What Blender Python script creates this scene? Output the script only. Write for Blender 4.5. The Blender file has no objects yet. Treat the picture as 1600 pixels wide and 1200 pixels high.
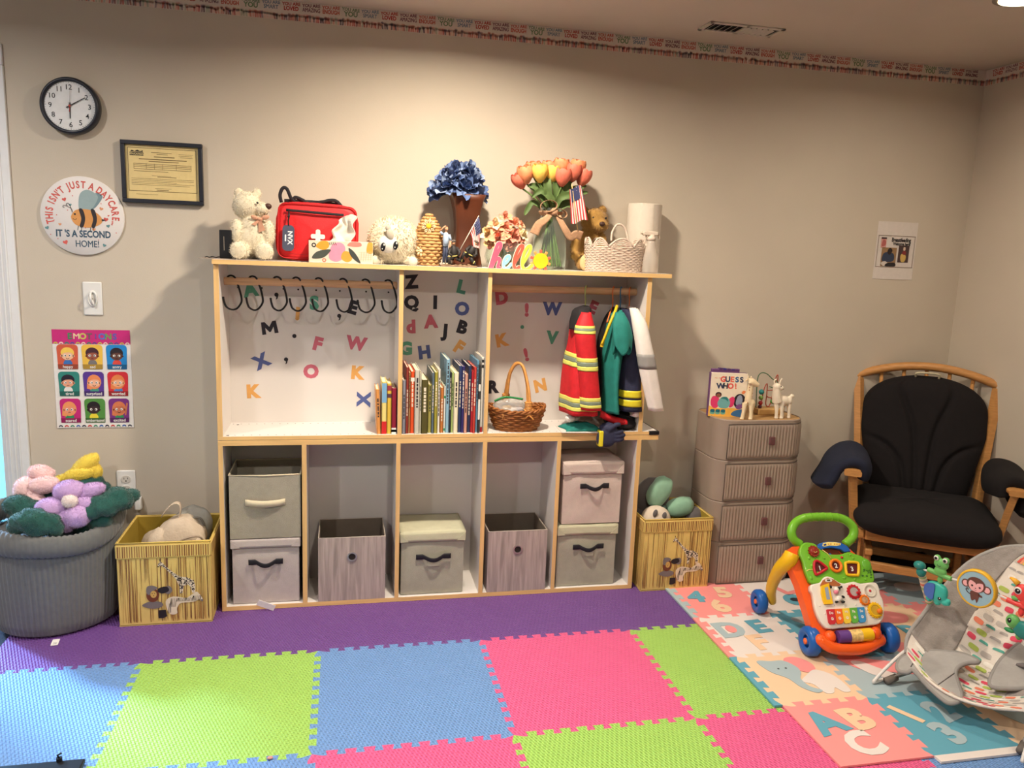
import bpy, bmesh, math, random
from mathutils import Vector as V, Matrix, noise
R_ = math.radians
PI = math.pi
C = bpy.context.scene.collection

# ------------------------------------------------------------------ camera
CAM = V((0.08529, -2.78071, 1.50625)); FPX = 1231.19
CR = V((0.9775, -0.2075, 0.03791)); CU = V((-0.00111, 0.17462, 0.98463)); CW = V((0.21093, 0.96252, -0.17046))
cd = bpy.data.cameras.new('camera'); cam = bpy.data.objects.new('camera', cd); C.objects.link(cam)
cd.sensor_width = 36; cd.lens = 36*FPX/1600; cd.clip_start = .02; cd.clip_end = 100
m3 = Matrix((CR, CU, -CW)).transposed()
cam.matrix_world = Matrix.Translation(CAM) @ m3.to_4x4()
bpy.context.scene.camera = cam
# ------------------------------------------------------------------ view + world
vs = bpy.context.scene.view_settings
vs.view_transform = 'Standard'; vs.look = 'None'; vs.gamma = 1; vs.use_curve_mapping = False
vs.exposure = 0.06
w = bpy.data.worlds.new('sky'); bpy.context.scene.world = w; w.use_nodes = True
bg = w.node_tree.nodes['Background']; bg.inputs[0].default_value = (.28, .60, 1.0, 1); bg.inputs[1].default_value = 9.0
sun = bpy.data.lights.new('low_daylight', 'SUN'); sun.energy = 14.0; sun.angle = .12; sun.color = (.36, .62, 1.0)
so = bpy.data.objects.new('low_daylight', sun); C.objects.link(so); so.rotation_euler = V((.75, -.66, -.70)).to_track_quat('-Z', 'Y').to_euler(); so.location = (-6, 5, 6)
LAMP_W = 40.0; LAMP_C = (1.0, .88, .72)
CEIL = 2.425; WALL = .635; XR = 3.095; XL = -2.45; YF = -4.3
LAMPS = [(.52, -.25, 1.08), (2.39, -.295, .23), (.52, -2.25, .70, (1, .92, .81)), (2.43, -2.25, .16), (-1.39, -.5, .48, (1, .96, .93)), (-1.39, -2.25, .80, (1, .97, .96))]  # row nearest the camera is out of view, added as fill light
def lamp(x, y, k, c=LAMP_C):
    d = bpy.data.lights.new('downlight_lamp', 'AREA'); d.shape = 'DISK'; d.size = .13
    d.energy = LAMP_W*k; d.color = c; d.spread = R_(165)
    o = bpy.data.objects.new('downlight_lamp', d); C.objects.link(o); o.location = (x, y, CEIL-.012)
    return o
lamp_objs = [lamp(*a) for a in LAMPS]

# ------------------------------------------------------------------ pixel <-> place helpers (rays of the camera met with real planes)
def ray(px, py): return CW + CR*((px-800)/FPX) - CU*((py-600)/FPX)
def PY(px, py, y): d = ray(px, py); return CAM + d*((y-CAM.y)/d.y)
def PZ(px, py, z): d = ray(px, py); return CAM + d*((z-CAM.z)/d.z)
def PP(px, py, o, n): d = ray(px, py); return CAM + d*((o-CAM).dot(n)/d.dot(n))
def xat(px, y, z):
    q = CR*FPX - CW*(px-800); d = V((0, y, z)) - CAM
    return -(d.y*q.y + d.z*q.z)/q.x + CAM.x
def fr(px, y, z):
    """upright frame at the point of plane y, height z under image column px: u right, v up, w towards the room; 1 unit = 1 photo px there"""
    o = V((xat(px, y, z), y, z)); k = (o-CAM).dot(CW)/FPX/.985
    return Matrix(((k, 0, 0, o.x), (0, 0, -k, o.y), (0, k, 0, o.z), (0, 0, 0, 1)))
def wallf(x, z, y=WALL, k=1): return Matrix(((k, 0, 0, x), (0, 0, -k, y), (0, k, 0, z), (0, 0, 0, 1)))
def frame(px, y, z):
    X = fr(px, y, z); d = X.translation-CAM; r0 = 600 - FPX*d.dot(CU)/d.dot(CW)
    Xi = X.inverted(); k = X.median_scale
    return X, (lambda a, b, w=0: tuple(Xi @ PY(a, b, y-w*k))), k
def T(x, y, z): return Matrix.Translation((x, y, z))
def RX(a): return Matrix.Rotation(R_(a), 4, 'X')
def RY(a): return Matrix.Rotation(R_(a), 4, 'Y')
def RZ(a): return Matrix.Rotation(R_(a), 4, 'Z')
def SC(x, y, z): return Matrix.Diagonal((x, y, z, 1))
def mix(a, b, t): return a + (b-a)*t
def rnd(a, b): return random.uniform(a, b)
def spl(pts, n=6, closed=False):
    """Catmull-Rom through points"""
    P = [V(p) for p in pts]; N = len(P); out = []
    for i in range(N if closed else N-1):
        a, b, c, d = (P[(i-1) % N], P[i], P[(i+1) % N], P[(i+2) % N]) if closed else (P[max(i-1, 0)], P[i], P[i+1], P[min(i+2, N-1)])
        for j in range(n):
            t = j/n
            out.append(.5*((2*b) + (c-a)*t + (2*a-5*b+4*c-d)*t*t + (3*b-a-3*c+d)*t*t*t))
    if not closed: out.append(P[-1])
    return out
def circ(cx, cy, rx, ry=None, n=24, a0=0, a1=360):
    ry = rx if ry is None else ry
    full = abs(a1-a0) >= 360
    return [(cx+rx*math.cos(R_(a0+(a1-a0)*i/(n if full else n-1))), cy+ry*math.sin(R_(a0+(a1-a0)*i/(n if full else n-1)))) for i in range(n)]
def rrect(x0, y0, x1, y1, r, n=5):
    o = []
    for cx, cy, a in ((x1-r, y1-r, 0), (x0+r, y1-r, 90), (x0+r, y0+r, 180), (x1-r, y0+r, 270)):
        o += [(cx+r*math.cos(R_(a+90*i/n)), cy+r*math.sin(R_(a+90*i/n))) for i in range(n+1)]
    return o

# ------------------------------------------------------------------ materials
def lin(c): return tuple((x/255/12.92 if x/255 <= .04045 else ((x/255+.055)/1.055)**2.4) for x in c[:3]) + (1,)
MC = {}
def M(name, rgb, rough=.6, var=.06, scale=30, bump=0, bscale=None, metal=0, sheen=0, coat=0, stretch=None, spec=.35):
    if name in MC: return MC[name]
    m = bpy.data.materials.new(name); m.use_nodes = True; nt = m.node_tree; b = nt.nodes['Principled BSDF']
    b.inputs['Roughness'].default_value = rough; b.inputs['Metallic'].default_value = metal
    b.inputs['Specular IOR Level'].default_value = spec
    if sheen: b.inputs['Sheen Weight'].default_value = sheen
    if coat: b.inputs['Coat Weight'].default_value = coat
    c = lin(rgb)
    tc = nt.nodes.new('ShaderNodeTexCoord'); src = tc.outputs['Object']
    if stretch:
        mp = nt.nodes.new('ShaderNodeMapping'); mp.inputs['Scale'].default_value = stretch; nt.links.new(src, mp.inputs[0]); src = mp.outputs[0]
    nz = nt.nodes.new('ShaderNodeTexNoise'); nz.inputs['Scale'].default_value = scale; nz.inputs['Detail'].default_value = 3
    nt.links.new(src, nz.inputs['Vector'])
    rp = nt.nodes.new('ShaderNodeValToRGB'); nt.links.new(nz.outputs['Fac'], rp.inputs[0])
    rp.color_ramp.elements[0].position = .3; rp.color_ramp.elements[1].position = .7
    rp.color_ramp.elements[0].color = tuple(x*(1-var) for x in c[:3])+(1,)
    rp.color_ramp.elements[1].color = tuple(min(1, x*(1+var)) for x in c[:3])+(1,)
    nt.links.new(rp.outputs[0], b.inputs['Base Color'])
    if bump:
        n2 = nt.nodes.new('ShaderNodeTexNoise'); n2.inputs['Scale'].default_value = bscale or scale*4; n2.inputs['Detail'].default_value = 2
        nt.links.new(src, n2.inputs['Vector'])
        bp = nt.nodes.new('ShaderNodeBump'); bp.inputs['Strength'].default_value = bump; bp.inputs['Distance'].default_value = .004
        nt.links.new(n2.outputs['Fac'], bp.inputs['Height']); nt.links.new(bp.outputs[0], b.inputs['Normal'])
    MC[name] = m; return m
def emit(name, rgb, st):
    m = bpy.data.materials.new(name); m.use_nodes = True; b = m.node_tree.nodes['Principled BSDF']
    b.inputs['Base Color'].default_value = lin(rgb); b.inputs['Emission Color'].default_value = lin(rgb); b.inputs['Emission Strength'].default_value = st
    return m
def glass(name, rgb=(255, 255, 255), rough=.02, tr=.8):
    """thin clear glass or plastic: mostly lets light through, reflects at grazing angles"""
    m = bpy.data.materials.new(name); m.use_nodes = True; nt = m.node_tree
    out = nt.nodes['Material Output']; nt.nodes.remove(nt.nodes['Principled BSDF'])
    t = nt.nodes.new('ShaderNodeBsdfTransparent'); t.inputs[0].default_value = lin(rgb)
    g = nt.nodes.new('ShaderNodeBsdfPrincipled'); g.inputs['Base Color'].default_value = lin(rgb); g.inputs['Roughness'].default_value = rough
    mx = nt.nodes.new('ShaderNodeMixShader'); f = nt.nodes.new('ShaderNodeFresnel'); f.inputs[0].default_value = 1.45
    mt = nt.nodes.new('ShaderNodeMath'); mt.operation = 'ADD'; mt.use_clamp = True; mt.inputs[1].default_value = 1-tr
    ge = nt.nodes.new('ShaderNodeNewGeometry'); iv = nt.nodes.new('ShaderNodeMath'); iv.operation = 'SUBTRACT'; iv.inputs[0].default_value = 1; nt.links.new(ge.outputs['Backfacing'], iv.inputs[1])
    mu = nt.nodes.new('ShaderNodeMath'); mu.operation = 'MULTIPLY'; nt.links.new(f.outputs[0], mu.inputs[0]); nt.links.new(iv.outputs[0], mu.inputs[1]); nt.links.new(mu.outputs[0], mt.inputs[0]); nt.links.new(mt.outputs[0], mx.inputs[0])
    nt.links.new(t.outputs[0], mx.inputs[1]); nt.links.new(g.outputs[0], mx.inputs[2]); nt.links.new(mx.outputs[0], out.inputs[0])
    return m
def P(name, rgb, rough=.55): return M(name, rgb, rough, .03, 60)          # printed / painted colour

# ------------------------------------------------------------------ mesh builder
TXT = {}
def txt(s, bold):
    if 'M' in s: bold = 0
    k = (s, bold)
    if k not in TXT:
        cu = bpy.data.curves.new('t', 'FONT'); cu.body = s; cu.size = 1; cu.offset = bold; cu.resolution_u = 3
        o = bpy.data.objects.new('t', cu); me = bpy.data.meshes.new_from_object(o)
        vs_ = [v.co.copy() for v in me.vertices]; fs = [tuple(p.vertices) for p in me.polygons]
        bpy.data.objects.remove(o); bpy.data.curves.remove(cu); bpy.data.meshes.remove(me)
        TXT[k] = (vs_, fs)
    return TXT[k]
class MB:
    def __init__(s, X=None): s.bm = bmesh.new(); s.mats = []; s.X = X or Matrix()
    def mi(s, m):
        if m not in s.mats: s.mats.append(m)
        return s.mats.index(m)
    def add(s, vs_, fs, m, smooth=False, X=None):
        XX = s.X @ X if X else s.X; i = s.mi(m)
        bv = [s.bm.verts.new(XX @ V(v)) for v in vs_]; out = []
        for f in fs:
            try: q = s.bm.faces.new([bv[k] for k in f])
            except ValueError: continue
            q.material_index = i; q.smooth = smooth; out.append(q)
        return bv, out
    def box(s, lo, hi, m, X=None, bev=0, seg=2, smooth=False):
        x0, y0, z0 = lo; x1, y1, z1 = hi
        vs_ = [(x0, y0, z0), (x1, y0, z0), (x1, y1, z0), (x0, y1, z0), (x0, y0, z1), (x1, y0, z1), (x1, y1, z1), (x0, y1, z1)]
        fs = [(3, 2, 1, 0), (4, 5, 6, 7), (0, 1, 5, 4), (1, 2, 6, 5), (2, 3, 7, 6), (3, 0, 4, 7)]
        bv, f = s.add(vs_, fs, m, smooth, X)
        if bev:
            i = s.mi(m); k = (s.X @ X if X else s.X).median_scale
            r = bmesh.ops.bevel(s.bm, geom=list({e for q in f for e in q.edges}), offset=bev*k, segments=seg, affect='EDGES', profile=.5)
            for q in r['faces']: q.material_index = i; q.smooth = True
        return s
    def tube(s, pts, r, m, n=8, closed=False, caps=True, X=None, flat=1, smooth=True):
        P_ = [V(p) for p in pts]; N = len(P_)
        rs = r if isinstance(r, (list, tuple)) else [r]*N
        tg = []
        for i in range(N):
            a = P_[(i-1) % N] if (closed or i > 0) else P_[i]; b = P_[(i+1) % N] if (closed or i < N-1) else P_[i]
            t = (b-a); tg.append(t.normalized() if t.length > 1e-9 else V((0, 0, 1)))
        nrm = tg[0].orthogonal() if abs(tg[0].z) > .99 or flat == 1 else tg[0].cross(V((0, 0, 1)))
        nrm.normalize(); vs_ = []
        for i in range(N):
            nrm = (nrm - tg[i]*nrm.dot(tg[i])).normalized(); bn = tg[i].cross(nrm)
            for j in range(n):
                a = 2*PI*j/n
                vs_.append(P_[i] + (nrm*math.cos(a) + bn*math.sin(a)*flat)*rs[i])
        fs = []
        for i in range(N if closed else N-1):
            for j in range(n):
                a, b = i*n+j, i*n+(j+1) % n; c, d = ((i+1) % N)*n+(j+1) % n, ((i+1) % N)*n+j
                fs.append((a, b, c, d))
        if caps and not closed: fs += [tuple(range(n-1, -1, -1)), tuple((N-1)*n+j for j in range(n))]
        s.add(vs_, fs, m, smooth, X); return s
    def cyl(s, a, b, r, m, n=20, r2=None, X=None, smooth=True):
        a, b = V(a), V(b); d = (b-a); t = d.normalized(); nr = t.orthogonal().normalized(); bn = t.cross(nr); r2 = r if r2 is None else r2
        A = [a + (nr*math.cos(2*PI*j/n)+bn*math.sin(2*PI*j/n))*r for j in range(n)]
        B = [b + (nr*math.cos(2*PI*j/n)+bn*math.sin(2*PI*j/n))*r2 for j in range(n)]
        s.add(A+B, [(j, (j+1) % n, n+(j+1) % n, n+j) for j in range(n)], m, smooth, X)
        s.add(A, [tuple(range(n-1, -1, -1))], m, False, X); s.add(B, [tuple(range(n))], m, False, X); return s
    def lathe(s, prof, m, n=32, X=None, smooth=True, wob=None, cap=True):
        """profile of (r, z) turned about local z"""
        vs_ = []
        for i, (r, z) in enumerate(prof):
            for j in range(n):
                a = 2*PI*j/n; q = wob(a, i) if wob else 1
                vs_.append((r*q*math.cos(a), r*q*math.sin(a), z))
        fs = [(i*n+j, i*n+(j+1) % n, (i+1)*n+(j+1) % n, (i+1)*n+j) for i in range(len(prof)-1) for j in range(n)]
        if cap and prof[0][0] > 1e-6: fs.append(tuple(range(n-1, -1, -1)))
        if cap and prof[-1][0] > 1e-6: fs.append(tuple((len(prof)-1)*n+j for j in range(n)))
        s.add(vs_, fs, m, smooth, X); return s
    def ell(s, c, r, m, X=None, rot=None, u=20, v=12, nz=0, nf=3, sq=1, seed=0):
        r = (r, r, r) if not isinstance(r, (tuple, list)) else r
        L = T(*c) @ (rot or Matrix()); vs_ = []
        def sg(x): return math.copysign(abs(x)**sq, x)
        for i in range(v+1):
            t = PI*i/v
            for j in range(u):
                p = 2*PI*j/u
                d = V((sg(math.sin(t))*sg(math.cos(p)), sg(math.sin(t))*sg(math.sin(p)), sg(math.cos(t))))
                q = 1 + (nz*noise.noise(d*nf+V((seed*7.3, seed*1.7, 3))) if nz else 0)
                vs_.append(L @ V((d.x*r[0]*q, d.y*r[1]*q, d.z*r[2]*q)))
        fs = [(i*u+j, (i+1)*u+j, (i+1)*u+(j+1) % u, i*u+(j+1) % u) for i in range(v) for j in range(u)]
        bv, f = s.add(vs_, fs, m, True, X)
        bmesh.ops.remove_doubles(s.bm, verts=bv[:u]+bv[-u:], dist=1e-7); return s
    def poly(s, pts, m, w1=.0004, w0=None, X=None):
        """flat outline in the u-v plane at height w1 (front faces +w), with sides down to w0"""
        a = sum(pts[i][0]*pts[(i+1) % len(pts)][1]-pts[(i+1) % len(pts)][0]*pts[i][1] for i in range(len(pts)))
        if a < 0: pts = list(reversed(pts))
        n = len(pts)
        s.add([(p[0], p[1], w1) for p in pts], [tuple(range(n))], m, False, X)
        if w0 is not None:
            s.add([(p[0], p[1], w1) for p in pts]+[(p[0], p[1], w0) for p in pts], [(n+i, n+(i+1) % n, (i+1) % n, i) for i in range(n)]+[tuple(range(2*n-1, n-1, -1))], m, False, X)
        return s
    def ring(s, c, r0, r1, m, w1=.0004, w0=None, X=None, n=32, a0=0, a1=360):
        full = abs(a1-a0) >= 360; k = n if full else n+1
        A = circ(c[0], c[1], r0, None, k, a0, a1); B = circ(c[0], c[1], r1, None, k, a0, a1)
        e = k if full else k-1
        s.add([(p[0], p[1], w1) for p in A+B], [(j, k+j, k+(j+1) % k, (j+1) % k) for j in range(e)], m, False, X)
        if w0 is not None:
            s.add([(p[0], p[1], w1) for p in A+B]+[(p[0], p[1], w0) for p in A+B],
                  [(j, (j+1) % k, 2*k+(j+1) % k, 2*k+j) for j in range(e)]+[(k+(j+1) % k, k+j, 3*k+j, 3*k+(j+1) % k) for j in range(e)], m, False, X)
        return s
    def text(s, t, u, v, size, m, w1=.0004, w0=None, bold=.02, rot=0, sx=1, X=None, align=.5):
        vs_, fs = txt(t, bold)
        if not vs_: return s
        x0, x1 = min(p.x for p in vs_), max(p.x for p in vs_)
        y1 = max(p.y for p in vs_); y0 = min(p.y for p in vs_)
        L = T(u, v, w1) @ RZ(rot) @ SC(size*sx, size, 1) @ T(-(x0+(x1-x0)*align), -.35, 0)
        s.add(vs_, fs, m, False, X @ L if X else L)
        if 'M' in t and bold > .015:
            for q, e in ((-.55, -1e-5), (.55, 1e-5)): L2 = L @ T(bold*q, bold*q*.4, e/size); s.add(vs_, fs, m, False, X @ L2 if X else L2)
        if w0 is not None:
            # side walls: boundary edges swept back
            ec = {}
            for f in fs:
                for i in range(len(f)):
                    a, b = f[i], f[(i+1) % len(f)]; ec[(a, b)] = 1
            be = [(a, b) for a, b in ec if (b, a) not in ec]
            nv = [V((p.x, p.y, 0)) for p in vs_]+[V((p.x, p.y, w0-w1)) for p in vs_]; N = len(vs_)
            s.add(nv, [(b, a, N+a, N+b) for a, b in be], m, False, X @ L if X else L)
        return s
    def grid(s, f, nu, nv, m, cu=False, cv=False, smooth=True, X=None):
        vs_ = [f(i/(nu if cu else nu-1), j/(nv if cv else nv-1)) for i in range(nu) for j in range(nv)]
        fs = [(i*nv+j, ((i+1) % nu)*nv+j, ((i+1) % nu)*nv+(j+1) % nv, i*nv+(j+1) % nv) for i in range(nu if cu else nu-1) for j in range(nv if cv else nv-1)]
        s.add(vs_, fs, m, smooth, X); return s
    def fur(s, n, ln, wd, m, seed=1, droop=.3, up=V((0, 0, 1))):
        """short tufts standing on the surface built so far"""
        rg = random.Random(seed); s.bm.faces.ensure_lookup_table(); s.bm.normal_update()
        fc = list(s.bm.faces); ar = [f.calc_area() for f in fc]; vs_ = []; fs = []
        for f in rg.choices(fc, ar, k=n):
            a, b, c = f.verts[0].co, f.verts[1].co, f.verts[min(2, len(f.verts)-1)].co
            u_, v_ = rg.random(), rg.random()
            if len(f.verts) == 4: p = mix(mix(a, b, u_), mix(f.verts[3].co, c, u_), v_)
            else:
                if u_+v_ > 1: u_, v_ = 1-u_, 1-v_
                p = a+(b-a)*u_+(c-a)*v_
            d = (f.normal + V((rg.gauss(0, .45), rg.gauss(0, .45), rg.gauss(0, .45)-droop))).normalized()
            t = d.orthogonal().normalized(); t = Matrix.Rotation(rg.random()*6.28, 3, d) @ t; L = ln*rg.uniform(.6, 1.2)
            k = len(vs_); vs_ += [p-t*wd-f.normal*wd, p+t*wd-f.normal*wd, p+d*L]; fs.append((k, k+1, k+2))
        X = s.X; s.X = Matrix(); s.add(vs_, fs, m, True); s.X = X; return s
    def fuse(s, voxel, smooth=4):
        """melt overlapping volumes into one continuous skin (one material)"""
        me = bpy.data.meshes.new('tmp'); s.bm.to_mesh(me); o = bpy.data.objects.new('tmp', me); C.objects.link(o)
        q = o.modifiers.new('r', 'REMESH'); q.mode = 'VOXEL'; q.voxel_size = voxel
        if smooth: q = o.modifiers.new('s', 'SMOOTH'); q.iterations = smooth; q.factor = .5
        bpy.context.view_layer.update(); dg = bpy.context.evaluated_depsgraph_get()
        m2 = bpy.data.meshes.new_from_object(o.evaluated_get(dg)); s.bm.free(); s.bm = bmesh.new(); s.bm.from_mesh(m2)
        for f in s.bm.faces: f.smooth = True; f.material_index = 0
        s.mats = s.mats[:1]; bpy.data.objects.remove(o); bpy.data.meshes.remove(me); bpy.data.meshes.remove(m2); return s
    def build(s, name, par=None, at=None, sub=0, solid=0, recalc=False, merge=0):
        """ONE mesh object; coordinates are kept relative to the thing's base point"""
        if merge: bmesh.ops.remove_doubles(s.bm, verts=s.bm.verts, dist=merge)
        if recalc: bmesh.ops.recalc_face_normals(s.bm, faces=s.bm.faces)
        base = V(at) if at is not None else (BASE.get(par, V((0, 0, 0))) if par else V((0, 0, 0)))
        bmesh.ops.translate(s.bm, verts=s.bm.verts, vec=-base)
        me = bpy.data.meshes.new(name); s.bm.to_mesh(me); s.bm.free()
        for m in s.mats: me.materials.append(m)
        o = bpy.data.objects.new(name, me); C.objects.link(o)
        if par: o.parent = par
        else: o.location = base
        BASE[o] = base
        if solid: q = o.modifiers.new('solid', 'SOLIDIFY'); q.thickness = solid; q.offset = 0
        if sub: q = o.modifiers.new('sub', 'SUBSURF'); q.levels = sub; q.render_levels = sub
        return o
BASE = {}
def tag(o, label, cat, group=None):
    o['label'] = label; o['category'] = cat
    if group: o['group'] = group
    return o
def thing(name, label, cat, at, group=None):
    o = bpy.data.objects.new(name, None); C.objects.link(o); o.location = at; o.empty_display_size = .05
    BASE[o] = V(at); return tag(o, label, cat, group)
def struct(o, label=None):
    o['kind'] = 'structure'
    return o
# ================================================================== THE ROOM
def wallmat(name, rgb):
    return M(name, rgb, .75, .03, 3, .08, 300, spec=.2)
mWall = wallmat('wall_paint', (199, 187, 170)); mCeil = wallmat('ceiling_paint', (206, 193, 178)); mTrim = M('white_trim', (222, 222, 222), .45, .02)
def carpet():
    m = M('dark_carpet', (38, 40, 52), .95, .5, 160, .8, 500); return m
b = MB(); b.box((XL, YF, -.05), (XR, 1.6, 0), carpet()); struct(b.build('floor'))
b = MB(); b.box((XL-.1, YF-.1, CEIL), (XR+.1, 1.7, CEIL+.08), mCeil); struct(b.build('ceiling'))
DX0, DX1, DH = -2.12, -1.222, 2.10
b = MB()
b.box((DX1, WALL, 0), (XR+.1, WALL+.11, CEIL), mWall); b.box((DX0, WALL, DH), (DX1, WALL+.11, CEIL), mWall); b.box((XL, WALL, 0), (DX0, WALL+.11, CEIL), mWall)
struct(b.build('wall_back'))
b = MB(); b.box((XR, YF, 0), (XR+.1, WALL+.11, CEIL), mWall); struct(b.build('wall_right'))
b = MB(); b.box((XL-.1, YF, 0), (XL, .80, CEIL), mWall); b.box((XL-.1, .80, 2.1), (XL, 1.7, CEIL), mWall); struct(b.build('wall_left'))
b = MB(); b.box((XL, YF-.1, 0), (XR, YF, CEIL), mWall); struct(b.build('wall_front'))
b = MB(); b.box((-.9, WALL+.11, 0), (-.8, 1.7, CEIL), mWall); struct(b.build('wall_hall'))
b = MB(); b.box((XL, 1.6, 2.1), (-.9, 1.7, CEIL), mWall); b.box((-1.0, 1.6, 0), (-.9, 1.7, 2.1), mWall); struct(b.build('wall_hall_end'))
# door casing round the opening in the back wall
b = MB()
cz = .078
for x0, x1 in ((DX1-.004, DX1+cz), (DX0-cz, DX0+.004)):
    s_ = 1 if x0 > -1.6 else -1
    b.box((x0, WALL-.014, 0), (x1, WALL, DH-.0005), mTrim, bev=.002)
    for t in (.2, .42, .62): b.box((x0+(x1-x0)*t-.004, WALL-.019, 0), (x0+(x1-x0)*t+.004, WALL-.012, DH-.004), mTrim, bev=.003)
b.box((DX0-cz, WALL-.014, DH), (DX1+cz, WALL, DH+cz), mTrim, bev=.004)
b.box((DX1-.02, WALL, 0), (DX1, WALL+.11, DH), mTrim); b.box((DX0, WALL, 0), (DX0+.02, WALL+.11, DH), mTrim); b.box((DX0, WALL, DH-.02), (DX1, WALL+.11, DH), mTrim)
struct(b.build('trim_1'))
b = MB(); b.box((DX1-.024, WALL+.02, .92), (DX1-.018, WALL+.05, 1.0), M('strike_metal', (60, 58, 55), .4, metal=1)); o = b.build('strike_plate', at=(DX1-.02, WALL+.03, .92)); struct(o)
# glazed outer door at the end of the hall, bright daylight beyond
b = MB(); y = 1.62
for x0, x1, z0, z1 in ((XL, -2.36, 0, 2.1), (-1.09, -1.0, 0, 2.1), (-2.36, -1.09, 2.02, 2.1), (-2.36, -1.09, 0, .09), (-1.76, -1.70, .09, 2.02)):
    b.box((x0, y, z0), (x1, y+.05, z1), mTrim)
d1 = struct(b.build('door_1'))
b = MB(); b.box((-2.36, y+.02, .09), (-1.09, y+.026, 2.02), glass('door_glass', tr=.97)); struct(b.build('pane', d1))
b = MB()
for lo, hi in (((XL-.07, .80, 0), (XL-.02, .86, 2.1)), ((XL-.07, 1.56, 0), (XL-.02, 1.62, 2.1)), ((XL-.07, .86, 2.03), (XL-.02, 1.56, 2.1)), ((XL-.07, .86, 0), (XL-.02, 1.56, .08))): b.box(lo, hi, mTrim)
d2 = struct(b.build('door_2'))
b = MB(); b.box((XL-.05, .86, .08), (XL-.044, 1.56, 2.03), glass('door_glass_side', tr=.97)); struct(b.build('pane', d2))
b = MB(); b.box((-40, 1.75, -.12), (20, 60, -.04), M('patio_concrete', (74, 116, 104), .8, .15, 2)); b.box((-40, -20, -.12), (XL-.12, 1.75, -.04), MC['patio_concrete']); struct(b.build('ground'))
# paper border under the ceiling: slogans over a row of raised hands
mBord = P('border_paper', (214, 200, 186), .7)
cols = {'LOVED': (176, 52, 48), 'AMAZING': (112, 50, 72), 'ENOUGH': (190, 84, 66), 'YOU': (112, 136, 100), 'SMART': (110, 132, 148)}
def border(X, L, start, name, wallname):
    b = MB(X)
    b.box((0, 2.352-.0, 0), (L, 2.424, .0008), mBord)
    words = ['LOVED', 'AMAZING', 'ENOUGH', 'YOU', 'SMART']; u = start; i = 0
    while u < L-.04:
        w_ = words[i % 5]; m = P('ink_'+w_.lower(), cols[w_], .7)
        if u > .03:
            b.text('YOU ARE', u, 2.4145, .0165, m, .0013, bold=.03, rot=-3 if w_ == 'YOU' else 2)
            b.text(w_, u, 2.398, .026 if w_ == 'YOU' else .021, m, .0013, bold=.035, sx={'LOVED': .85, 'AMAZING': .72, 'ENOUGH': .74, 'YOU': .95, 'SMART': .85}[w_])
        u += .0762; i += 1
    rg = random.Random(5 if L > 3 else 6); u = .006; k = 0
    hc = [(204, 138, 122), (214, 164, 146), (170, 122, 114), (132, 114, 116), (182, 178, 156), (222, 190, 172), (200, 122, 112), (160, 136, 136)]
    while u < L-.006:
        c = hc[rg.randrange(8)]; m = P('hand_%d' % hc.index(c), c, .7); h = rg.uniform(.012, .020); tl = rg.uniform(-.003, .003); w1 = .0011+(k % 5)*.0001; k += 1; y0 = 2.353
        b.poly([(u-.0032, y0), (u+.0032, y0), (u+.0036+tl, y0+h), (u-.0036+tl, y0+h)], m, w1)
        b.poly(circ(u+tl, y0+h+.001, .0048, .0042, 8), m, w1)
        for i in range(5):
            an = R_(150-30*i+tl*1500); d = .0085 if i else .007; x, y = u+tl+d*math.cos(an), y0+h+.001+d*math.sin(an); px_, py_ = -math.sin(an)*.0011, math.cos(an)*.0011
            b.poly([(u+tl+px_, y0+h+.001+py_), (u+tl-px_, y0+h+.001-py_), (x-px_, y-py_), (x+px_, y+py_)], m, w1)
        u += rg.uniform(.007, .0105)
    return b
b = border(wallf(-1.14, 0, WALL-.0005), XR+1.14, -.114, '', ''); o = b.build('wallpaper_border', at=(1, WALL, 2.352)); tag(o, 'paper border of slogans and raised hands along the top of the long wall', 'wall border')
Xr = Matrix(((0, 0, -1, XR-.0005), (-1, 0, 0, WALL), (0, 1, 0, 0), (0, 0, 0, 1)))
b = border(Xr, 1.6, .075, '', ''); o = b.build('wallpaper_border', at=(XR, 0, 2.352)); tag(o, 'paper border of slogans turning onto the right-hand wall', 'wall border')
# ceiling vent
b = MB(); vm = M('vent_paint', (205, 195, 182), .5); dk = M('vent_dark', (40, 36, 34), .8)
t = thing('ceiling_vent', 'white louvred vent in the ceiling above the shelf', 'vent', (1.67, .39, CEIL))
b = MB(); x0, x1, y0, y1 = 1.52, 1.85, .325, .45; f = .018
for lo, hi in (((x0, y0), (x1, y0+f)), ((x0, y1-f), (x1, y1)), ((x0, y0), (x0+f, y1)), ((x1-f, y0), (x1, y1))): b.box((lo[0], lo[1], CEIL-.006), (hi[0], hi[1], CEIL), vm, bev=.002)
b.box((x0+.16, y0, CEIL-.006), (x0+.175, y1, CEIL), vm); b.build('frame', t)
b = MB(); b.box((x0+f, y0+f, CEIL-.0012), (x1-f, y1-f, CEIL-.0002), dk); b.build('duct', t)
b = MB()
for i in range(11):
    x = x0+.026+i*.0255
    b.box((-.008, y0+f, -.0006), (.008, y1-f, .0006), vm, X=T(x, 0, CEIL-.0055) @ RY(-35 if i < 6 else 35))
b.build('louvers', t)
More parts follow.
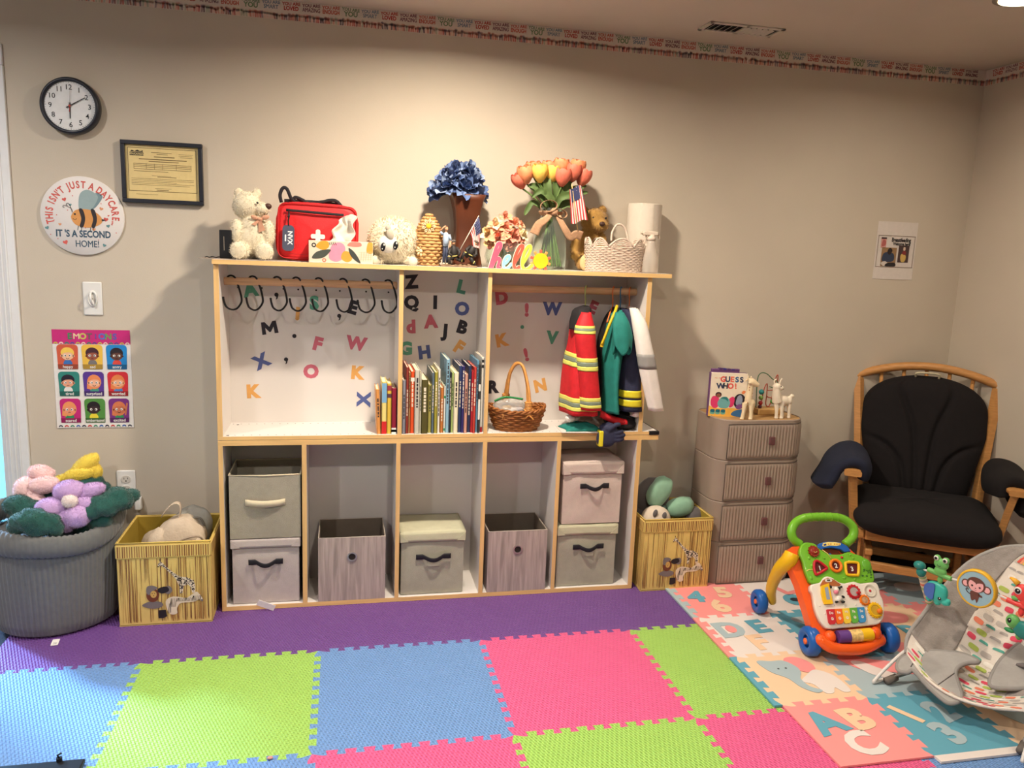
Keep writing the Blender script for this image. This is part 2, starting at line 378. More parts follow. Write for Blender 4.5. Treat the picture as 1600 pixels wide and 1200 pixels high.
# recessed downlights, the unseen row nearest the camera added as fill
for (x, y, *_), lo_ in zip(LAMPS, lamp_objs):
    t = thing('ceiling_downlight', 'round recessed ceiling light near the right end of the room' if x > 2 and y > -1 else 'round recessed ceiling light', 'ceiling light', (x, y, CEIL), 'recessed ceiling lights')
    b = MB(T(x, y, CEIL)); b.ring((0, 0), .075, .098, M('light_trim', (120, 108, 95), .5), -.006, 0, X=RX(180) @ T(0, 0, 0)); b.cyl((0, 0, -.004), (0, 0, 0), .098, MC['light_trim'], 32); b.build('trim_ring', t)
    b = MB(T(x, y, CEIL)); b.cyl((0, 0, -.008), (0, 0, -.0045), .08, MC.get('lens') or MC.setdefault('lens', emit('lens', (255, 236, 190), 4.0)), 32); b.build('lens', t)
    lo_.parent = t; lo_.location = (0, 0, -.014)

# ================================================================== FLOOR MATS
def foam(name, rgb):
    if name in MC: return MC[name]
    m = M(name, rgb, .42, .02, 8, spec=.4); nt = m.node_tree; b = nt.nodes['Principled BSDF']
    tc = nt.nodes.new('ShaderNodeTexCoord'); sp = nt.nodes.new('ShaderNodeSeparateXYZ'); nt.links.new(tc.outputs['Object'], sp.inputs[0])
    def mth(op, a, b_=None):
        n = nt.nodes.new('ShaderNodeMath'); n.operation = op
        for i, q in enumerate((a, b_)):
            if q is None: continue
            if isinstance(q, (int, float)): n.inputs[i].default_value = q
            else: nt.links.new(q, n.inputs[i])
        return n.outputs[0]
    k = 2*PI/.0155
    a = mth('SINE', mth('MULTIPLY', mth('ADD', mth('MULTIPLY', sp.outputs[0], .55), sp.outputs[1]), k))
    c = mth('SINE', mth('MULTIPLY', mth('ADD', mth('MULTIPLY', sp.outputs[1], -.35), sp.outputs[0]), k))
    h = mth('ADD', mth('MULTIPLY', a, .25), mth('MULTIPLY', mth('MULTIPLY', a, c), .8))
    bp = nt.nodes.new('ShaderNodeBump'); bp.inputs['Strength'].default_value = 1.0; bp.inputs['Distance'].default_value = .0036
    nt.links.new(h, bp.inputs['Height']); nt.links.new(bp.outputs[0], b.inputs['Normal']); return m
def teeth(L, n, h, sgn, flat=False, mg=.03):
    """interlocking edge along u in 0..L, offset v; both neighbours use the same path"""
    if flat: return [(0, 0)]
    p = (L-2*mg)/n; o = [(0, 0), (mg, -h*sgn)]
    for k in range(n):
        u = mg+k*p
        o += [(u+.25*p, -h*sgn), (u+.17*p, h*sgn), (u+.83*p, h*sgn), (u+.75*p, -h*sgn)]
    o.append((L-mg, -h*sgn)); return o
def tile(x0, y0, x1, y1, z0, z1, m, n, h, fl='', mg=.03):
    """puzzle tile; fl lists straight sides out of 'b','r','t','l'"""
    pts = []
    pts += [(x0+u, y0+v) for u, v in teeth(x1-x0, n, h, 1, 'b' in fl, mg)]
    pts += [(x1+v, y0+u) for u, v in teeth(y1-y0, n, h, 1, 'r' in fl, mg)]
    top = [(x0+u, y1+v) for u, v in teeth(x1-x0, n, h, 1, 't' in fl, mg)]+[(x1, y1)]
    pts += list(reversed(top))[:-1]
    lf = [(x0+v, y0+u) for u, v in teeth(y1-y0, n, h, 1, 'l' in fl, mg)]+[(x0, y1)]
    pts += list(reversed(lf))[:-1]
    b = MB(); N = len(pts)
    bv, f = b.add([(p[0], p[1], z1) for p in pts], [tuple(range(N))], m)
    r = bmesh.ops.inset_region(b.bm, faces=f, thickness=.0011, depth=0)
    for v in bv: v.co.z -= .0011
    b.add([(p[0], p[1], z1-.0011) for p in pts]+[(p[0], p[1], z0) for p in pts], [(N+i, N+(i+1) % N, (i+1) % N, i) for i in range(N)]+[tuple(range(2*N-1, N-1, -1))], m)
    return b
S = .61; ZM = .012
fP, fL, fB, fK = foam('foam_purple', (118, 76, 150)), foam('foam_lime', (168, 214, 102)), foam('foam_blue', (118, 160, 218)), foam('foam_pink', (240, 100, 152))
G = 'coloured foam puzzle mats'
XM0 = -1.125
for (x0, x1, y0, y1, m, fl, col, lb) in [
    (XM0, -S, 0, S, fP, 'lt', 0, 'purple foam puzzle mat in the corner under the grey corduroy basket'),
    (-S, 0, 0, S, fP, 't', 0, 'purple foam puzzle mat in front of the left end of the cube shelf'),
    (0, S, 0, S, fP, 't', 0, 'purple foam puzzle mat in front of the middle of the cube shelf'),
    (S, 2*S, 0, S, fP, 't', 0, 'purple foam puzzle mat in front of the right half of the cube shelf'),
    (2*S, 3*S, 0, S, fP, 'tr', 0, 'purple foam puzzle mat beside the pale play mat by the right yellow bin'),
    (XM0, -S, -S, 0, fB, 'l', 0, 'blue foam puzzle mat at the left edge of the floor, in daylight'),
    (-S, 0, -S, 0, fL, '', 0, 'large lime green foam puzzle mat between two blue mats'),
    (0, S, -S, 0, fB, '', 0, 'blue foam puzzle mat between the lime mat and the large pink mat'),
    (S, 2*S, -S, 0, fK, '', 0, 'large pink foam puzzle mat in the middle of the floor'),
    (2*S, 3*S, -S, 0, fL, 'r', 0, 'lime green foam puzzle mat half under the pale alphabet mat'),
    (XM0, -S, -2*S, -S, fB, 'lb', 0, 'blue foam puzzle mat in the near left corner under the black tray'),
    (-S, 0, -2*S, -S, fB, 'b', 0, 'blue foam puzzle mat along the bottom edge below the lime mat'),
    (0, S, -2*S, -S, fK, 'b', 0, 'pink foam puzzle mat along the bottom edge below the blue mat'),
    (S, 2*S, -2*S, -S, fL, 'b', 0, 'lime green foam puzzle mat along the bottom edge below the pink mat'),
    (2*S, 3*S, -2*S, -S, fK, 'b', 0, 'pink foam puzzle mat beside the pale ABC tile at the bottom'),
    (3*S, 4*S, -2*S, -S, fB, 'br', 0, 'blue foam puzzle mat in the lower right corner beyond the pale mat')]:
    b = tile(x0, y0, x1, y1, 0, ZM, m, 10, .0115, fl); o = b.build('foam_puzzle_mat', at=((x0+x1)/2, (y0+y1)/2, 0)); tag(o, lb, 'foam mat', G)
# pale alphabet play mat
pc = {'coral': (236, 146, 144), 'white': (222, 212, 206), 'sand': (230, 196, 162), 'teal': (96, 160, 180), 'mist': (164, 182, 188)}
pm = {k: M('pale_'+k, c, .5, .02, 6, spec=.3) for k, c in pc.items()}
ZP0, ZP1 = .0125, .020; Q = .3225; GX, GY = 1.5415, .047
def ptile(c, r, col, lb, fl=''):
    x0, y0 = GX+c*Q, GY-(r)*Q; b = tile(x0, y0, x0+Q, y0+Q, ZP0, ZP1, pm[col], 4, .012, fl, .028)
    t = thing('play_mat_tile', lb, 'play mat', (x0+Q/2, y0+Q/2, ZP0), 'pale alphabet play mat tiles')
    b.build('tile', t)
    return t, T(x0+Q/2, y0+Q/2, ZP1)
def inlay(t, X, kind, col, *a, **k):
    b = MB(X)
    if kind == 't': b.text(a[0], a[1], a[2], a[3], pm[col] if col in pm else P(col, (60, 50, 60)), .0006, 0, bold=.05, **k)
    else: b.poly(a[0], pm[col] if col in pm else P(col, (50, 50, 60)), k.get('w', .0006), 0)
    return b.build('letter' if kind == 't' else 'inlay', t)
def blob(pts, n=6): return [(p.x, p.y) for p in spl([(a, b_, 0) for a, b_ in pts], n, True)]
t, X = ptile(0, 0, 'coral', 'coral play mat tile with the numbers 4 5 6 beside the right yellow bin', 't')
inlay(t, X, 't', 'teal', '4', -.09, .03, .14, rot=-8); inlay(t, X, 't', 'sand', '5', .053, .055, .14, rot=-5); inlay(t, X, 't', 'sand', '6', -.025, -.072, .15, rot=5)
t, X = ptile(1, 0, 'white', 'white play mat tile with a coral and a teal cut-out behind the walker wheel', 't')
inlay(t, X, 't', 'coral', 'L', .03, .05, .14, rot=20); inlay(t, X, 'p', 'teal', circ(.02, -.06, .05, .055)); inlay(t, X, 'p', 'slot_dark', circ(.02, -.06, .022, .018), w=.001)
t, X = ptile(2, 0, 'coral', 'coral play mat tile in the shade behind the walker', 't'); inlay(t, X, 't', 'teal', 'G', 0, 0, .2)
t, X = ptile(3, 0, 'mist', 'grey blue play mat tile under the front of the rocking chair', 't'); inlay(t, X, 'p', 'white', circ(0, 0, .07, .05))
t, X = ptile(0, 1, 'white', 'white play mat tile with the letters D E F')
inlay(t, X, 't', 'mist', 'D', -.082, .045, .16, rot=3); inlay(t, X, 't', 'teal', 'E', .05, .055, .14, rot=5); inlay(t, X, 't', 'sand', 'F', -.015, -.068, .15, rot=4)
inlay(t, X, 'p', 'coral', circ(-.078, .045, .022, .03), w=.001)
t, X = ptile(1, 1, 'teal', 'teal play mat tile with a grey cut-out under the walker'); inlay(t, X, 'p', 'mist', blob([(-.10, .10), (.05, .09), (.09, .0), (.02, -.08), (-.04, .0)]))
t, X = ptile(2, 1, 'sand', 'sand coloured play mat tile between walker and bouncer'); inlay(t, X, 'p', 'coral', blob([(-.1, .08), (.02, .11), (.1, .06), (.05, .0), (-.06, .02)])); inlay(t, X, 't', 'teal', 'P', .02, -.07, .13)
t, X = ptile(3, 1, 'coral', 'coral play mat tile behind the baby bouncer'); inlay(t, X, 't', 'mist', 'R', 0, 0, .2)
t, X = ptile(0, 2, 'sand', 'sand coloured play mat tile with a grey and white elephant')
inlay(t, X, 'p', 'coral', blob([(.01, .12), (.06, .125), (.095, .08), (.085, .03), (.04, .02), (.0, .07)]), w=.0008)
inlay(t, X, 'p', 'mist', blob([(-.105, .115), (-.05, .11), (.0, .105), (.025, .06), (.02, .02), (-.005, -.02), (.0, -.07), (.03, -.1), (.0, -.11), (-.035, -.07), (-.05, -.01), (-.09, .04)]), w=.001)
inlay(t, X, 'p', 'white', blob([(.03, .0), (.08, .03), (.12, .0), (.135, -.05), (.13, -.115), (.1, -.12), (.085, -.09), (.06, -.12), (.03, -.115), (.02, -.06), (-.01, -.035)]), w=.0009)
for q in (-.05, -.02): inlay(t, X, 'p', 'slot_dark', circ(q, .055, .004), w=.0014)
t, X = ptile(1, 2, 'mist', 'grey blue play mat tile with a coral and white bird in front of the walker')
inlay(t, X, 'p', 'coral', blob([(-.1, .1), (-.05, .12), (.02, .07), (.11, .03), (.13, -.05), (.05, -.03), (-.05, .0), (-.09, .05)]), w=.0006)
inlay(t, X, 'p', 'white', blob([(-.07, .06), (-.03, .06), (.0, .02), (.04, -.04), (.0, -.06), (-.05, -.02)]), w=.001); inlay(t, X, 'p', 'teal', blob([(.0, .12), (.08, .13), (.1, .09), (.04, .085)]), w=.0008)
t, X = ptile(2, 2, 'coral', 'coral play mat tile below the bouncer seat'); inlay(t, X, 'p', 'sand', circ(0, 0, .09, .07))
t, X = ptile(3, 2, 'sand', 'sand coloured play mat tile beyond the bouncer'); inlay(t, X, 'p', 'teal', circ(0, 0, .09, .06))
t, X = ptile(0, 3, 'coral', 'coral play mat tile with the letters A B C at the near corner', 'bl')
inlay(t, X, 't', 'teal', 'A', -.077, .05, .155, rot=12); inlay(t, X, 't', 'sand', 'B', .045, .055, .155, rot=10); inlay(t, X, 't', 'white', 'C', -.02, -.07, .155, rot=14)
t, X = ptile(1, 3, 'teal', 'teal play mat tile with the numbers 1 2 3 at the near edge', 'b')
b = MB(X); b.poly([(-.135, .095), (-.115, .105), (-.055, .005), (-.075, -.005)], pm['sand'], .0006, 0); b.build('letter', t)
inlay(t, X, 't', 'mist', '2', .036, .05, .15, rot=18); inlay(t, X, 't', 'mist', '3', -.03, -.062, .15, rot=18)
t, X = ptile(2, 3, 'sand', 'sand coloured play mat tile with a grey shape at the lower right', 'b'); inlay(t, X, 'p', 'mist', blob([(-.1, .05), (.0, .11), (.1, .06), (.09, -.05), (-.03, -.09)]))
t, X = ptile(3, 3, 'teal', 'teal play mat tile at the far lower right', 'b')
# edge strips of the pale mat
def strip(poly_, col, lb):
    b = MB(); b.poly(poly_, pm[col], ZP1, ZP0); o = b.build('mat_edge_strip', at=(poly_[0][0], poly_[0][1], ZP0)); tag(o, lb, 'play mat edge', 'edge strips of the pale play mat')
for r, col, lb in ((0, 'mist', 'grey blue edge strip of the pale mat beside the 4 5 6 tile'), (1, 'coral', 'coral edge strip of the pale mat beside the D E F tile'), (2, 'teal', 'teal edge strip of the pale mat beside the elephant tile')):
    y0 = GY-r*Q; pts = [(GX+v, y0+u) for u, v in teeth(Q, 4, .012, 1, False, .028)]+[(GX, y0+Q)]
    strip(pts+[(GX-.03, y0+Q), (GX-.03, y0)], col, lb)
for c, col, lb in ((1, 'white', 'white edge strip of the pale mat below the 1 2 3 tile'), (2, 'white', 'white edge strip of the pale mat at the lower right')):
    x0 = GX+c*Q; y0 = GY-3*Q; strip([(x0, y0), (x0+Q, y0), (x0+Q, y0-.03), (x0, y0-.03)], col, lb)
# black tray at the very bottom
b = MB(); mk = M('black_plastic', (24, 24, 28), .4)
b.box((-.98, -.80, ZM), (-.628, -.553, ZM+.016), mk, bev=.004); b.build('tray', at=(-.8, -.67, ZM)); o = C.objects['tray']; tag(o, 'black tray edge lying on the blue mat at the bottom left', 'tray')
b = MB(); b.cyl((-.695, -.556, ZM+.014), (-.695, -.556, ZM+.026), .008, mk, 10); b.tube([(-.695, -.556, ZM+.024), (-.70, -.553, ZM+.032), (-.69, -.55, ZM+.036)], .003, mk); b.build('tray_knob', o)
C.objects['tray_knob'].location = (0, 0, 0)
# ================================================================== SHELVING
mWhite = M('white_laminate', (220, 213, 207), .35, .015, 5); mEdge = M('birch_edge', (226, 184, 122), .5, .10, 6, stretch=(1, 14, 14)); mEdgeV = M('birch_edge_upright', (222, 180, 120), .5, .10, 6, stretch=(14, 14, 1))
mDowel = M('pine_dowel', (205, 160, 120), .55, .18, 5, stretch=(1.5, 20, 20))
FY, BY = .371, .622
def board(b, x0, x1, z0, z1, y0=FY, y1=BY, up=False):
    """white laminate board with a birch edge band on its front"""
    b.box((x0, y0+.0015, z0), (x1, y1, z1), mWhite, bev=.0008, seg=1); b.box((x0, y0, z0), (x1, y0+.0015, z1), mEdgeV if up else mEdge)
ZL0, ZL1, ZU1 = ZM, .722, 1.421
SX0, SX1, SXT = -.387, 1.364, 1.442
low = thing('cube_shelf', 'low white cube shelf with birch edges and five bays of storage boxes', 'shelf', (.49, .5, ZL0))
b = MB(); board(b, SX0, SXT, ZL1-.021, ZL1); b.build('top_board', low)
b = MB(); board(b, SX0, SX1, ZL0, ZL0+.018); b.build('bottom_board', low)
for i, (a, c) in enumerate(((SX0, SX0+.017), (-.071, -.053), (.303, .320), (.662, .680), (.985, 1.002), (SX1-.019, SX1))):
    b = MB(); board(b, a, c, ZL0+.018, ZL1-.021, up=True); b.build('side_panel' if i in (0, 5) else 'divider', low)
mBackL = M('shelf_back_shaded', (205, 198, 192), .6, .02, 5)  # white panel, the shade inside the bays put into its grey
b = MB(); b.box((SX0+.001, BY, ZL0+.002), (SX1-.001, BY+.006, ZL1-.002), mBackL); b.build('back_panel', low)
up = thing('upper_shelf', 'white upper shelf with lettered back, standing on the cube shelf', 'shelf', (.49, .5, ZL1))
b = MB(); board(b, SX0, SXT, ZL1+.0015, ZL1+.016); mh = M('peg_hole', (90, 84, 78), .8)
for x in [SX0+.03+.0312*i for i in range(56)]:
    for y in (FY+.022, BY-.03): b.cyl((x, y, ZL1+.016), (x, y, ZL1+.0164), .0024, mh, 6)
for x, y in ((SX0+.035, FY+.02), (SX0+.05, BY-.045)): b.cyl((x, y, ZL1+.016), (x, y, ZL1+.0168), .005, MC['black_plastic'], 8)
bb = b.build('bottom_board', up)
b = MB(); b.box((SXT-.045, FY-.003, ZL1+.001), (SXT+.002, FY+.012, ZL1+.017), MC['black_plastic'], bev=.002); b.box((SXT-.004, FY, ZL1+.002), (SXT+.003, BY-.02, ZL1+.0165), MC['black_plastic'], bev=.002); b.build('corner_guard', bb)
b = MB(); board(b, SX0-.003, SXT+.004, ZU1-.017, ZU1, FY-.012); b.build('top_board', up)
for i, (a, c) in enumerate(((SX0, SX0+.019), (.306, .323), (.662, .678), (SX1-.019, SX1))):
    b = MB(); board(b, a, c, ZL1+.016, ZU1-.017, up=True); b.build('side_panel' if i in (0, 3) else 'divider', up)
b = MB(); b.box((SX0+.001, BY, ZL1+.003), (SX1-.001, BY+.006, ZU1-.002), mWhite); back = b.build('back_panel', up)
RAILY = .50
for x0, x1 in ((SX0+.019, .306), (.678, SX1-.019)):
    b = MB(); b.cyl((x0+.001, RAILY, 1.335), (x1-.001, RAILY, 1.335), .0155, mDowel, 20); b.build('hanging_rail', up)
# letters stuck on the back
sc = {'k': (42, 38, 46), 'p': (196, 100, 116), 'n': (84, 96, 150), 'g': (92, 160, 134), 'o': (222, 164, 92)}
cn = {'k': 'black', 'p': 'pink', 'n': 'blue', 'g': 'green', 'o': 'orange'}
LET = [('A', 391, 452, 'g', 10, 1), ("'", 432, 462, 'k', 0, 1.2), ('S', 491, 473, 'g', 0, 1), ('i', 465, 491, 'o', 175, 1), ('E', 552, 480, 'k', -16, 1), ("'", 530, 495, 'k', 0, 1.2), ('M', 421, 512, 'k', 9, 1), ('.', 460, 525, 'k', 0, 1.3),
       ('F', 497, 537, 'p', -14, 1), ('W', 557, 536, 'p', -8, 1), ('X', 408, 564, 'n', 28, 1), ("'", 447, 563, 'k', 0, 1.2), ('O', 486, 580, 'p', 0, 1), ('K', 560, 582, 'o', -5, 1), ('K', 397, 611, 'o', 2, 1), ('X', 568, 624, 'n', 88, 1),
       ('Z', 643, 440, 'k', 5, 1), ('L', 722, 448, 'g', -12, 1), ('Q', 643, 472, 'k', 0, 1), ('I', 680, 472, 'k', 0, 1), ('O', 722, 482, 'n', 0, 1), ('d', 642, 510, 'p', 3, 1), ('A', 673, 502, 'p', 5, 1), ('J', 694, 516, 'k', -4, 1), ('B', 723, 511, 'k', -16, 1), ('G', 634, 544, 'g', 0, 1), ('H', 663, 550, 'n', 8, 1), ('F', 718, 542, 'o', -32, 1),
       ('D', 784, 465, 'p', 8, 1), ('!', 823, 484, 'p', 2, 1), ('W', 863, 482, 'n', 0, 1), ('E', 927, 480, 'p', -22, 1), ('.', 816, 511, 'g', 0, 1.3), ('K', 785, 531, 'o', 12, 1), ('V', 863, 527, 'g', -3, 1), ('!', 822, 554, 'p', 15, 1), ('R', 771, 604, 'k', 4, 1), ('N', 844, 602, 'o', 14, 1)]
for ch, px, py, c, rot, s_ in LET:
    p = PY(px, py, BY); b = MB(wallf(p.x, p.z, BY))
    m = P('sticker_'+cn[c], sc[c], .5); h = .074*s_
    if ch == '.': b.poly(circ(0, 0, .0085), m, .0008, 0)
    elif ch == "'": b.poly(circ(0, .004, .0085), m, .0008, 0); b.poly([(.008, .004), (.0, -.004), (-.003, -.017), (.004, -.012)], m, .0008, 0)
    elif ch == 'M':
        a_ = R_(rot); b.poly([(x_*math.cos(a_)-y_*math.sin(a_), x_*math.sin(a_)+y_*math.cos(a_)) for x_, y_ in [(-.033, -.026), (-.017, -.026), (-.017, .002), (-.003, -.018), (.003, -.018), (.017, .002), (.017, -.026), (.033, -.026), (.030, .026), (.016, .026), (0, .004), (-.016, .026), (-.030, .026)]], m, .0008, 0)
    else: b.text(ch, 0, 0, h, m, .0008, 0, bold=.06, rot=rot)
    o = b.build('letter_sticker', up); o['label'] = cn[c]+' letter '+ch if ch.isalpha() else cn[c]+' punctuation mark sticker'
b = MB(Matrix(((0, 0, -1, SX1-.0192), (-1, 0, 0, .50), (0, 1, 0, 1.215), (0, 0, 0, 1)))); b.text('A', 0, 0, .074, P('sticker_green', sc['g']), .0008, 0, bold=.045); b.build('letter_sticker', up)['label'] = 'green letter on the side panel'
for i, px in enumerate((372, 409, 443, 466, 494, 531, 572, 607)):   # screw heads under the rail
    p = PY(px, 449+i*1.1, BY); b = MB(); b.cyl((p.x, BY, p.z), (p.x, BY-.002, p.z), .004, MC['black_plastic'], 8); b.build('screw', up)
# S hooks on the left rail
mHook = M('black_hook', (30, 27, 30), .45)
hk = [(355, 435, 'leftmost'), (394, 436, 0), (432, 438, 0), (462, 439, 0), (497, 441, 0), (535, 442, 0), (570, 444, 0), (611, 446, 'rightmost')]
nm = ['hanging nearest the left side panel', 'second from the left on the rail, just right of the green A', 'third from the left on the rail', 'fourth from the left, above the small orange mark', 'fifth from the left, in front of the green S', 'sixth from the left, just left of the black E', 'seventh from the left, just right of the black E', 'hanging nearest the divider']
tw = [(-.030, 8), (-.026, 2), (-.020, -4), (-.004, -18), (-.006, -14), (-.004, -16), (-.012, 10), (-.004, -18)]
for i, (px, py, _) in enumerate(hk):
    p = PY(px, py, RAILY); x = p.x + (.012 if i == 0 else -.014 if i == 7 else 0)
    b = MB(T(x, RAILY, 1.335) @ RZ(44-i*1.5) @ SC(1.22, 1, 1))
    r = .0225
    pts = [(-.0, .02, -.012), (-.0, .021, .004), (.0, .014, .017), (.002, 0, .0215), (.006, -.015, .0165), (.010, -.022, .0), (.018, -.024, -.03), (.026, -.024, -.065), (.024, -.024, -.085), (.008, -.024, -.106), (-.012, -.024, -.110), (-.032, -.024, -.098), (-.040, -.024, -.078), (-.043, -.024, -.062)]
    if i not in (0, 6): pts = [(a*.88+(.002 if a > .01 else 0), c, d) for a, c, d in pts]
    sp = spl(pts, 5); b.tube(sp, .0036, mHook, 8); b.ell(sp[-1], .0042, mHook, u=8, v=6)
    o = b.build('s_hook', at=(x, RAILY, 1.35)); tag(o, 'black S-shaped hook '+nm[i], 'hook', 'black hooks on the rail')

# ================================================================== STORAGE BOXES
def boxframe(b, x0, x1, y0, y1, z0, z1, th, m, mi=None, bev=.003, wob=0):
    """open box: floor and four walls"""
    mi = mi or m
    b.box((x0, y0, z0), (x1, y1, z0+th), m); b.box((x0, y0, z0), (x1, y0+th, z1), m, bev=bev); b.box((x0, y1-th, z0), (x1, y1, z1), m, bev=bev)
    b.box((x0, y0, z0), (x0+th, y1, z1), m, bev=bev); b.box((x1-th, y0, z0), (x1, y1, z1), m, bev=bev)
def softface(b, x0, x1, y, z0, z1, m, amp=.004, seed=0):
    """gently creased cloth front"""
    def f(u, v):
        q = noise.noise(V((u*2.2+seed, v*2.6, seed*1.3)))*amp*math.sin(PI*u)**.5*math.sin(PI*v)**.5
        return (mix(x0, x1, u), y-.001-max(0, q+amp*.5*math.sin(PI*u)*math.sin(PI*v)), mix(z0, z1, v))
    b.grid(f, 20, 20, m)
mGreyF = M('grey_felt', (162, 154, 138), .9, .05, 40, .4, 500); mTrimF = M('cream_binding', (214, 200, 170), .8, .04, 60)
mIn = M('box_inside_dark', (112, 104, 92), .9, .04, 30)
# grey felt bin upper left
t = thing('fabric_bin', 'open grey felt bin with cream handle, stacked on a box in the leftmost bay', 'storage bin', (-.215, .48, .312))
b = MB(); x0, x1, y0, y1, z0, z1 = -.352, -.078, .384, .612, .313, .577
boxframe(b, x0, x1, y0, y1, z0, z1, .004, mGreyF); softface(b, x0, x1, y0, z0, z1, mGreyF, .006, 3); b.build('body', t)
b = MB(); b.tube([(x0, y0, z1), (mix(x0, x1, .5), y0-.003, z1-.003), (x1, y0, z1), (x1, y1, z1+.001), (x0, y1, z1+.001)], .003, mTrimF, 6, True); b.build('rim_binding', t)
b = MB(); xc = -.214
b.grid(lambda u, v: (xc-.077+.154*u, y0-.006-.012*math.sin(PI*u)**.7*(1 if .12 < u < .88 else .2), .452+.026*v-.004*math.sin(PI*u)), 15, 3, mTrimF); b.build('handle', t, solid=.003)
def lidbox(px_, lb, x0, x1, z0, z1, lip, m, ml, seed, y0=.385, hx=(.25, .75), hz=.62, nt=True, tagm=None):
    t = thing('lidded_box', lb, 'storage box', ((x0+x1)/2, .49, z0), 'lidded fabric boxes in the cube shelf'); y1 = .612
    b = MB(); b.box((x0+.004, y0+.006, z0), (x1-.004, y1-.003, z1-.004), m, bev=.004); softface(b, x0+.004, x1-.004, y0+.006, z0+.002, z1-.01, m, .007, seed); b.build('body', t)
    b = MB()
    b.grid(lambda u, v: (mix(x0, x1, u), mix(y0, y1, v), z1+.004*math.sin(PI*u)*math.sin(PI*v)+.003*noise.noise(V((u*3+seed, v*3, 1)))), 16, 12, ml)
    b.grid(lambda u, v: (mix(x0-.002, x1+.002, u), y0-.003*(1-v)-.002*abs(noise.noise(V((u*4, v, seed)))), mix(z1-lip-.003*noise.noise(V((u*3, 2, seed))), z1, v)), 16, 5, ml)
    for xx in (x0-.002, x1+.002): b.add([(xx, y0, z1-lip), (xx, y1, z1-lip), (xx, y1, z1), (xx, y0, z1)], [(0, 1, 2, 3)], ml)
    for s_, xx in ((1, x0), (-1, x1)): b.add([(xx, y0-.006, z1-.004), (xx+s_*.035, y0-.0065, z1-lip+.002), (xx, y0-.006, z1-lip)], [(0, 1, 2) if s_ < 0 else (0, 2, 1)], ml)
    b.build('lid', t, solid=.0015)
    b = MB(); a, c = mix(x0, x1, hx[0]), mix(x0, x1, hx[1]); zc = mix(z0, z1, hz); hh = .011
    def hf(u, v):
        d = max(0, math.sin(PI*min(1, max(0, (u-.22)/.56))))
        return (mix(a, c, u), y0-.008-.014*d, zc+hh*(2*v-1)*(1 if u < .2 or u > .8 else .8)-.012*d)
    b.grid(hf, 22, 4, M('black_strap', (30, 28, 34), .6)); b.build('handle', t, solid=.003)
    if tagm:
        b = MB(); q = mix(a, c, .5); b.box((q-.026, y0-.004, zc-.046), (q+.026, y0-.002, zc-.012), m); b.build('label_pocket', t)
    return t
mLil = M('lilac_grey_canvas', (186, 174, 170), .9, .04, 40, .35, 500); mSage = M('sage_canvas', (168, 164, 146), .9, .04, 40, .35, 500); mSageL = M('sage_lid', (190, 186, 158), .9, .04, 40, .3, 500); mPinkB = M('blush_canvas', (204, 186, 176), .9, .04, 40, .35, 500)
lidbox(0, 'lilac grey lidded box under the grey felt bin, leftmost bay', -.350, -.082, .031, .308, .035, mLil, mLil, 1, hz=.66)
lidbox(0, 'sage green lidded box alone on the floor of the middle bay', .326, .600, .031, .310, .040, mSage, mSageL, 2, tagm=1, hz=.62, hx=(.24, .78))
lidbox(0, 'blush lidded box on top of the stack in the right bay', 1.022, 1.295, .319, .600, .052, mPinkB, mPinkB, 4, hz=.63, hx=(.28, .76))
lidbox(0, 'sage green lidded box at the bottom of the stack in the right bay', 1.008, 1.285, .031, .314, .042, mSage, mSageL, 5, tagm=1, hz=.66, hx=(.26, .77))
def woodprint():
    m = M('grey_wood_print', (168, 152, 146), .7, .30, 9, stretch=(9, 9, .55)); nt = m.node_tree
    for n in nt.nodes:
        if n.bl_idname == 'ShaderNodeTexNoise': n.inputs['Detail'].default_value = 8; n.inputs['Distortion'].default_value = .4
    return m
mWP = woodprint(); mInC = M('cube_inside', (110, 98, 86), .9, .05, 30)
for lb, x0, x1 in (('open grey wood-print cube bin in the second bay from the left', -.008, .262), ('open grey wood-print cube bin in the fourth bay from the left', .700, .958)):
    t = thing('cube_bin', lb, 'storage bin', ((x0+x1)/2, .48, .03), 'grey wood-print cube bins'); b = MB(); y0, y1, z0, z1 = .373, .60, .0305, .305
    boxframe(b, x0, x1, y0, y1, z0, z1, .004, mInC, bev=0); b.build('lining', t)
    b = MB()
    for lo, hi in (((x0-.001, y0-.0015, z0), (x1+.001, y0-.0002, z1)), ((x0-.0015, y0, z0), (x0-.0002, y1, z1)), ((x1+.0002, y0, z0), (x1+.0015, y1, z1))): b.box(lo, hi, mWP)
    b.build('printed_panels', t)
    b = MB(); b.tube([(x0, y0, z1), (x1, y0, z1), (x1, y1, z1), (x0, y1, z1)], .0022, M('grey_edge', (190, 178, 166), .8), 6, True); b.build('rim', t)
    xc = (x0+x1)/2; b = MB(wallf(xc, .222, y0-.0016)); b.ring((0, 0), .0145, .020, M('nickel', (190, 188, 182), .5, metal=1), .004, 0, n=28); b.poly(circ(0, 0, .0146), M('hole_dark', (38, 30, 28), .8), .0008); b.build('grommet', t)
b = MB(T(-.215, .352, .037) @ RY(24) @ RX(8)); b.box((-.036, -.001, -.013), (.036, .001, .013), P('paper_white', (235, 230, 225))); o = b.build('paper_tag', at=(-.215, .352, ZM)); tag(o, 'white paper tag hanging out below the lilac grey box', 'tag')

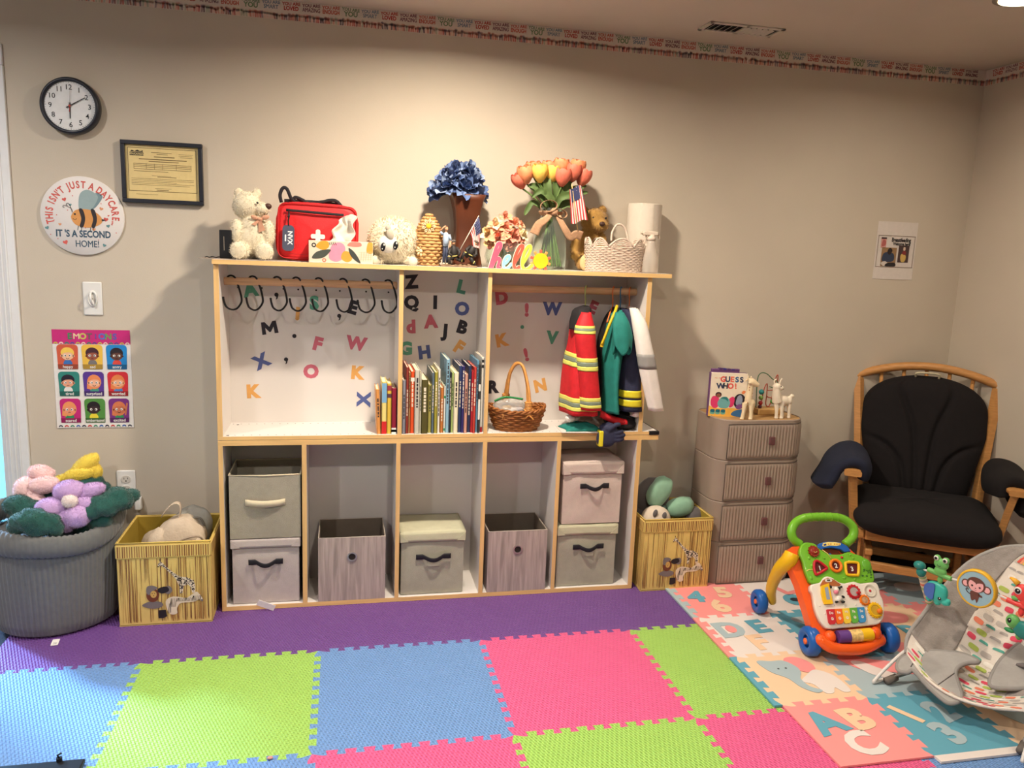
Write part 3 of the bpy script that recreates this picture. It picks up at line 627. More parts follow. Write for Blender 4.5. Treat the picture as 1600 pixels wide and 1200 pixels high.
# ================================================================== BOOKS
rb = random.Random(4)
mPage = M('book_pages', (226, 212, 184), .85, .08, 120, stretch=(60, 1, 1))
def book(lb, pxl, pxr, top, col, dep, grp, cat='book', lean=0, bands=(), y0=.385, zb=ZL1+.0165, topcol=None):
    p0, p1 = xat(pxl, y0, zb+.1), xat(pxr, y0, zb+.1); w_ = max(.004, min(p1, .6605 if p0 > .31 else .305)-p0-.0006); h = PY((pxl+pxr)/2, top, y0+.02).z-zb
    t = thing('book', lb, cat, (p0+w_/2, y0, zb), grp)
    m = P('cover_%d_%d_%d' % col, col, .45); th = min(.0022, w_*.2)
    X = T(p0, y0, zb) @ RY(lean)
    b = MB(X); b.box((0, 0, 0), (w_, th, h), m, bev=th*.4, seg=1); b.box((0, 0, 0), (th, dep, h), m); b.box((w_-th, 0, 0), (w_, dep, h), m)
    for z0, z1, c in bands: b.box((.0001, -.0004, h*z0), (w_-.0001, .0003, h*z1), P('cover_%d_%d_%d' % c, c, .45))
    L = rb.uniform(.35, .6)*h; z = rb.uniform(.25, .45)*h; lum = sum(col)
    if not bands or len(bands) < 2:
        mt = P('spine_dark', (50, 45, 50)) if lum > 420 else P('spine_light', (226, 214, 190)); q = z
        while q < z+L:
            e = rb.uniform(.006, .02); b.box((w_*.32, -.0003, q), (w_*.68, .0003, min(q+e, h*.95)), mt); q += e+.004
    b.build('cover', t)
    b = MB(X); b.box((th+.0002, th+.0002, .003), (w_-th-.0002, dep-.004, h-.004), mPage); b.build('pages', t)
CX = lambda v: 560+v*.2333
CYb = lambda v: 420+v*.2333
BK = [(295, 317, 742, (140, 140, 150), 'grey'), (318, 336, 655, (150, 62, 52), 'brick red'), (337, 347, 690, (190, 150, 96), 'tan'), (348, 374, 682, (222, 84, 40), 'orange red'), (376, 409, 672, (196, 192, 178), 'pale grey'), (410, 421, 690, (226, 220, 196), 'ivory'),
      (422, 466, 738, (84, 78, 40), 'thick dark olive'), (467, 490, 768, (180, 172, 90), 'olive yellow'), (491, 506, 690, (96, 112, 124), 'slate'), (508, 530, 688, (160, 150, 60), 'mustard'), (531, 546, 668, (232, 226, 212), 'white'), (548, 571, 790, (196, 122, 62), 'brown orange'), (572, 583, 782, (226, 232, 222), 'white and green'),
      (584, 608, 602, (140, 180, 200), 'tall light blue'), (609, 620, 690, (44, 46, 54), 'thin black'), (621, 637, 690, (170, 190, 116), 'leaf green'), (638, 668, 692, (232, 222, 192), 'cream'), (669, 689, 646, (52, 66, 110), 'navy'), (690, 708, 650, (56, 50, 110), 'indigo'), (709, 730, 700, (206, 152, 136), 'dusty pink'),
      (731, 752, 645, (50, 58, 92), 'midnight blue'), (753, 767, 684, (180, 44, 54), 'crimson'), (768, 785, 655, (200, 66, 58), 'scarlet'), (786, 800, 610, (110, 160, 190), 'sky blue'), (801, 815, 640, (60, 58, 58), 'black and white'), (817, 845, 588, (226, 220, 208), 'tall white')]
for i, (a, c, tp, col, nm_) in enumerate(BK):
    bands = []
    if nm_ == 'tall white': bands = [(.0, .07, (150, 30, 40)), (.86, .9, (40, 40, 40)), (.93, .97, (40, 40, 40))]
    if nm_ == 'orange red': bands = [(.84, .90, (230, 224, 210))]
    if nm_ == 'black and white': bands = [(.2, .5, (230, 226, 216)), (.62, .72, (230, 226, 216))]
    if nm_ == 'white and green': bands = [(.05, .1, (40, 140, 90)), (.75, .8, (40, 140, 90))]
    nb = BK[i-1][4]+' book' if i else 'divider'
    book('%s picture book, upright just right of the %s' % (nm_, nb), CX(a), CX(c), CYb(tp), col, rb.uniform(.19, .225), 'picture books in the middle bay', bands=bands, y0=.385+rb.uniform(-.006, .012))
book('small orange book, leftmost of the four in the left bay', 589.4, 595.5, 607, (222, 150, 80), .14, 'small books in the left bay', lean=-2)
book('small book with blue, yellow and red bands on its spine, left bay', 596.5, 604.3, 595, (232, 214, 130), .14, 'small books in the left bay', bands=[(.0, .24, (206, 44, 44)), (.6, .97, (124, 172, 206))])
book('small yellow book between the banded and the maroon book, left bay', 604.8, 611.5, 598, (222, 184, 70), .14, 'small books in the left bay', bands=[(.72, .8, (90, 60, 70)), (.86, .96, (150, 60, 70))])
book('small maroon book beside the divider, left bay', 612, 619.5, 605, (140, 34, 54), .14, 'small books in the left bay', bands=[(.0, .13, (226, 228, 220)), (.04, .09, (50, 130, 100))])

# ================================================================== ON THE LEFT WALL
# clock
t = thing('wall_clock', 'round black-rimmed wall clock with white dial', 'clock', (-.925, WALL, 1.97))
X = wallf(-.918, 1.969); mk = M('clock_black', (36, 38, 48), .35)
b = MB(X); b.lathe([(.099, 0), (.104, .006), (.104, .030), (.100, .040), (.094, .042), (.090, .038), (.088, .028)], mk, 56, cap=False); b.build('rim', t)
b = MB(X); b.poly(circ(0, 0, .0885, n=48), P('dial_white', (226, 226, 226)), .029, .0); b.build('dial', t)
b = MB(X); ink = P('dial_ink', (36, 36, 40))
for h in range(1, 13):
    a = R_(90-30*h); b.text(str(h), .068*math.cos(a), .068*math.sin(a), .026, ink, .0296, bold=.008)
for h in range(60):
    a = R_(6*h); L = .005 if h % 5 == 0 else .002; c_, s_ = math.cos(a), math.sin(a)
    b.poly([(.0865*c_-.0006*s_, .0865*s_+.0006*c_), ((.0865-L)*c_-.0006*s_, (.0865-L)*s_+.0006*c_), ((.0865-L)*c_+.0006*s_, (.0865-L)*s_-.0006*c_), (.0865*c_+.0006*s_, .0865*s_-.0006*c_)], ink, .0296)
b.build('numerals', t)
def hand(nm_, a, L, tail, wd, m, w):
    b = MB(X @ RZ(a)); b.poly([(-tail, -wd), (L, -wd*.6), (L, wd*.6), (-tail, wd)], m, w+.001, w); b.build(nm_, t)
hand('hour_hand', -91, .046, .012, .0026, ink, .0305); hand('minute_hand', 31, .064, .014, .002, ink, .032)
b = MB(X @ RZ(86)); b.poly([(0, -.0006), (.064, -.0004), (.064, .0004), (0, .0006)], P('hand_grey', (130, 120, 120)), .0345, .034); b.poly([(-.022, -.0014), (0, -.001), (0, .001), (-.022, .0014)], P('hand_red', (170, 60, 50)), .0345, .034); b.poly(circ(0, 0, .004), P('hand_red', (170, 60, 50)), .035, .034); b.build('second_hand', t)
# framed certificate
t = thing('framed_certificate', 'black frame holding a yellowed certificate', 'picture frame', (-.605, WALL, 1.63))
X = wallf(-.603, 1.742); hw, hh, fw = .149, .118, .0155
b = MB(X); mf = M('frame_black', (34, 36, 46), .4)
for lo, hi in (((-hw, -hh), (hw, -hh+fw)), ((-hw, hh-fw), (hw, hh)), ((-hw, -hh+fw), (-hw+fw, hh-fw)), ((hw-fw, -hh+fw), (hw, hh-fw))): b.box((lo[0], lo[1], 0), (hi[0], hi[1], .022), mf, bev=.002)
b.build('frame', t)
b = MB(X); b.poly([(-hw+fw, -hh+fw), (hw-fw, -hh+fw), (hw-fw, hh-fw), (-hw+fw, hh-fw)], P('certificate_paper', (222, 198, 138), .4), .010, 0); ci = P('certificate_ink', (104, 84, 52)); cb = P('certificate_black', (40, 36, 34))
ix, iy = hw-fw-.008, hh-fw
for lo, hi in (((-ix, -iy+.03), (ix, -iy+.032)), ((-ix, iy-.012), (ix, iy-.010)), ((-ix, -iy+.03), (-ix+.0018, iy-.01)), ((ix-.0018, -iy+.03), (ix, iy-.01))): b.poly([lo, (hi[0], lo[1]), hi, (lo[0], hi[1])], ci, .0104)
def ln(x0, x1, y, h=.0016, m=ci): b.poly([(x0, y-h/2), (x1, y-h/2), (x1, y+h/2), (x0, y+h/2)], m, .0105)
b.poly([(-.118, .062), (-.068, .062), (-.068, .074), (-.118, .074)], cb, .0105); b.text('EDUCATION', -.093, .068, .0092, P('certificate_paper', 0), .011, bold=.03)
b.poly([(-.116, .076), (-.11, .082), (-.1, .078), (-.09, .083), (-.08, .079), (-.07, .082), (-.07, .076)], cb, .0105)
for x0, x1, y, h in ((-.04, .035, .076, .0016), (-.02, .02, .070, .0014), (.06, .115, .074, .001), (.06, .11, .068, .001), (.065, .112, .062, .001), (-.03, .045, .060, .003), (-.085, .09, .050, .003), (-.05, .06, .042, .0025), (-.04, .03, -.012, .001), (-.02, .05, -.016, .002), (-.115, .115, -.024, .001), (-.115, .115, -.030, .001), (-.115, .05, -.036, .001), (-.115, .115, -.042, .001), (-.115, .1, -.048, .001), (-.03, .03, -.060, .001), (-.025, .02, -.066, .002), (-.10, -.02, -.084, .001)): ln(x0, x1, y, h)
for y in (.032, .026, .020, .012, .004): ln(-.105, .105 if y > .01 else .02, y, .0014)
for x in (-.105, -.06, -.03, .0, .05, .105): b.poly([(x, .012), (x+.001, .012), (x+.001, .034), (x, .034)], ci, .0105)
b.build('certificate', t)
# round bee sign
t = thing('round_sign', 'round white wooden sign with a bee and red and navy lettering', 'sign', (-.9, WALL, 1.42))
X = wallf(-.900, 1.564); Rr = .150
b = MB(X); b.lathe([(Rr-.001, 0), (Rr, .002), (Rr, .008), (Rr-.002, .010), (0, .010)], M('sign_white', (226, 220, 216), .6, .03, 6, stretch=(1, 14, 1)), 64); b.build('board', t)
b = MB(X); cor = P('sign_coral', (206, 92, 84)); nav = P('sign_navy', (58, 84, 104)); W1 = .0106
s_ = "THIS ISN'T JUST A DAYCARE..."; adv = {'I': .45, "'": .35, ' ': .5, '.': .3, 'J': .75, 'A': 1.05, 'T': .9}
tot = sum(adv.get(c, 1) for c in s_); ang = 197
for c in s_:
    q = adv.get(c, 1)/tot*214; a = ang-q/2
    if c != ' ':
        r = .119; b.text(c, r*math.cos(R_(a)), r*math.sin(R_(a)), .037, cor, W1, bold=.03, rot=a-90, sx=.72)
    ang -= q
b.text("IT 'S A SECOND", 0, -.068, .036, nav, W1, bold=.032, sx=.78); b.text("HOME!", .012, -.106, .036, nav, W1, bold=.025, sx=.78); b.build('lettering', t)
b = MB(X @ T(.008, .0, 0)); hc = [cor, P('sign_peach', (216, 150, 110)), P('sign_teal', (96, 140, 144))]
def heart(x, y, s, m, rot=0):
    pts = [(s*.062*16*math.sin(t_)**3*.062*10, s*.04*(13*math.cos(t_)-5*math.cos(2*t_)-2*math.cos(3*t_)-math.cos(4*t_))) for t_ in [2*PI*i/20 for i in range(20)]]
    a = R_(rot); b.poly([(x+p*math.cos(a)-q*math.sin(a), y+p*math.sin(a)+q*math.cos(a)) for p, q in pts], m, W1)
for x, y, s, k, r in ((-.07, .06, .013, 0, 20), (.06, .03, .012, 1, -20), (.075, -.01, .014, 0, -10), (.082, -.035, .011, 2, 15), (-.09, -.035, .009, 1, 0), (-.136, -.05, .012, 2, 25), (-.074, -.103, .015, 0, 20), (.065, -.11, .011, 2, -25), (-.05, .04, .009, 2, 10), (.03, -.05, .011, 1, 0), (.085, .005, .006, 0, 0)): heart(x, y, s, hc[k], r)
for x, y in ((-.10, .0), (-.06, .02), (-.11, -.02), (.11, -.06), (.05, .0), (-.125, -.075), (.045, -.09), (-.1, -.09), (.0, -.045), (.06, .05), (-.04, .075)): b.poly(circ(x, y, .002, n=8), hc[0], W1)
b.build('hearts', t); b = MB(X @ T(.008, .0, 0)); wg = P('bee_wing', (150, 170, 172)); wg2 = P('bee_wing_shade', (120, 144, 150)); bo = P('bee_orange', (214, 150, 86)); bk = P('bee_black', (48, 42, 46))
b.poly(blob([(.0, .02), (.035, .03), (.065, .07), (.06, .085), (.04, .088), (.015, .06)]), wg2, W1); b.poly(blob([(-.015, .02), (.02, .022), (.05, .07), (.035, .092), (.01, .1), (-.012, .085), (-.02, .05)]), wg, W1+.0002)
b.poly(blob([(-.048, .0), (-.03, .022), (.01, .026), (.045, .012), (.062, -.012), (.05, -.032), (.01, -.044), (-.03, -.036), (-.046, -.018)]), bo, W1+.0004)
for x in (-.012, .03): b.poly(blob([(x-.008, .025), (x+.006, .024), (x+.013, -.01), (x+.004, -.042), (x-.008, -.04), (x-.001, -.01)]), bk, W1+.0006)
b.poly([(.06, -.008), (.075, -.013), (.06, -.018)], bk, W1+.0006); b.poly(circ(-.035, .006, .004, n=10), bk, W1+.0006)
b.ring((-.036, -.008), .006, .0078, bk, W1+.0006, n=10, a0=200, a1=340)
for x, y in ((-.058, .044), (-.070, .036)): b.tube(spl([(-.044, .012, W1), (-.047, .026, W1), (x+.004, y, W1), (x-.004, y+.001, W1), (x-.006, y-.005, W1), (x-.001, y-.006, W1)], 4), .0011, bk, 5)
for x in (-.025, -.012, .02, .03): b.poly([(x, -.035), (x+.002, -.035), (x-.002, -.055), (x-.004, -.055)], bk, W1+.0003)
b.build('bee_picture', t)
# switch + outlet
mpl = M('switch_plastic', (226, 224, 220), .35, .01)
t = thing('light_switch', 'white wall switch with an oval child guard', 'light switch', (-.882, WALL, 1.18))
X = wallf(-.881, 1.244); b = MB(X); b.box((-.035, -.066, 0), (.035, .066, .006), mpl, bev=.004); b.build('plate', t)
b = MB(X); b.lathe([(.019, .006), (.019, .009), (.016, .011), (.0145, .011), (.0145, .007)], mpl, 28, X=SC(1, 1.75, 1)); b.build('guard_ring', t)
b = MB(X); b.tube(spl([(-.004, .026, .008), (-.002, .018, .026), (.0, .002, .032), (.0, -.014, .026), (.0, -.024, .010)], 5), .005, mpl, 8, flat=.6); b.build('guard_loop', t)
b = MB(X); b.box((-.004, -.004, .004), (.004, .012, .014), mpl, X=RX(-25), bev=.001); b.build('toggle', t)
t = thing('wall_outlet', 'white double wall outlet behind the grey corduroy basket', 'outlet', (-.79, WALL, .42))
X = wallf(-.790, .478); b = MB(X); b.box((-.036, -.059, 0), (.036, .059, .006), mpl, bev=.004); b.build('plate', t)
for v in (.0215, -.0215):
    b = MB(X @ T(0, v, 0)); b.poly(rrect(-.017, -.0155, .017, .0155, .013), M('outlet_face', (200, 194, 186), .4), .0085, .005)
    dk = MC['hole_dark']; b.poly([(-.008, -.001), (-.006, -.001), (-.006, .008), (-.008, .008)], dk, .0088); b.poly([(.006, 0), (.008, 0), (.008, .007), (.006, .007)], dk, .0088); b.poly(circ(0, -.007, .003, n=10), dk, .0088); b.build('receptacle', t)
b = MB(wallf(-.745, .405)); b.box((-.012, -.035, 0), (.014, .02, .03), mpl, bev=.005); o = b.build('plug_adapter', at=(-.745, WALL, .38)); tag(o, 'small white plug-in adapter low on the wall behind the basket', 'adapter')
# emotions poster
t = thing('emotions_poster', 'children\'s emotions poster with nine coloured cartoon faces', 'poster', (-.895, WALL, .72))
X = wallf(-.8945, .9195); PW, PH = .1435, .200
b = MB(X); b.grid(lambda u, v: (mix(-PW, PW, u), mix(-PH, PH, v), .0012+.008*max(0, .3-v)*(.5+abs(u-.5))), 8, 12, P('poster_white', (226, 222, 218))); b.build('sheet', t)
def pl(v): return .0012+.008*max(0, .3-(v+PH)/(2*PH))*.95
b = MB(X); mg = P('poster_magenta', (196, 44, 120)); b.poly([(-PW, PH-.058), (PW, PH-.058), (PW, PH), (-PW, PH)], mg, .0018)
pal = [(70, 130, 90), (236, 210, 170), (200, 190, 100), (110, 90, 90), (120, 70, 150), (90, 110, 190), (110, 150, 90), (90, 90, 170)]
for i, c in enumerate('EMOTIONS'): b.text(c, -.078+i*.0235, PH-.026, .033 if c != 'I' else .026, P('poster_l%d' % i, pal[i]), .0024, bold=.04)
for i in range(14):
    c = [(196, 180, 80), (230, 200, 190), (60, 120, 110), (90, 70, 140)][i % 4]; b.ring((-PW+.012+i*.0203, PH-.058), .004, .0085, P('poster_r%d' % (i % 4), c), .0022, n=8, a0=0, a1=180)
b.build('header', t); b = MB(X)
for i in range(13):
    c = [(60, 60, 80), (200, 70, 70), (70, 140, 110), (60, 100, 170)][i % 4]; b.ring((-PW+.014+i*.0215, -PH+.004), .0035, .008, P('poster_q%d' % (i % 4), c), .0042, n=8, a0=0, a1=180)
b.build('footer', t)
cells = [('happy', (206, 92, 66), (236, 186, 150), (240, 200, 90), (60, 110, 180)), ('sad', (232, 186, 76), (150, 84, 66), (70, 40, 50), (120, 116, 116)), ('angry', (36, 134, 204), (96, 60, 52), (44, 34, 40), (214, 76, 66)),
         ('tired', (50, 132, 122), (226, 160, 130), (40, 36, 50), (226, 224, 220)), ('surprised', (88, 56, 144), (238, 178, 146), (232, 140, 90), (70, 150, 130)), ('worried', (208, 48, 58), (234, 170, 132), (226, 130, 76), (80, 130, 190)),
         ('scared', (192, 40, 118), (232, 150, 116), (234, 150, 96), (50, 140, 90)), ('embarrassed', (82, 140, 66), (60, 42, 46), (36, 28, 32), (230, 210, 60)), ('excited', (118, 50, 128), (190, 110, 80), (210, 120, 80), (50, 140, 90))]
for i, (wd, bgc, sk, hr, cl) in enumerate(cells):
    c, r = i % 3, i//3; cx = -.0905+c*.0905; cy = PH-.058-.053-r*.110+.002; w = pl(cy)+.0012
    b = MB(X @ T(cx, cy, 0)); hw, hh = .039, .0495
    mb = P('cell_%d' % i, bgc); b.poly([(-hw+.003, -hh), (hw-.003, -hh), (hw, hh-.018)]+[(hw-.014+.014*math.cos(R_(a)), hh-.014+.014*math.sin(R_(a))) for a in (20, 45, 70, 90)]+[(-hw+.014+.014*math.cos(R_(a)), hh-.014+.014*math.sin(R_(a))) for a in (90, 110, 135, 160)]+[(-hw, hh-.018)], mb, w)
    mk_, mh_, mc_ = P('skin_%d' % i, sk), P('hair_%d' % i, hr), P('shirt_%d' % i, cl); ox = (.0, .0, .0, -.004, .002, .0, -.004, -.005, .0)[i]
    b.poly(blob([(ox-.015, -.032), (ox-.012, -.016), (ox, -.012), (ox+.012, -.016), (ox+.015, -.032)], 3), mc_, w+.0002)
    if i in (4, 5, 6, 8): b.poly(circ(ox, .008, .026, .030, n=18), mh_, w+.0003); b.poly([(ox-.026, .01), (ox-.028, -.02), (ox-.012, -.024), (ox, .0)], mh_, w+.00042)
    else: b.poly(circ(ox, .016, .0245, .022, n=18), mh_, w+.0003)
    b.poly(circ(ox, .005, .0225, .0185, n=18), mk_, w+.0005); b.poly(circ(ox-.022, .003, .004, n=8), mk_, w+.0005); b.poly(circ(ox+.022, .003, .004, n=8), mk_, w+.0005)
    b.poly(blob([(ox-.022, .009), (ox-.018, .024), (ox, .03), (ox+.018, .024), (ox+.022, .009), (ox+.012, .017), (ox-.01, .016)], 3), mh_, w+.0007)
    ew = P('eye_white', (236, 232, 228)); eb = P('eye_black', (30, 24, 28))
    for e in (-.009, .009): b.poly(circ(ox+e, .005, .0048, n=10), ew, w+.0008); b.poly(circ(ox+e*.85, .0045, .0025, n=8), eb, w+.001)
    if wd in ('happy', 'surprised', 'excited'): b.ring((ox, -.003), .005, .0068, eb, w+.001, n=8, a0=200, a1=340)
    else: b.ring((ox, -.0105), .004, .0055, eb, w+.001, n=8, a0=30, a1=150)
    if wd == 'excited': b.poly([(.02, -.02), (.026, -.02), (.034, .03), (.028, .032)], mk_, w+.0004)
    b.poly([(-hw+.003, -hh), (hw-.003, -hh), (hw-.0018, -hh+.019), (-hw+.0018, -hh+.019)], P('band_%d' % i, tuple(int(q*.72) for q in bgc)), w+.0012)
    b.text(wd, 0, -hh+.0095, .0165, P('poster_white', 0), w+.0016, bold=.02, sx=.8 if wd == 'embarrassed' else .95); b.build('cartoon_panel', t)
# notice on the right
t = thing('paper_notice', 'white taped paper notice above the rocking chair', 'notice', (2.71, WALL, 1.42))
p = [PY(a, c, WALL-.001) for a, c in ((1361, 437), (1423, 438), (1432, 349), (1371, 346))]; x0, x1, z0, z1 = 2.605, 2.826, 1.424, 1.699
X = wallf((x0+x1)/2, (z0+z1)/2); hw, hh = (x1-x0)/2, (z1-z0)/2; k = hw/610*2
b = MB(X); b.grid(lambda u, v: (mix(-hw, hw, u), mix(-hh, hh, v), .001+.01*max(0, .15-v)*math.sin(PI*u)), 8, 10, P('notice_paper', (214, 204, 196))); b.build('sheet', t)
b = MB(X); ik = P('notice_ink', (30, 26, 28)); bx, by0, by1 = hw*.92, -hh*.58, hh*.52
for lo, hi in (((-bx, by0), (bx, by0+.002)), ((-bx, by1-.002), (bx, by1)), ((-bx, by0), (-bx+.002, by1)), ((bx-.002, by0), (bx, by1))): b.poly([lo, (hi[0], lo[1]), hi, (lo[0], hi[1])], P('notice_line', (110, 84, 66)), .0024)
b.text('Breastfeeding', .026, .053, .027, ik, .0026, bold=.03, sx=.72); b.text('Welcome here!', .030, .034, .021, ik, .0026, bold=.03, sx=.72); b.build('lettering', t)
b = MB(X); w = .0026
def pic(x0_, y0_, x1_, y1_, c, w_=w): b.poly([(x0_, y0_), (x1_, y0_), (x1_, y1_), (x0_, y1_)], P('notice_%d_%d_%d' % c, c), w_)
def bl(pts, c, w_): b.poly(blob(pts, 4), P('notice_%d_%d_%d' % c, c), w_)
pic(-.085, .012, -.056, .062, (206, 150, 138)); pic(-.085, .054, -.056, .062, (60, 40, 44), .003); bl([(-.08, .02), (-.06, .025), (-.06, .045), (-.075, .05)], (176, 96, 92), .003)
pic(-.076, -.075, .006, .014, (150, 118, 84)); bl([(-.07, -.05), (-.065, -.015), (-.04, -.008), (-.01, -.015), (-.005, -.045), (-.03, -.055)], (52, 62, 84), .003); bl([(-.045, -.01), (-.04, .008), (-.028, .012), (-.018, .0), (-.03, -.02)], (44, 34, 34), .0034); bl([(-.076, -.06), (-.05, -.052), (-.03, -.07), (-.06, -.074)], (206, 196, 186), .0034); bl([(-.04, -.06), (.0, -.058), (.004, -.074), (-.05, -.074)], (40, 36, 40), .0036)
pic(.016, -.055, .075, .026, (74, 56, 56)); bl([(.035, -.05), (.03, -.02), (.045, -.012), (.06, -.025), (.055, -.05)], (206, 170, 96), .003); bl([(.035, -.012), (.045, .002), (.058, -.004), (.055, -.018)], (130, 50, 50), .0034); bl([(.042, .004), (.042, .018), (.052, .018), (.052, .004)], (214, 186, 166), .0036)
b.build('pictures', t)
# ================================================================== ALONG THE TOP OF THE SHELF
ZT = ZU1+.0004
mCream = M('cream_plush', (218, 206, 180), .95, .05, 60, sheen=.3); mNose = M('plush_nose', (70, 44, 34), .5)
# thin sheet and small dark bits at the left end
b = MB(); b.box((-.445, .40, ZT), (-.12, .60, ZT+.0025), M('thin_board', (150, 136, 124), .6)); tag(b.build('thin_board', at=(-.28, .5, ZT)), 'thin grey board lying under the black box, sticking out past the left end', 'board')
ZT2 = ZT+.0028
X, L, k = frame(354, .45, ZT2)
b = MB(X); b.box((-9, 0, -8), (9, 43, 8), MC['black_plastic'], bev=1.2); o = b.build('speaker_box', at=X.translation); tag(o, 'small black upright box at the left end of the shelf top', 'box')
b = MB(X); b.box((-2.5, 12, 8), (-1.7, 33, 8.15), P('tiny_print', (130, 120, 110))); b.build('printed_line', o)
X, L, k = frame(332, .44, ZT2)
b = MB(X); b.tube(spl([(-11, .6, 0), (-8, 2, 1), (-4, .8, 2), (0, 2.2, 1), (5, .8, 0), (9, 2, -2), (13, .7, -4)], 5), .75, MC['black_plastic'], 6); tag(b.build('black_cable', at=X.translation), 'short black cable lying at the left end of the shelf top', 'cable')
X, L, k = frame(370, .42, ZT2)
b = MB(X); b.tube(spl([(-8, 3, 0), (-3, 4, 2), (2, 3, 1), (7, 5, 0)], 4), [2, 3, 3, 2.6, 2.4, 3, 3, 2.8, 2.4, 2, 2.2, 2.6, 2][:13], MC['black_plastic'], 8); tag(b.build('charger', at=X.translation), 'small black charger lying against the foot of the cream teddy bear', 'charger')

def teddy(px, y, z, lb, m, m2, nose, fur, parts, name='teddy_bear', seed=1, eye=True, spots=None, fl=.008):
    X, L, k = frame(px, y, z)
    t = thing(name, lb, 'soft toy', X.translation)
    b = MB(X)
    for c, r in parts: b.ell(c, r, m, u=18, v=12)
    b.fuse(k*1.6, 3); b.mats = [m]
    if fur: b.fur(fur, fl, .0011, m, seed)
    b.build('body', t)
    return t, X, L
# cream teddy bear, head turned to the right
t, X, L = teddy(396, .48, ZT2, 'cream teddy bear with a tan ribbon, sitting beside the black box', mCream, None, None, 5200,
    [((0, 32, 0), (29, 32, 22)), ((2, 44, 2), (22, 24, 19)), ((-8, 80, 0), (21, 21, 19)), ((13, 76, 5), (13, 10, 11)), ((-20, 98, -3), (7, 8, 5)), ((6, 99, -6), (7, 8, 5)), ((-22, 40, 12), (9, 20, 10)), ((24, 40, 10), (9, 20, 10)), ((-16, 12, 20), (13.5, 13, 15)), ((18, 12, 20), (13.5, 13, 14)), ((-18, 13, 32), (12, 13, 6)), ((19, 13, 31), (12, 13, 6))], seed=2)
b = MB(X); b.ell((23.5, 80, 9), (5.5, 4.5, 5), mNose, u=14, v=10); b.build('nose', t)
b = MB(X); b.ell((9, 84, 16.5), (1.8, 1.8, 1.6), MC['black_plastic'], u=10, v=8); b.build('eye', t)
b = MB(X); b.tube(spl([(18, 69, 12), (20, 66, 15), (23, 69, 13)], 4), .6, mNose, 6); b.build('mouth', t)
mRib = M('tan_ribbon', (190, 140, 112), .6, .08, 60)
b = MB(X); b.ell((12, 60, 19), (4, 3, 3), mRib, u=10, v=8); b.ell((20, 63, 18), (6, 3.5, 2), mRib, u=10, v=8, rot=RZ(20)); b.ell((5, 62, 19), (6, 3, 2), mRib, u=10, v=8, rot=RZ(-20)); b.add([(10, 60, 20), (14, 60, 21), (20, 44, 22), (10, 40, 21)], [(0, 3, 2, 1)], mRib); b.add([(11, 60, 20), (14, 60, 21), (6, 50, 22), (0, 52, 21)], [(0, 3, 2, 1)], mRib); b.build('ribbon', t, solid=.0015)
# red first aid bag
X, L, k = frame(495.5, .50, ZT)
t = thing('first_aid_bag', 'red first aid bag with a white cross and black handle straps', 'bag', X.translation)
mRed = M('red_nylon', (216, 36, 40), .55, .06, 30, .25, 300); mBk = M('black_webbing', (34, 30, 34), .7)
X2 = X @ RZ(-1.5); b = MB(X2)
def bagf(u, v):
    a = 2*PI*u; e = 5; cx_, cy_ = math.cos(a), math.sin(a); x = math.copysign(abs(cx_)**(2/e), cx_); y_ = math.copysign(abs(cy_)**(2/e), cy_)
    s_ = math.sin(PI*v); prof = min(1, (s_*3)**.35) if 0 < v < 1 else .0
    return (x*61*prof*(1-.02*(y_ > .5)), 44+y_*43.5*prof, 16*(1-2*v)+4*(1-x*x)*(1-y_*y_)*(1 if v < .5 else -1))
b.grid(bagf, 64, 16, mRed, cu=True); b.build('body', t, recalc=True)
def bz(x, y): return 17.2+3.0*max(0, 1-(x/61)**2)*max(0, 1-((y-44)/43)**2)
b = MB(X2); b.tube([(x, 73-.02*x, bz(x, 73)) for x in range(-46, 42, 6)], 2.0, mBk, 6, flat=.5); b.build('zipper', t)
b = MB(X2); b.tube([(x*.955, 44+(y_-44)*.955, 15.2) for x, y_ in rrect(-60, 1.5, 60, 86.5, 12)], .9, M('red_piping', (186, 30, 34), .6), 6, True); b.tube([(-57, 6+i*7.6-2, -2+14*0) for i in range(0)] or [(-50, 10, 17.6), (50, 10, 17.6)], .5, MC['red_piping'], 5); b.build('piping', t)
b = MB(X2)
for pts in ([(-54, 85, 2), (-56, 96, 4), (-52, 106, 5), (-46, 105, 5), (-40, 92, 4), (-34, 86, 2)], [(-38, 87, 2), (-34, 94, 3), (-24, 91, 3), (-14, 87, 2), (6, 90, 4), (16, 93, 4), (26, 93, 4), (34, 86, 2)], [(-50, 88, 0), (-10, 89, 1), (30, 88, 0)]):
    b.tube(spl(pts, 4), 2.6, mBk, 6, flat=.35)
b.build('handle_strap', t)
b = MB(X2 @ T(1, 38, 20.6)); w_ = P('cross_white', (226, 206, 198)); b.poly([p for q in [(rrect(-3.4, -10.4, 3.4, 10.4, 2.6))] for p in q], w_, .25, -.6); b.poly(rrect(-10.4, -3.4, 10.4, 3.4, 2.6), w_, .3, -.6); b.build('cross', t)
Xt = X2 @ T(-42, 33, 20.2) @ RZ(0); b = MB(Xt); b.poly(rrect(-8.5, -19, 8.5, 19, 6), M('tag_slate', (74, 78, 96), .5), 1, -.4); b.tube([(0, 18, .4), (-.5, 26, .6), (1, 33, 0), (0, 39, -1)], 1.1, MC['black_plastic'], 6); b.ell((0, 32, .5), (2, 3, 1.2), MC['black_plastic'], u=8, v=6)
wt = P('tag_white', (224, 224, 224)); b.text('NVX', 2.8, 0, 9.5, wt, 1.06, bold=.03, rot=-90); b.poly(rrect(-5, -5, -3, 5, .8), wt, 1.06); b.build('luggage_tag', t)
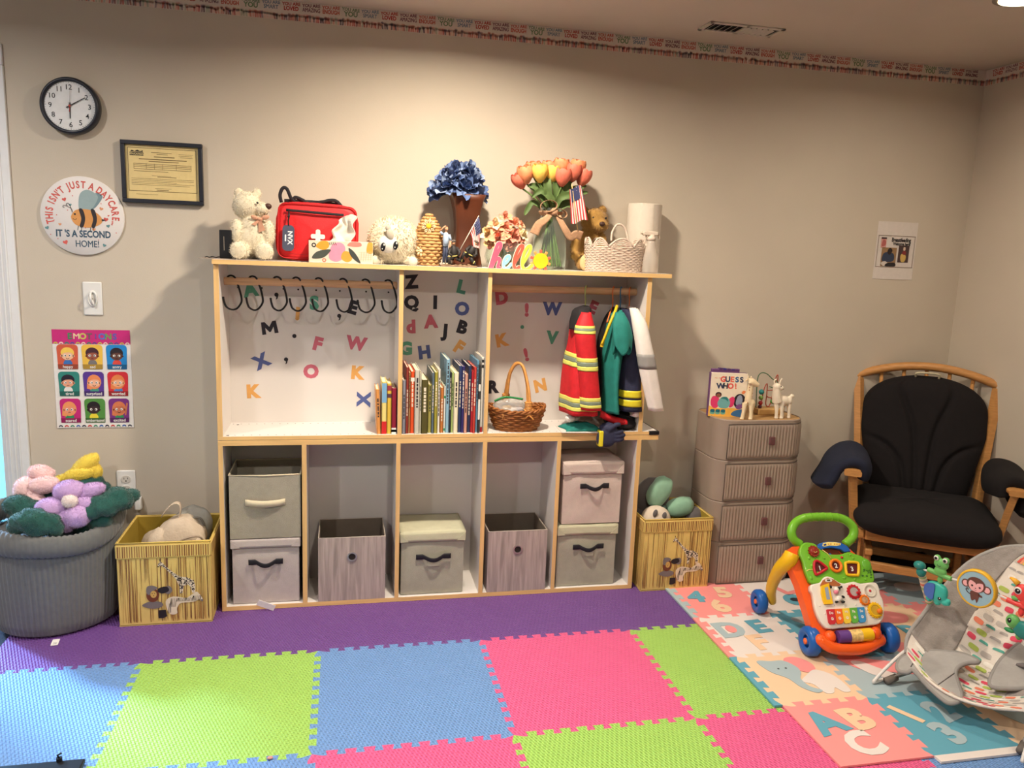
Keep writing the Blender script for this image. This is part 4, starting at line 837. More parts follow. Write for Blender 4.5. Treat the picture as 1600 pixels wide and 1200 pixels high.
# tissue box
X, L, k = frame(533, .415, ZT)
t = thing('tissue_box', 'tissue box printed with orange, pink and dark leaves, in front of the red bag', 'tissue box', X.translation)
b = MB(X); wb = P('tissue_carton', (216, 200, 178)); b.box((-47.5, 0, -18), (47.5, 33, 18), wb, bev=.4)
def bl2(pts, c, w_): b.poly([(max(-47.2, min(47.2, x)), max(.3, min(32.8, y_))) for x, y_ in blob(pts, 5)], P('leafprint_%d_%d_%d' % c, c), 18+w_)
bl2([(-37, 24), (-30, 32), (-20, 32), (-18, 24), (-26, 19)], (226, 150, 50), .06); bl2([(-18, 8), (-14, 26), (-2, 31), (6, 24), (3, 8), (-8, 2)], (232, 138, 160), .09); bl2([(0, 8), (4, 18), (14, 16), (16, 6), (8, 2)], (222, 150, 60), .13); bl2([(10, 26), (14, 32), (28, 32), (29, 26)], (206, 124, 110), .06)
bl2([(38, 18), (40, 32), (47, 32), (47, 17)], (232, 150, 60), .06); bl2([(-43, 7), (-36, 16), (-22, 20), (-15, 19), (-24, 9), (-34, 6)], (70, 74, 66), .16); bl2([(11, 23), (18, 19), (25, 10), (29, 1), (22, 4), (14, 12)], (60, 64, 60), .18); b.ring((-40, 26), 1.8, 3.4, P('leafprint_k', (40, 40, 40)), 18.2, n=14); b.ring((-25, 4), 1.6, 3, P('leafprint_c', (206, 110, 90)), 18.2, n=14)
for i in range(5): b.poly([(29+i*3.6, 4), (29.6+i*3.6, 4), (31+i*3.6, 18), (30.4+i*3.6, 18)], P('leafprint_g', (226, 170, 130)), 18.07); b.poly([(26, 6+i*2.8), (46, 7+i*2.8), (46, 7.4+i*2.8), (26, 6.4+i*2.8)], P('leafprint_g', 0), 18.07)
for i in range(4): b.tube([(-18+i*3, 31, 18.1), (-16+i*3, 27, 18.1)], .4, P('leafprint_k', 0), 5)
b.build('carton', t)
b = MB(X); mTis = M('tissue_paper', (212, 204, 192), .9, .03, 20)
b.grid(lambda u, v: (mix(-17+ -2*v, 17, u)*(1-.25*v) + mix(0, 9, v) + 3*math.sin(9*v+5*u), 32.5+42*v*(1-.35*abs(u-.75)), 5*math.sin(7*u+2*v)*(1-.3*v)+3*v*math.sin(15*u)), 18, 14, mTis, smooth=False); b.build('tissue', t)
# round unicorn plush
X, L, k = frame(614, .47, ZT)
t = thing('unicorn_plush', 'round fluffy white unicorn plush with big black eyes, beside the tissue box', 'soft toy', X.translation)
b = MB(X); b.ell((0, 36, 0), (38, 35, 28), mCream, u=26, v=18); b.ell((-24, 7, 14), (11, 7, 10), mCream); b.ell((26, 7, 14), (10, 7, 10), mCream); b.ell((-8, 30, 22), (20, 17, 10), mCream); b.fuse(k*1.8, 3)
b.fur(6000, .013, .0013, mCream, 5, droop=.25); b.build('body', t)
wh = M('felt_white', (216, 210, 198), .9); b = MB(X); b.ell((-9, 30, 29), (15, 13, 6.2), wh); b.build('face', t)
for x, q in ((-17, 26), (1.5, 29)):
    b = MB(X @ T(x, q, 34.5) @ RZ(-8)); b.ell((0, 0, 0), (3.7, 6.6, 1.6), MC['black_plastic']); b.ell((1, 3.2, 1.3), (1.2, 1.7, .6), wh, u=8, v=6); b.ell((-.8, -3, 1.3), (.8, 1.1, .5), wh, u=8, v=6); b.build('eye', t)
gr = M('felt_grey', (170, 160, 142), .8); b = MB(X @ T(-7, 45, 33) @ RZ(12)); b.ell((0, 0, 0), (5.5, 9, 3), gr); b.ell((-1, 9, -1), (4, 5, 3), gr); b.build('horn', t)
for x in (-27, 28):
    b = MB(X); b.ell((x, 6, 21), (8, 7, 5), M('felt_hoof', (196, 190, 170), .8)); b.build('foot', t)
# wicker egg with daisies
def strands(b, f, rows, n, amp, rad, m, seg=6):
    """woven strands: row i is a closed ring around f(v, a), weaving in and out"""
    for i in range(rows):
        pts = []
        for j in range(n*4):
            a = 2*PI*j/(n*4); p, nr = f((i+.5)/rows, a)
            pts.append(p+nr*(amp*math.cos(n*a+PI*(i % 2))))
        b.tube(pts, rad, m, seg, True)
mStraw = M('straw', (192, 146, 92), .75, .2, 50); mWick = M('dark_wicker', (150, 92, 44), .55, .2, 50); mWickL = M('honey_wicker', (206, 144, 76), .45, .15, 50)
X, L, k = frame(669, .47, ZT)
t = thing('wicker_egg', 'egg-shaped straw basket with a daisy, in front of the brown vase', 'basket', X.translation)
def egg(v, a):
    z = 78*v; r = 21*max(0, 1-((v-.42)/.585)**1.8)**.8 if v > .42 else 21*(1-.35*((.42-v)/.42)**2)
    return V((r*math.cos(a), z, r*math.sin(a))), V((math.cos(a), 0, math.sin(a)))
b = MB(X); b.lathe([(max(.1, egg(i/16, 0)[0].x-1.6), 78*i/16) for i in range(17)], mWick, 24, X=RX(-90)); strands(b, egg, 17, 11, 1.1, 2.5, mStraw); b.build('body', t)
def daisy(b, x, y_, z, r, mp, mc, n=9):
    for i in range(n):
        a = 2*PI*i/n; b.tube([(x+r*.35*math.cos(a), y_+r*.35*math.sin(a), z), (x+r*.75*math.cos(a-.18), y_+r*.75*math.sin(a-.18), z+.8), (x+r*math.cos(a), y_+r*math.sin(a), z), (x+r*.75*math.cos(a+.18), y_+r*.75*math.sin(a+.18), z+.8)], .8, mp, 5, True)
    b.ell((x, y_, z+.6), (r*.36, r*.36, 1.6), mc, u=12, v=8)
wp_ = M('daisy_straw', (236, 212, 168), .7); wy = M('daisy_yellow', (236, 176, 40), .7)
b = MB(X); daisy(b, -2.5, 59, 20, 11, wp_, wy); b.build('daisy', t)
b = MB(X); daisy(b, -13, 22, 17, 8, wp_, wp_, 8); b.build('daisy', t)
# brown vase with blue flowers
X, L, k = frame(727, .535, ZT)
t = thing('brown_vase', 'tall brown square vase with a flared top', 'vase', X.translation)
mVase = M('brown_glaze', (86, 44, 26), .38, .25, 8, coat=.15)
prof = [(.01, 0), (24, 0), (23.5, 4), (20, 22), (18, 42), (18.2, 62), (20, 82), (23.5, 98), (27, 107), (25.5, 107), (22, 97), (18.4, 80), (17, 60), (17, 30), (.01, 26)]
def sq(a, i): return 1/((abs(math.cos(a))**5+abs(math.sin(a))**5)**(1/5))
b = MB(X @ RX(-90) @ RZ(0)); b.lathe(prof, mVase, 48, wob=sq); b.build('body', t)
def petal(b, c, d, up, L_, W_, m, curl=.5, cup=.35):
    """one curved petal from c along d"""
    d = d.normalized(); n_ = (up-d*up.dot(d)).normalized(); s_ = d.cross(n_)
    def f(u, v):
        w__ = W_*math.sin(PI*(.12+.8*v))**.8*(u-.5)*2*.5; q = v*L_
        return c+d*(q*(1-.25*curl*v))+n_*(L_*curl*v*v*.6+cup*abs(u-.5)*W_*1.2)+s_*w__
    b.grid(f, 5, 6, m)
def rose(b, c, ax, r, ms, rg, n=3):
    ax = ax.normalized(); o_ = ax.orthogonal().normalized()
    for ring in range(n):
        cnt = 4+ring*2
        for i in range(cnt):
            a = 2*PI*(i+.5*ring)/cnt+rg.uniform(-.2, .2); rad = Matrix.Rotation(a, 3, ax) @ o_
            tilt = .25+.55*ring/(n-1 if n > 1 else 1)
            d = (ax*(1-tilt)+rad*tilt)
            petal(b, c+rad*r*.12*ring, d, ax, r*rg.uniform(.8, 1.15), r*rg.uniform(.75, 1.0), rg.choice(ms), rg.uniform(-.5, .25)*tilt, .3)
bl_ = [M('petal_slate_blue', (84, 104, 146), .8, .15, 120), M('petal_navy', (52, 66, 104), .8, .15, 120), M('petal_light_blue', (106, 124, 162), .8, .1, 120), M('petal_pale', (140, 156, 186), .8, .1, 120)]
rg = random.Random(11); mStemD = M('stem_dark', (52, 44, 34), .7)
tops = [(712, 262, 0, 2), (699, 283, 12, 4), (738, 272, 4, -1), (726, 285, 14, 1), (688, 291, 4, 1), (742, 291, 4, 1), (720, 270, -12, 2), (706, 270, 6, 0), (731, 262, -4, 0)]
tb = thing('blue_flowers', 'bunch of slate blue artificial flowers standing in the brown vase', 'flowers', (X @ V((-10, 100, 0))))
for i, (px, py, w_, _) in enumerate(tops):
    u_, v_, q = L(px, py, w_); b = MB(); c = X @ V((u_, v_-8, w_)); ax = V(((px-714)*.02, -.55-.01*w_, .75+(270-py)*.012)); rose(b, c, ax, k*19, bl_ if i % 3 else bl_[:3], rg); b.build('flower', tb)
    b = MB(X); b.tube(spl([(u_, v_-7, w_), (mix(u_, -10, .5), mix(v_, 100, .5), w_*.6), (mix(u_, -6, .9)*.6, 84, w_*.3), (mix(u_, 0, .8)*.4, 34, 0)], 5), .9, mStemD, 6); b.build('stem', tb)
# statue
X, L, k = frame(716, .425, ZT)
t = thing('firefighter_statue', 'painted figurine of a standing person and two firefighters in dark coats with a flag', 'statuette', X.translation)
def fig(b, joints, m): # joints: list of chains of (pt, r)
    for ch in joints: b.tube([c[0] for c in ch], [c[1] for c in ch], m, 8)
skin = M('statue_skin', (196, 146, 112), .6); shirt = M('statue_shirt', (160, 178, 200), .6); trou = M('statue_trousers', (44, 50, 72), .6); coat = M('statue_coat', (40, 36, 34), .6); yb = M('statue_yellow', (214, 196, 110), .5); rub = M('statue_rubble', (130, 104, 80), .8, .25, 60)
b = MB(X); 
for i in range(26): b.box((-2.5, -1.4, -2), (2.5, 1.4, 2), rub, X=T(rnd(-25, 26), 1.2+rnd(0, 2.4), rnd(-9, 9)) @ RZ(rnd(-25, 25)) @ RY(rnd(0, 90)), bev=.5)
b.box((-28, 0, -11), (28, 2.4, 11), rub, bev=.8); b.build('rubble_base', t)
px0 = -21
b = MB(X); fig(b, [[((px0-2.2, 4, 4), 2), ((px0-2, 16, 4), 2.3), ((px0-1, 31, 4), 2.8)], [((px0+2.6, 4, 5), 2), ((px0+2.4, 16, 5), 2.3), ((px0+1.4, 31, 4), 2.8)]], trou); b.ell((px0, 30, 4), (4.2, 4, 3), trou); b.build('trousers', t)
b = MB(X); fig(b, [[((px0, 30, 4), 4), ((px0+.3, 40, 4), 4.8), ((px0+.5, 48, 4), 4.4), ((px0+.6, 51, 4), 2)], [((px0+5, 48, 4), 2.2), ((px0+8, 39, 5), 1.9)], [((px0-4.5, 48, 4), 2.2), ((px0-8.5, 52, 5), 1.8)]], shirt); b.build('shirt', t)
b = MB(X); b.tube([(px0+.6, 49, 4), (px0+.6, 53, 4)], 1.5, skin); b.ell((px0+.8, 56.5, 4.5), (2.8, 3.5, 3), skin); b.tube([(px0+8, 39, 5), (px0+7, 31, 6), (px0+6.5, 28, 6)], [1.5, 1.2, 1.2], skin); b.tube([(px0-8.5, 52, 5), (px0-4, 58, 6), (px0-.5, 60.5, 6.5)], [1.5, 1.2, 1.2], skin); b.build('head_and_arms', t)
b = MB(X); b.ell((px0+.5, 58.4, 3.6), (3.1, 2.7, 3.2), M('statue_hair', (110, 70, 44), .7)); b.build('hair', t)
for x in (-2.3, 2.7):
    b = MB(X); b.ell((px0+x, 4, 5.5), (2, 1.8, 3.6), M('statue_shoe', (200, 180, 150), .6), u=10, v=8); b.build('shoe', t)
def ff(x, y_, lean, nm_):
    b = MB(X @ T(x, y_, 3) @ RZ(lean)); fig(b, [[((0, 0, 0), 5), ((.5, 8, 0), 6), ((1, 16, 0), 5), ((1, 19, 0), 2.5)], [((5, 15, 1), 2.8), ((9, 8, 4), 2.4), ((6, 3, 7), 2)], [((-4, 15, 1), 2.8), ((-8, 8, 4), 2.4), ((-4, 4, 8), 2)], [((-2, 0, 1), 3.6), ((-9, 1, 7), 3.2), ((-9, -7, 5), 2.6)], [((3, 0, 1), 3.6), ((9, -4, 2), 3), ((14, -6, -2), 2.6)]], coat)
    b.build('firefighter', t)
    b = MB(X @ T(x, y_, 3) @ RZ(lean)); b.ell((1.2, 23, .8), (3, 3.6, 3), skin, u=12, v=8); b.build('head', t)
    b = MB(X @ T(x, y_, 3) @ RZ(lean)); b.ell((1.2, 25.4, .4), (4.4, 2.4, 4.6), M('statue_helmet', (92, 84, 76), .5), u=14, v=8); b.build('helmet', t)
    b = MB(X @ T(x, y_, 3) @ RZ(lean))
    for q in (3.2,): b.tube([(6.1*math.cos(a_), q, 6.1*math.sin(a_)) for a_ in [2*PI*i/14 for i in range(14)]], .8, yb, 5, True)
    b.tube([(-9.6, 3.4, 4.2), (-7, 3.2, 9.6)], .9, yb, 5); b.tube([(11, -2.2, 3.6), (10.6, -6.6, 3.6)], .9, yb, 5); b.build('reflective_bands', t)
ff(-7, 13, 8, 0); ff(15, 16, -24, 0)
b = MB(X); b.tube([(1, 26, 8), (29, 78, 4)], .7, M('flag_pole', (226, 214, 196), .5), 6); b.build('flag_pole', t)
usR, usW, usB = P('flag_red', (190, 52, 58)), P('flag_white', (226, 216, 206)), P('flag_blue', (56, 60, 96))
def usflag(X, W_, H_, wav, t, name='flag', cu=.42, cv=7, f=None):
    b = MB(X)
    if not f:
        def f(u, v): return (W_*u, -H_*v, wav*math.sin(6*u+2*v))
    for i in range(13):
        b.grid(lambda u, v, i=i: f(u, (i+v)/13), 10, 2, usR if i % 2 == 0 else usW)
    for sg in (1, -1):
        b.grid(lambda u, v: V(f(u*cu, v*cv/13))+V((0, 0, .35*sg)), 6, 4, usB)
        for r in range(5):
            for c in range(5):
                p = V(f(cu*(c+.5)/5, cv/13*(r+.5)/5)); s_ = abs(H_)*.02; b.add([p+V((-s_, 0, .5*sg)), p+V((0, -s_, .5*sg)), p+V((s_, 0, .5*sg)), p+V((0, s_, .5*sg))], [(0, 1, 2, 3)], usW)
    return b.build(name, t)
usflag(X, 30, 18, 0, t, cu=.5, cv=7, f=lambda u, v: (28.5-13*v+(5+2*v)*u+1.5*math.sin(5*u), 77-24*v-(48-26*v)*u, 5+2.5*math.sin(5*u+4*v)))
# clear glass bowl of dried pink flowers
X, L, k = frame(790, .50, ZT)
mGl = glass('clear_glass', (248, 252, 248), .03, .99)
b = MB(X @ RX(-90)); b.lathe([(.01, 0), (24, 0), (30, 6), (33, 16), (31, 27), (27, 35), (28.5, 37.5), (27, 37.5), (25.5, 35), (29.5, 27), (31, 16), (28, 8), (22, 3), (.01, 2)], mGl, 36); o = b.build('glass_bowl', at=X.translation); tag(o, 'round clear glass bowl behind the hello sign', 'bowl')
tp = thing('dried_flowers', 'bunch of peach and cream dried flowers in the glass bowl', 'flowers', X @ V((0, 6, 0)))
pk = [M('petal_peach', (226, 160, 124), .85, .15, 120), M('petal_rose', (218, 140, 118), .85, .12, 120), M('petal_cream', (236, 214, 170), .85, .1, 120), M('petal_sand', (214, 176, 120), .85, .15, 120)]
rg = random.Random(21); mGn = M('leaf_green', (86, 108, 58), .65, .2, 40); mGn2 = M('stem_green', (98, 122, 66), .6, .15, 40)
for px, py, w_, r, ms in ((789, 341, 4, 11, pk[:2]), (775, 352, 10, 12, [pk[2], pk[0]]), (803, 350, 8, 12, [pk[0], pk[1]]), (764, 366, 10, 12, [pk[3], pk[2]]), (790, 357, 14, 11, [pk[1], pk[0]]), (800, 368, 18, 14, [pk[1], pk[0]]), (779, 372, 20, 14, [pk[1], pk[0]]), (815, 366, 12, 10, [pk[2]]), (813, 378, 12, 9, [pk[2], pk[1]]), (768, 380, 14, 10, [pk[3], pk[1]]), (795, 383, 18, 11, [pk[1]]), (812, 352, 2, 8, [pk[0]]), (788, 366, -14, 12, pk)):
    u_, v_, q = L(px, py, w_); b = MB(); rose(b, X @ V((u_, v_, w_)), V(((px-790)*.02, -.7, .5+(365-py)*.03)), k*r, ms, rg, 2); b.build('flower', tp)
b = MB(X)
for i in range(12): a = i*.52; b.tube([(3*math.cos(a), 4, 3*math.sin(a)), (6*math.cos(a), 30, 6*math.sin(a)), (14*math.cos(a), 52, 12*math.sin(a))], .8, mGn2, 5)
b.build('stems', tp)
b = MB(X); b.ell((4, 56, 10), (9, 6, 6), mGn, nz=.3, nf=6); b.build('leaf_cluster', tp)
# hello sign
X, L, k = frame(803, .40, ZT)
t = thing('hello_sign', 'colourful cut-out hello sign ending in a yellow sun', 'sign', X.translation)
def stroke(pts, wd, m, w0, name, out=None):
    sp = spl([(L(740+a*.0917, 320+c*.0917)[0], L(740+a*.0917, 320+c*.0917)[1], 0) for a, c in pts], 6)
    n = len(sp); 
    def ribbon(b, hw, m_, w1, w0_):
        for i in range(0, n-1):
            p, q = sp[i], sp[i+1]; d = (q-p); 
            if d.length < 1e-6: continue
            d.normalize(); s_ = V((-d.y, d.x, 0))*hw; e = d*hw*.25
            b.poly([(p-s_-e)[:2], (q-s_+e)[:2], (q+s_+e)[:2], (p+s_-e)[:2]], m_, w1+.001*i, w0_)
        for p in (sp[0], sp[-1]): b.poly(circ(p.x, p.y, hw, n=14), m_, w1-.0005, w0_)
        for p in sp[1:-1:2]: b.poly(circ(p.x, p.y, hw, n=12), m_, w1-.001, w0_)
    b = MB(X); ribbon(b, wd+.55, P('sign_edge_white', (238, 222, 200)), 1.2, -1.5); ribbon(b, wd, m, 1.7, -1.5); b.build(name, t)
stroke([(275, 1085), (320, 930), (370, 770), (410, 670), (455, 660), (455, 720), (400, 830), (340, 960), (300, 1080), (350, 960), (410, 910), (440, 930), (425, 1000), (410, 1060), (440, 1080)], 2.5, P('hello_pink', (234, 84, 110)), 0, 'letter')
stroke([(505, 1020), (560, 980), (610, 910), (600, 870), (555, 890), (515, 960), (505, 1040), (545, 1090), (600, 1060), (640, 1010)], 2.0, P('hello_aqua', (140, 208, 208)), 0, 'letter')
stroke([(680, 1010), (760, 880), (825, 760), (835, 700), (790, 705), (735, 800), (690, 940), (690, 1050), (725, 1090), (770, 1060)], 2.3, P('hello_coral', (236, 88, 70)), 0, 'letter')
stroke([(830, 1010), (900, 900), (960, 780), (965, 705), (920, 715), (865, 810), (830, 940), (830, 1050), (870, 1100), (930, 1085), (990, 1030)], 2.3, P('hello_green', (180, 208, 72)), 0, 'letter')
sx_, sy_, _ = L(844.5, 407.5)
b = MB(X @ T(sx_, sy_, 0)); 
for i in range(10):
    a = 90+36*i; b.box((-2.1, 9.5, -1.4), (2.1, 16.8, 1.2), P('sun_ray_%d' % (i % 2), [(230, 92, 76), (238, 150, 80)][i % 2]), X=RZ(a-90), bev=.8)
b.build('sun_rays', t)
b = MB(X @ T(sx_, sy_, 0)); b.poly(circ(0, 0, 11.8, n=32), P('sun_yellow', (240, 190, 30)), 2, -1.5); b.build('sun_disc', t)
# tulips in a glass vase
X, L, k = frame(857, .475, ZT)
b = MB(X @ RX(-90)); b.lathe([(.01, 0), (24, 0), (26, 3), (26.5, 20), (25, 45), (21, 64), (16, 76), (15, 84), (17, 92), (16, 92), (14, 84), (15, 76), (20, 64), (24, 45), (25.4, 20), (24, 4), (.01, 3)], mGl, 36); o = b.build('glass_vase', at=X.translation); tag(o, 'tall clear glass vase holding the tulips', 'vase')
tt = thing('tulip_bunch', 'bunch of orange and yellow tulips with long green leaves in the glass vase', 'flowers', X @ V((0, 5, 0)))
mO = M('tulip_orange', (232, 146, 100), .6, .18, 50); mC = M('tulip_coral', (222, 116, 92), .6, .15, 50); mYl = M('tulip_yellow', (238, 196, 92), .6, .15, 50)
tul = [(824, 273, 8, mO, -14), (844, 271, 14, mYl, -4), (862, 272, 6, mYl, 0), (875, 262, 2, mO, 4), (878, 277, 16, mC, 3), (893, 270, 10, mC, 8), (907, 277, 4, mC, 14), (817, 282, 0, mC, -24), (858, 264, -8, mO, -2), (835, 265, -8, mO, -8), (900, 262, -6, mO, 8)]
for i, (px, py, w_, m, an) in enumerate(tul):
    u_, v_, q = L(px, py, w_); H_ = 27 if i < 7 else 24; Xf = X @ T(u_, v_-H_*.5, w_) @ RZ(-an) @ RX(10)
    b = MB(Xf)
    for j in range(6):
        a0 = 2*PI*j/6+i; off = .2 if j % 2 else 0
        def f(u, v, a0=a0, j=j):
            rr = (4+8.5*math.sin(PI*min(1, v*.9+.12))**.8)*(1+.06*(j % 2)) if v < 1 else 3
            a = a0+(u-.5)*1.7*(1 if v < .6 else math.sqrt(max(0, 1-((v-.6)/.42)**2))); rr = .5+11.5*math.sin(PI*(.04+.66*v))**.8*(1+.05*(j % 2))
            return (rr*math.cos(a), H_*v, rr*math.sin(a))
        b.grid(f, 7, 8, m)
    b.build('tulip_flower', tt)
    b = MB(X); b.tube(spl([(u_, v_-H_*.5, w_), (mix(u_, 0, .45), mix(v_, 84, .55), w_*.7), (mix(u_, 0, .9)*.3-1, 84, w_*.3), (-u_*.22, 40, -w_*.3), (-u_*.38+2, 5, -w_*.5)], 6), 1.5, mGn2, 6); b.build('stem', tt)
def leaf(b, pts, wd, m):
    sp = spl(pts, 5); n = len(sp)
    def f(u, v):
        i = min(n-1, int(round(v*(n-1)))); p = sp[i]; d = (sp[min(n-1, i+1)]-sp[max(0, i-1)]).normalized(); s_ = d.cross(V((0, .15, 1))); s_ = s_.normalized() if s_.length > .05 else V((1, 0, 0))
        return p+s_*((u-.5)*2*wd*math.sin(PI*(.08+.9*v))**.7)+V((0, 0, abs(u-.5)*wd*.8))
    b.grid(f, 5, n, m)
for pts, wd in (([(0, 86, 4), (-14, 105, 8), (-28, 122, 8), (-40, 122, 6)], 6), ([(0, 88, 6), (-10, 110, 10), (-24, 130, 12), (-30, 128, 12)], 5), ([(2, 88, 4), (14, 112, 6), (34, 122, 8), (52, 128, 4)], 5.5), ([(2, 88, 2), (20, 114, 4), (38, 116, 4), (56, 118, 2)], 5), ([(4, 86, 6), (22, 100, 8), (40, 92, 10), (56, 88, 8)], 6), ([(0, 86, 0), (4, 110, 8), (2, 134, 10), (4, 146, 8)], 6), ([(-2, 86, 2), (-10, 112, 14), (-12, 130, 14), (-8, 142, 10)], 6.5), ([(4, 86, 2), (14, 110, 12), (20, 128, 12), (18, 140, 8)], 6), ([(-6, 84, -4), (-26, 100, -8), (-36, 88, -8), (-40, 80, -6)], 4), ([(0, 86, -4), (10, 116, -8), (26, 134, -8), (34, 146, -4)], 6), ([(0, 86, 8), (-4, 104, 14), (-20, 116, 14), (-34, 106, 12)], 5.5), ([(2, 86, 8), (8, 106, 15), (24, 112, 16), (32, 108, 14)], 5.5)):
    b = MB(X); leaf(b, pts, wd, mGn); b.build('leaf', tt)
mBur = M('burlap', (176, 136, 104), .85, .12, 150, .3, 700)
tb = thing('burlap_bow', 'burlap ribbon bow tied round the neck of the tulip vase', 'bow', X @ V((0, 82, 17)))
b = MB(X); b.tube([(16.5*math.cos(a), 84, 16.5*math.sin(a)) for a in [2*PI*i/28 for i in range(28)]], 4, mBur, 8, True, flat=.3); b.build('band', tb)
for a_, w_, rr, rz in ((-12, 12, 10, 10), (13, 9, 7, -25)):
    b = MB(X @ T(a_*.8, 94 if a_ < 0 else 84, 20) @ RZ(rz)); b.grid(lambda u, v: (rr*1.25*math.cos(2*PI*u), rr*.85*math.sin(2*PI*u), 8*(v-.5)*(1+.4*math.cos(2*PI*u))), 22, 4, mBur, cu=True); b.build('loop', tb, solid=.001)
for pts in ([(-6, 82, 20), (-14, 74, 23), (-24, 66, 22), (-30, 52, 20)], [(6, 80, 20), (16, 62, 24), (26, 50, 23), (34, 54, 24), (44, 52, 22)]):
    sp = spl(pts, 6); b = MB(X); n = len(sp)
    def f(u, v):
        i = min(n-1, int(round(v*(n-1)))); d = (sp[min(n-1, i+1)]-sp[max(0, i-1)]).normalized(); s_ = V((-d.y, d.x, .2)); return sp[i]+s_*(u-.5)*13*(.6+.5*v)
    b.grid(f, 5, n, mBur); b.build('tail', tb, solid=.001)
b = MB(X); b.ell((0, 86, 20), (6, 6, 4), mBur, nz=.2, nf=4); b.build('knot', tb)
tf = thing('small_flag', 'small stars and stripes flag tucked into the tulips', 'flag', X @ V((22, 72, 24)))
b = MB(X); b.tube([(24, 128, 22), (36, 60, 26), (10, 84, 14)][:2], .7, M('flag_stick', (206, 170, 110), .6), 6); b.build('stick', tf)
usflag(X @ T(29, 123, 24), 52, 27, 2.0, tf, cu=.38, cv=11, f=lambda u, v: (-(19+6*u)*(v-.5)+9*u, -50*u-5*(v-.5)+2*math.sin(6*v), 2.2*math.sin(7*v+2*u)))
# brown bear
mBrn = M('golden_plush', (164, 124, 62), .95, .08, 60, sheen=.25); mBg = M('plush_beige', (210, 176, 128), .95, .05, 60)
t, X, L = teddy(914, .54, ZT, 'golden brown teddy bear sitting behind the white basket', mBrn, None, None, 4200,
    [((2, 34, 0), (22, 30, 18)), ((10, 74, 3), (21, 20, 18)), ((16, 68, 16), (12, 10, 10)), ((-6, 90, -2), (7, 7, 4)), ((24, 92, -4), (7, 7, 4)), ((-19, 36, 8), (8, 18, 8)), ((-20, 22, 12), (7, 8, 7)), ((22, 40, 8), (8, 18, 8)), ((-9, 12, 16), (11, 12, 13)), ((16, 12, 16), (11, 12, 13))], seed=7)
b = MB(X); b.ell((-9, 12, 29), (9, 12, 5), mBg); b.build('foot_sole', t)
b = MB(X); b.ell((15, 70, 26), (4.6, 3.6, 3), mNose); b.build('nose', t)
for x in (3, 23):
    b = MB(X); b.ell((x, 79, 18), 1.8, MC['black_plastic'], u=10, v=8); b.build('eye', t)
# white scalloped wicker basket
mWW = M('white_wicker', (210, 188, 170), .7, .08, 60)
X, L, k = frame(958, .445, ZT)
t = thing('white_wicker_basket', 'white wicker basket with scalloped rim and arched handle', 'basket', X.translation)
def wb(v, a):
    rx_, rz_ = 44+2*v, 22; return V((rx_*math.copysign(abs(math.cos(a))**.8, math.cos(a)), 38*v, rz_*math.copysign(abs(math.sin(a))**.8, math.sin(a)))), V((math.cos(a), 0, math.sin(a)))
b = MB(X); b.grid(lambda u, v: wb(v, 2*PI*u)[0]*.985, 40, 3, mWW, cu=True); strands(b, wb, 15, 26, .7, 1.35, mWW, 5); b.poly(circ(0, 0, 43, 21, 28), mWW, -.5, -1.5, X=RX(-90)); b.build('body', t)
b = MB(X)
for j in range(9):
    a0 = 2*PI*j/9+.45; pts = []
    for i in range(9):
        a = a0+2*PI/9*i/8; p, n_ = wb(1, a); pts.append(p+V((0, 13*math.sin(PI*i/8)-1, 0)))
    b.tube(pts, 1.5, mWW, 6)
    for h in (.2, .45, .7):
        b.tube([V((p.x*.99, 38+(p.y-38)*h, p.z*.99)) for p in pts], 1.2, mWW, 5)
b.build('scalloped_rim', t)
b = MB(X); b.tube(spl([(-13, 46, 21), (-12, 58, 19), (-6, 69, 18), (1, 71, 18), (8, 66, 18), (12, 56, 19), (13, 46, 21)], 5), 1.6, mWW, 8); b.build('handle', t)
# paper towel roll and spray bottle
X, L, k = frame(1001, .56, ZT)
t = thing('paper_towel_roll', 'upright roll of white paper towel behind the spray bottle', 'paper towel', X.translation)
mPT = M('paper_towel', (216, 204, 188), .95, .02, 60, .3, 400)
b = MB(X @ RX(-90)); b.lathe([(7, 0), (25, 0), (25.3, 1), (25.3, 101), (24.5, 102), (7, 102), (7, 90)], mPT, 40); b.build('roll', t)
b = MB(X); b.grid(lambda u, v: (25.6*math.cos(1.4-1.3*u)+.4, 1.5+99*v, 25.6*math.sin(1.4-1.3*u)+(2.5*max(0, .35-u))), 8, 4, mPT); b.build('loose_sheet', t)
X, L, k = frame(1014, .42, ZT)
t = thing('spray_bottle', 'small clear plastic spray bottle at the right end of the shelf top', 'bottle', X.translation)
mPl = glass('frosted_plastic', (236, 226, 214), .25, .60)
b = MB(X @ RX(-90)); b.lathe([(.01, 0), (12, 0), (13.5, 2), (13.5, 14), (12.5, 24), (9, 36), (7, 46), (6, 50), (.01, 50)], mPl, 28); b.build('bottle', t)
mTr = M('sprayer_plastic', (214, 196, 178), .4)
b = MB(X @ RX(-90)); b.lathe([(7, 49), (7, 54), (5, 55), (5, 58), (.01, 58)], mTr, 20); b.build('collar', t)
b = MB(X); b.box((-14, 56.5, -4), (10, 63, 4), mTr, bev=1.5); b.add([(10, 62, -3.5), (10, 62, 3.5), (13, 52, 3), (13, 52, -3)], [(0, 1, 2, 3), (3, 2, 1, 0)], mTr); b.cyl((-14, 60, 0), (-17.5, 60, 0), 2, mTr, 10); b.build('spray_head', t)
b = MB(X); b.tube(spl([(-8, 57, 0), (-9, 50, 0), (-7, 44, 0), (-8, 40, 0)], 4), 1.5, mTr, 8); b.build('trigger', t)

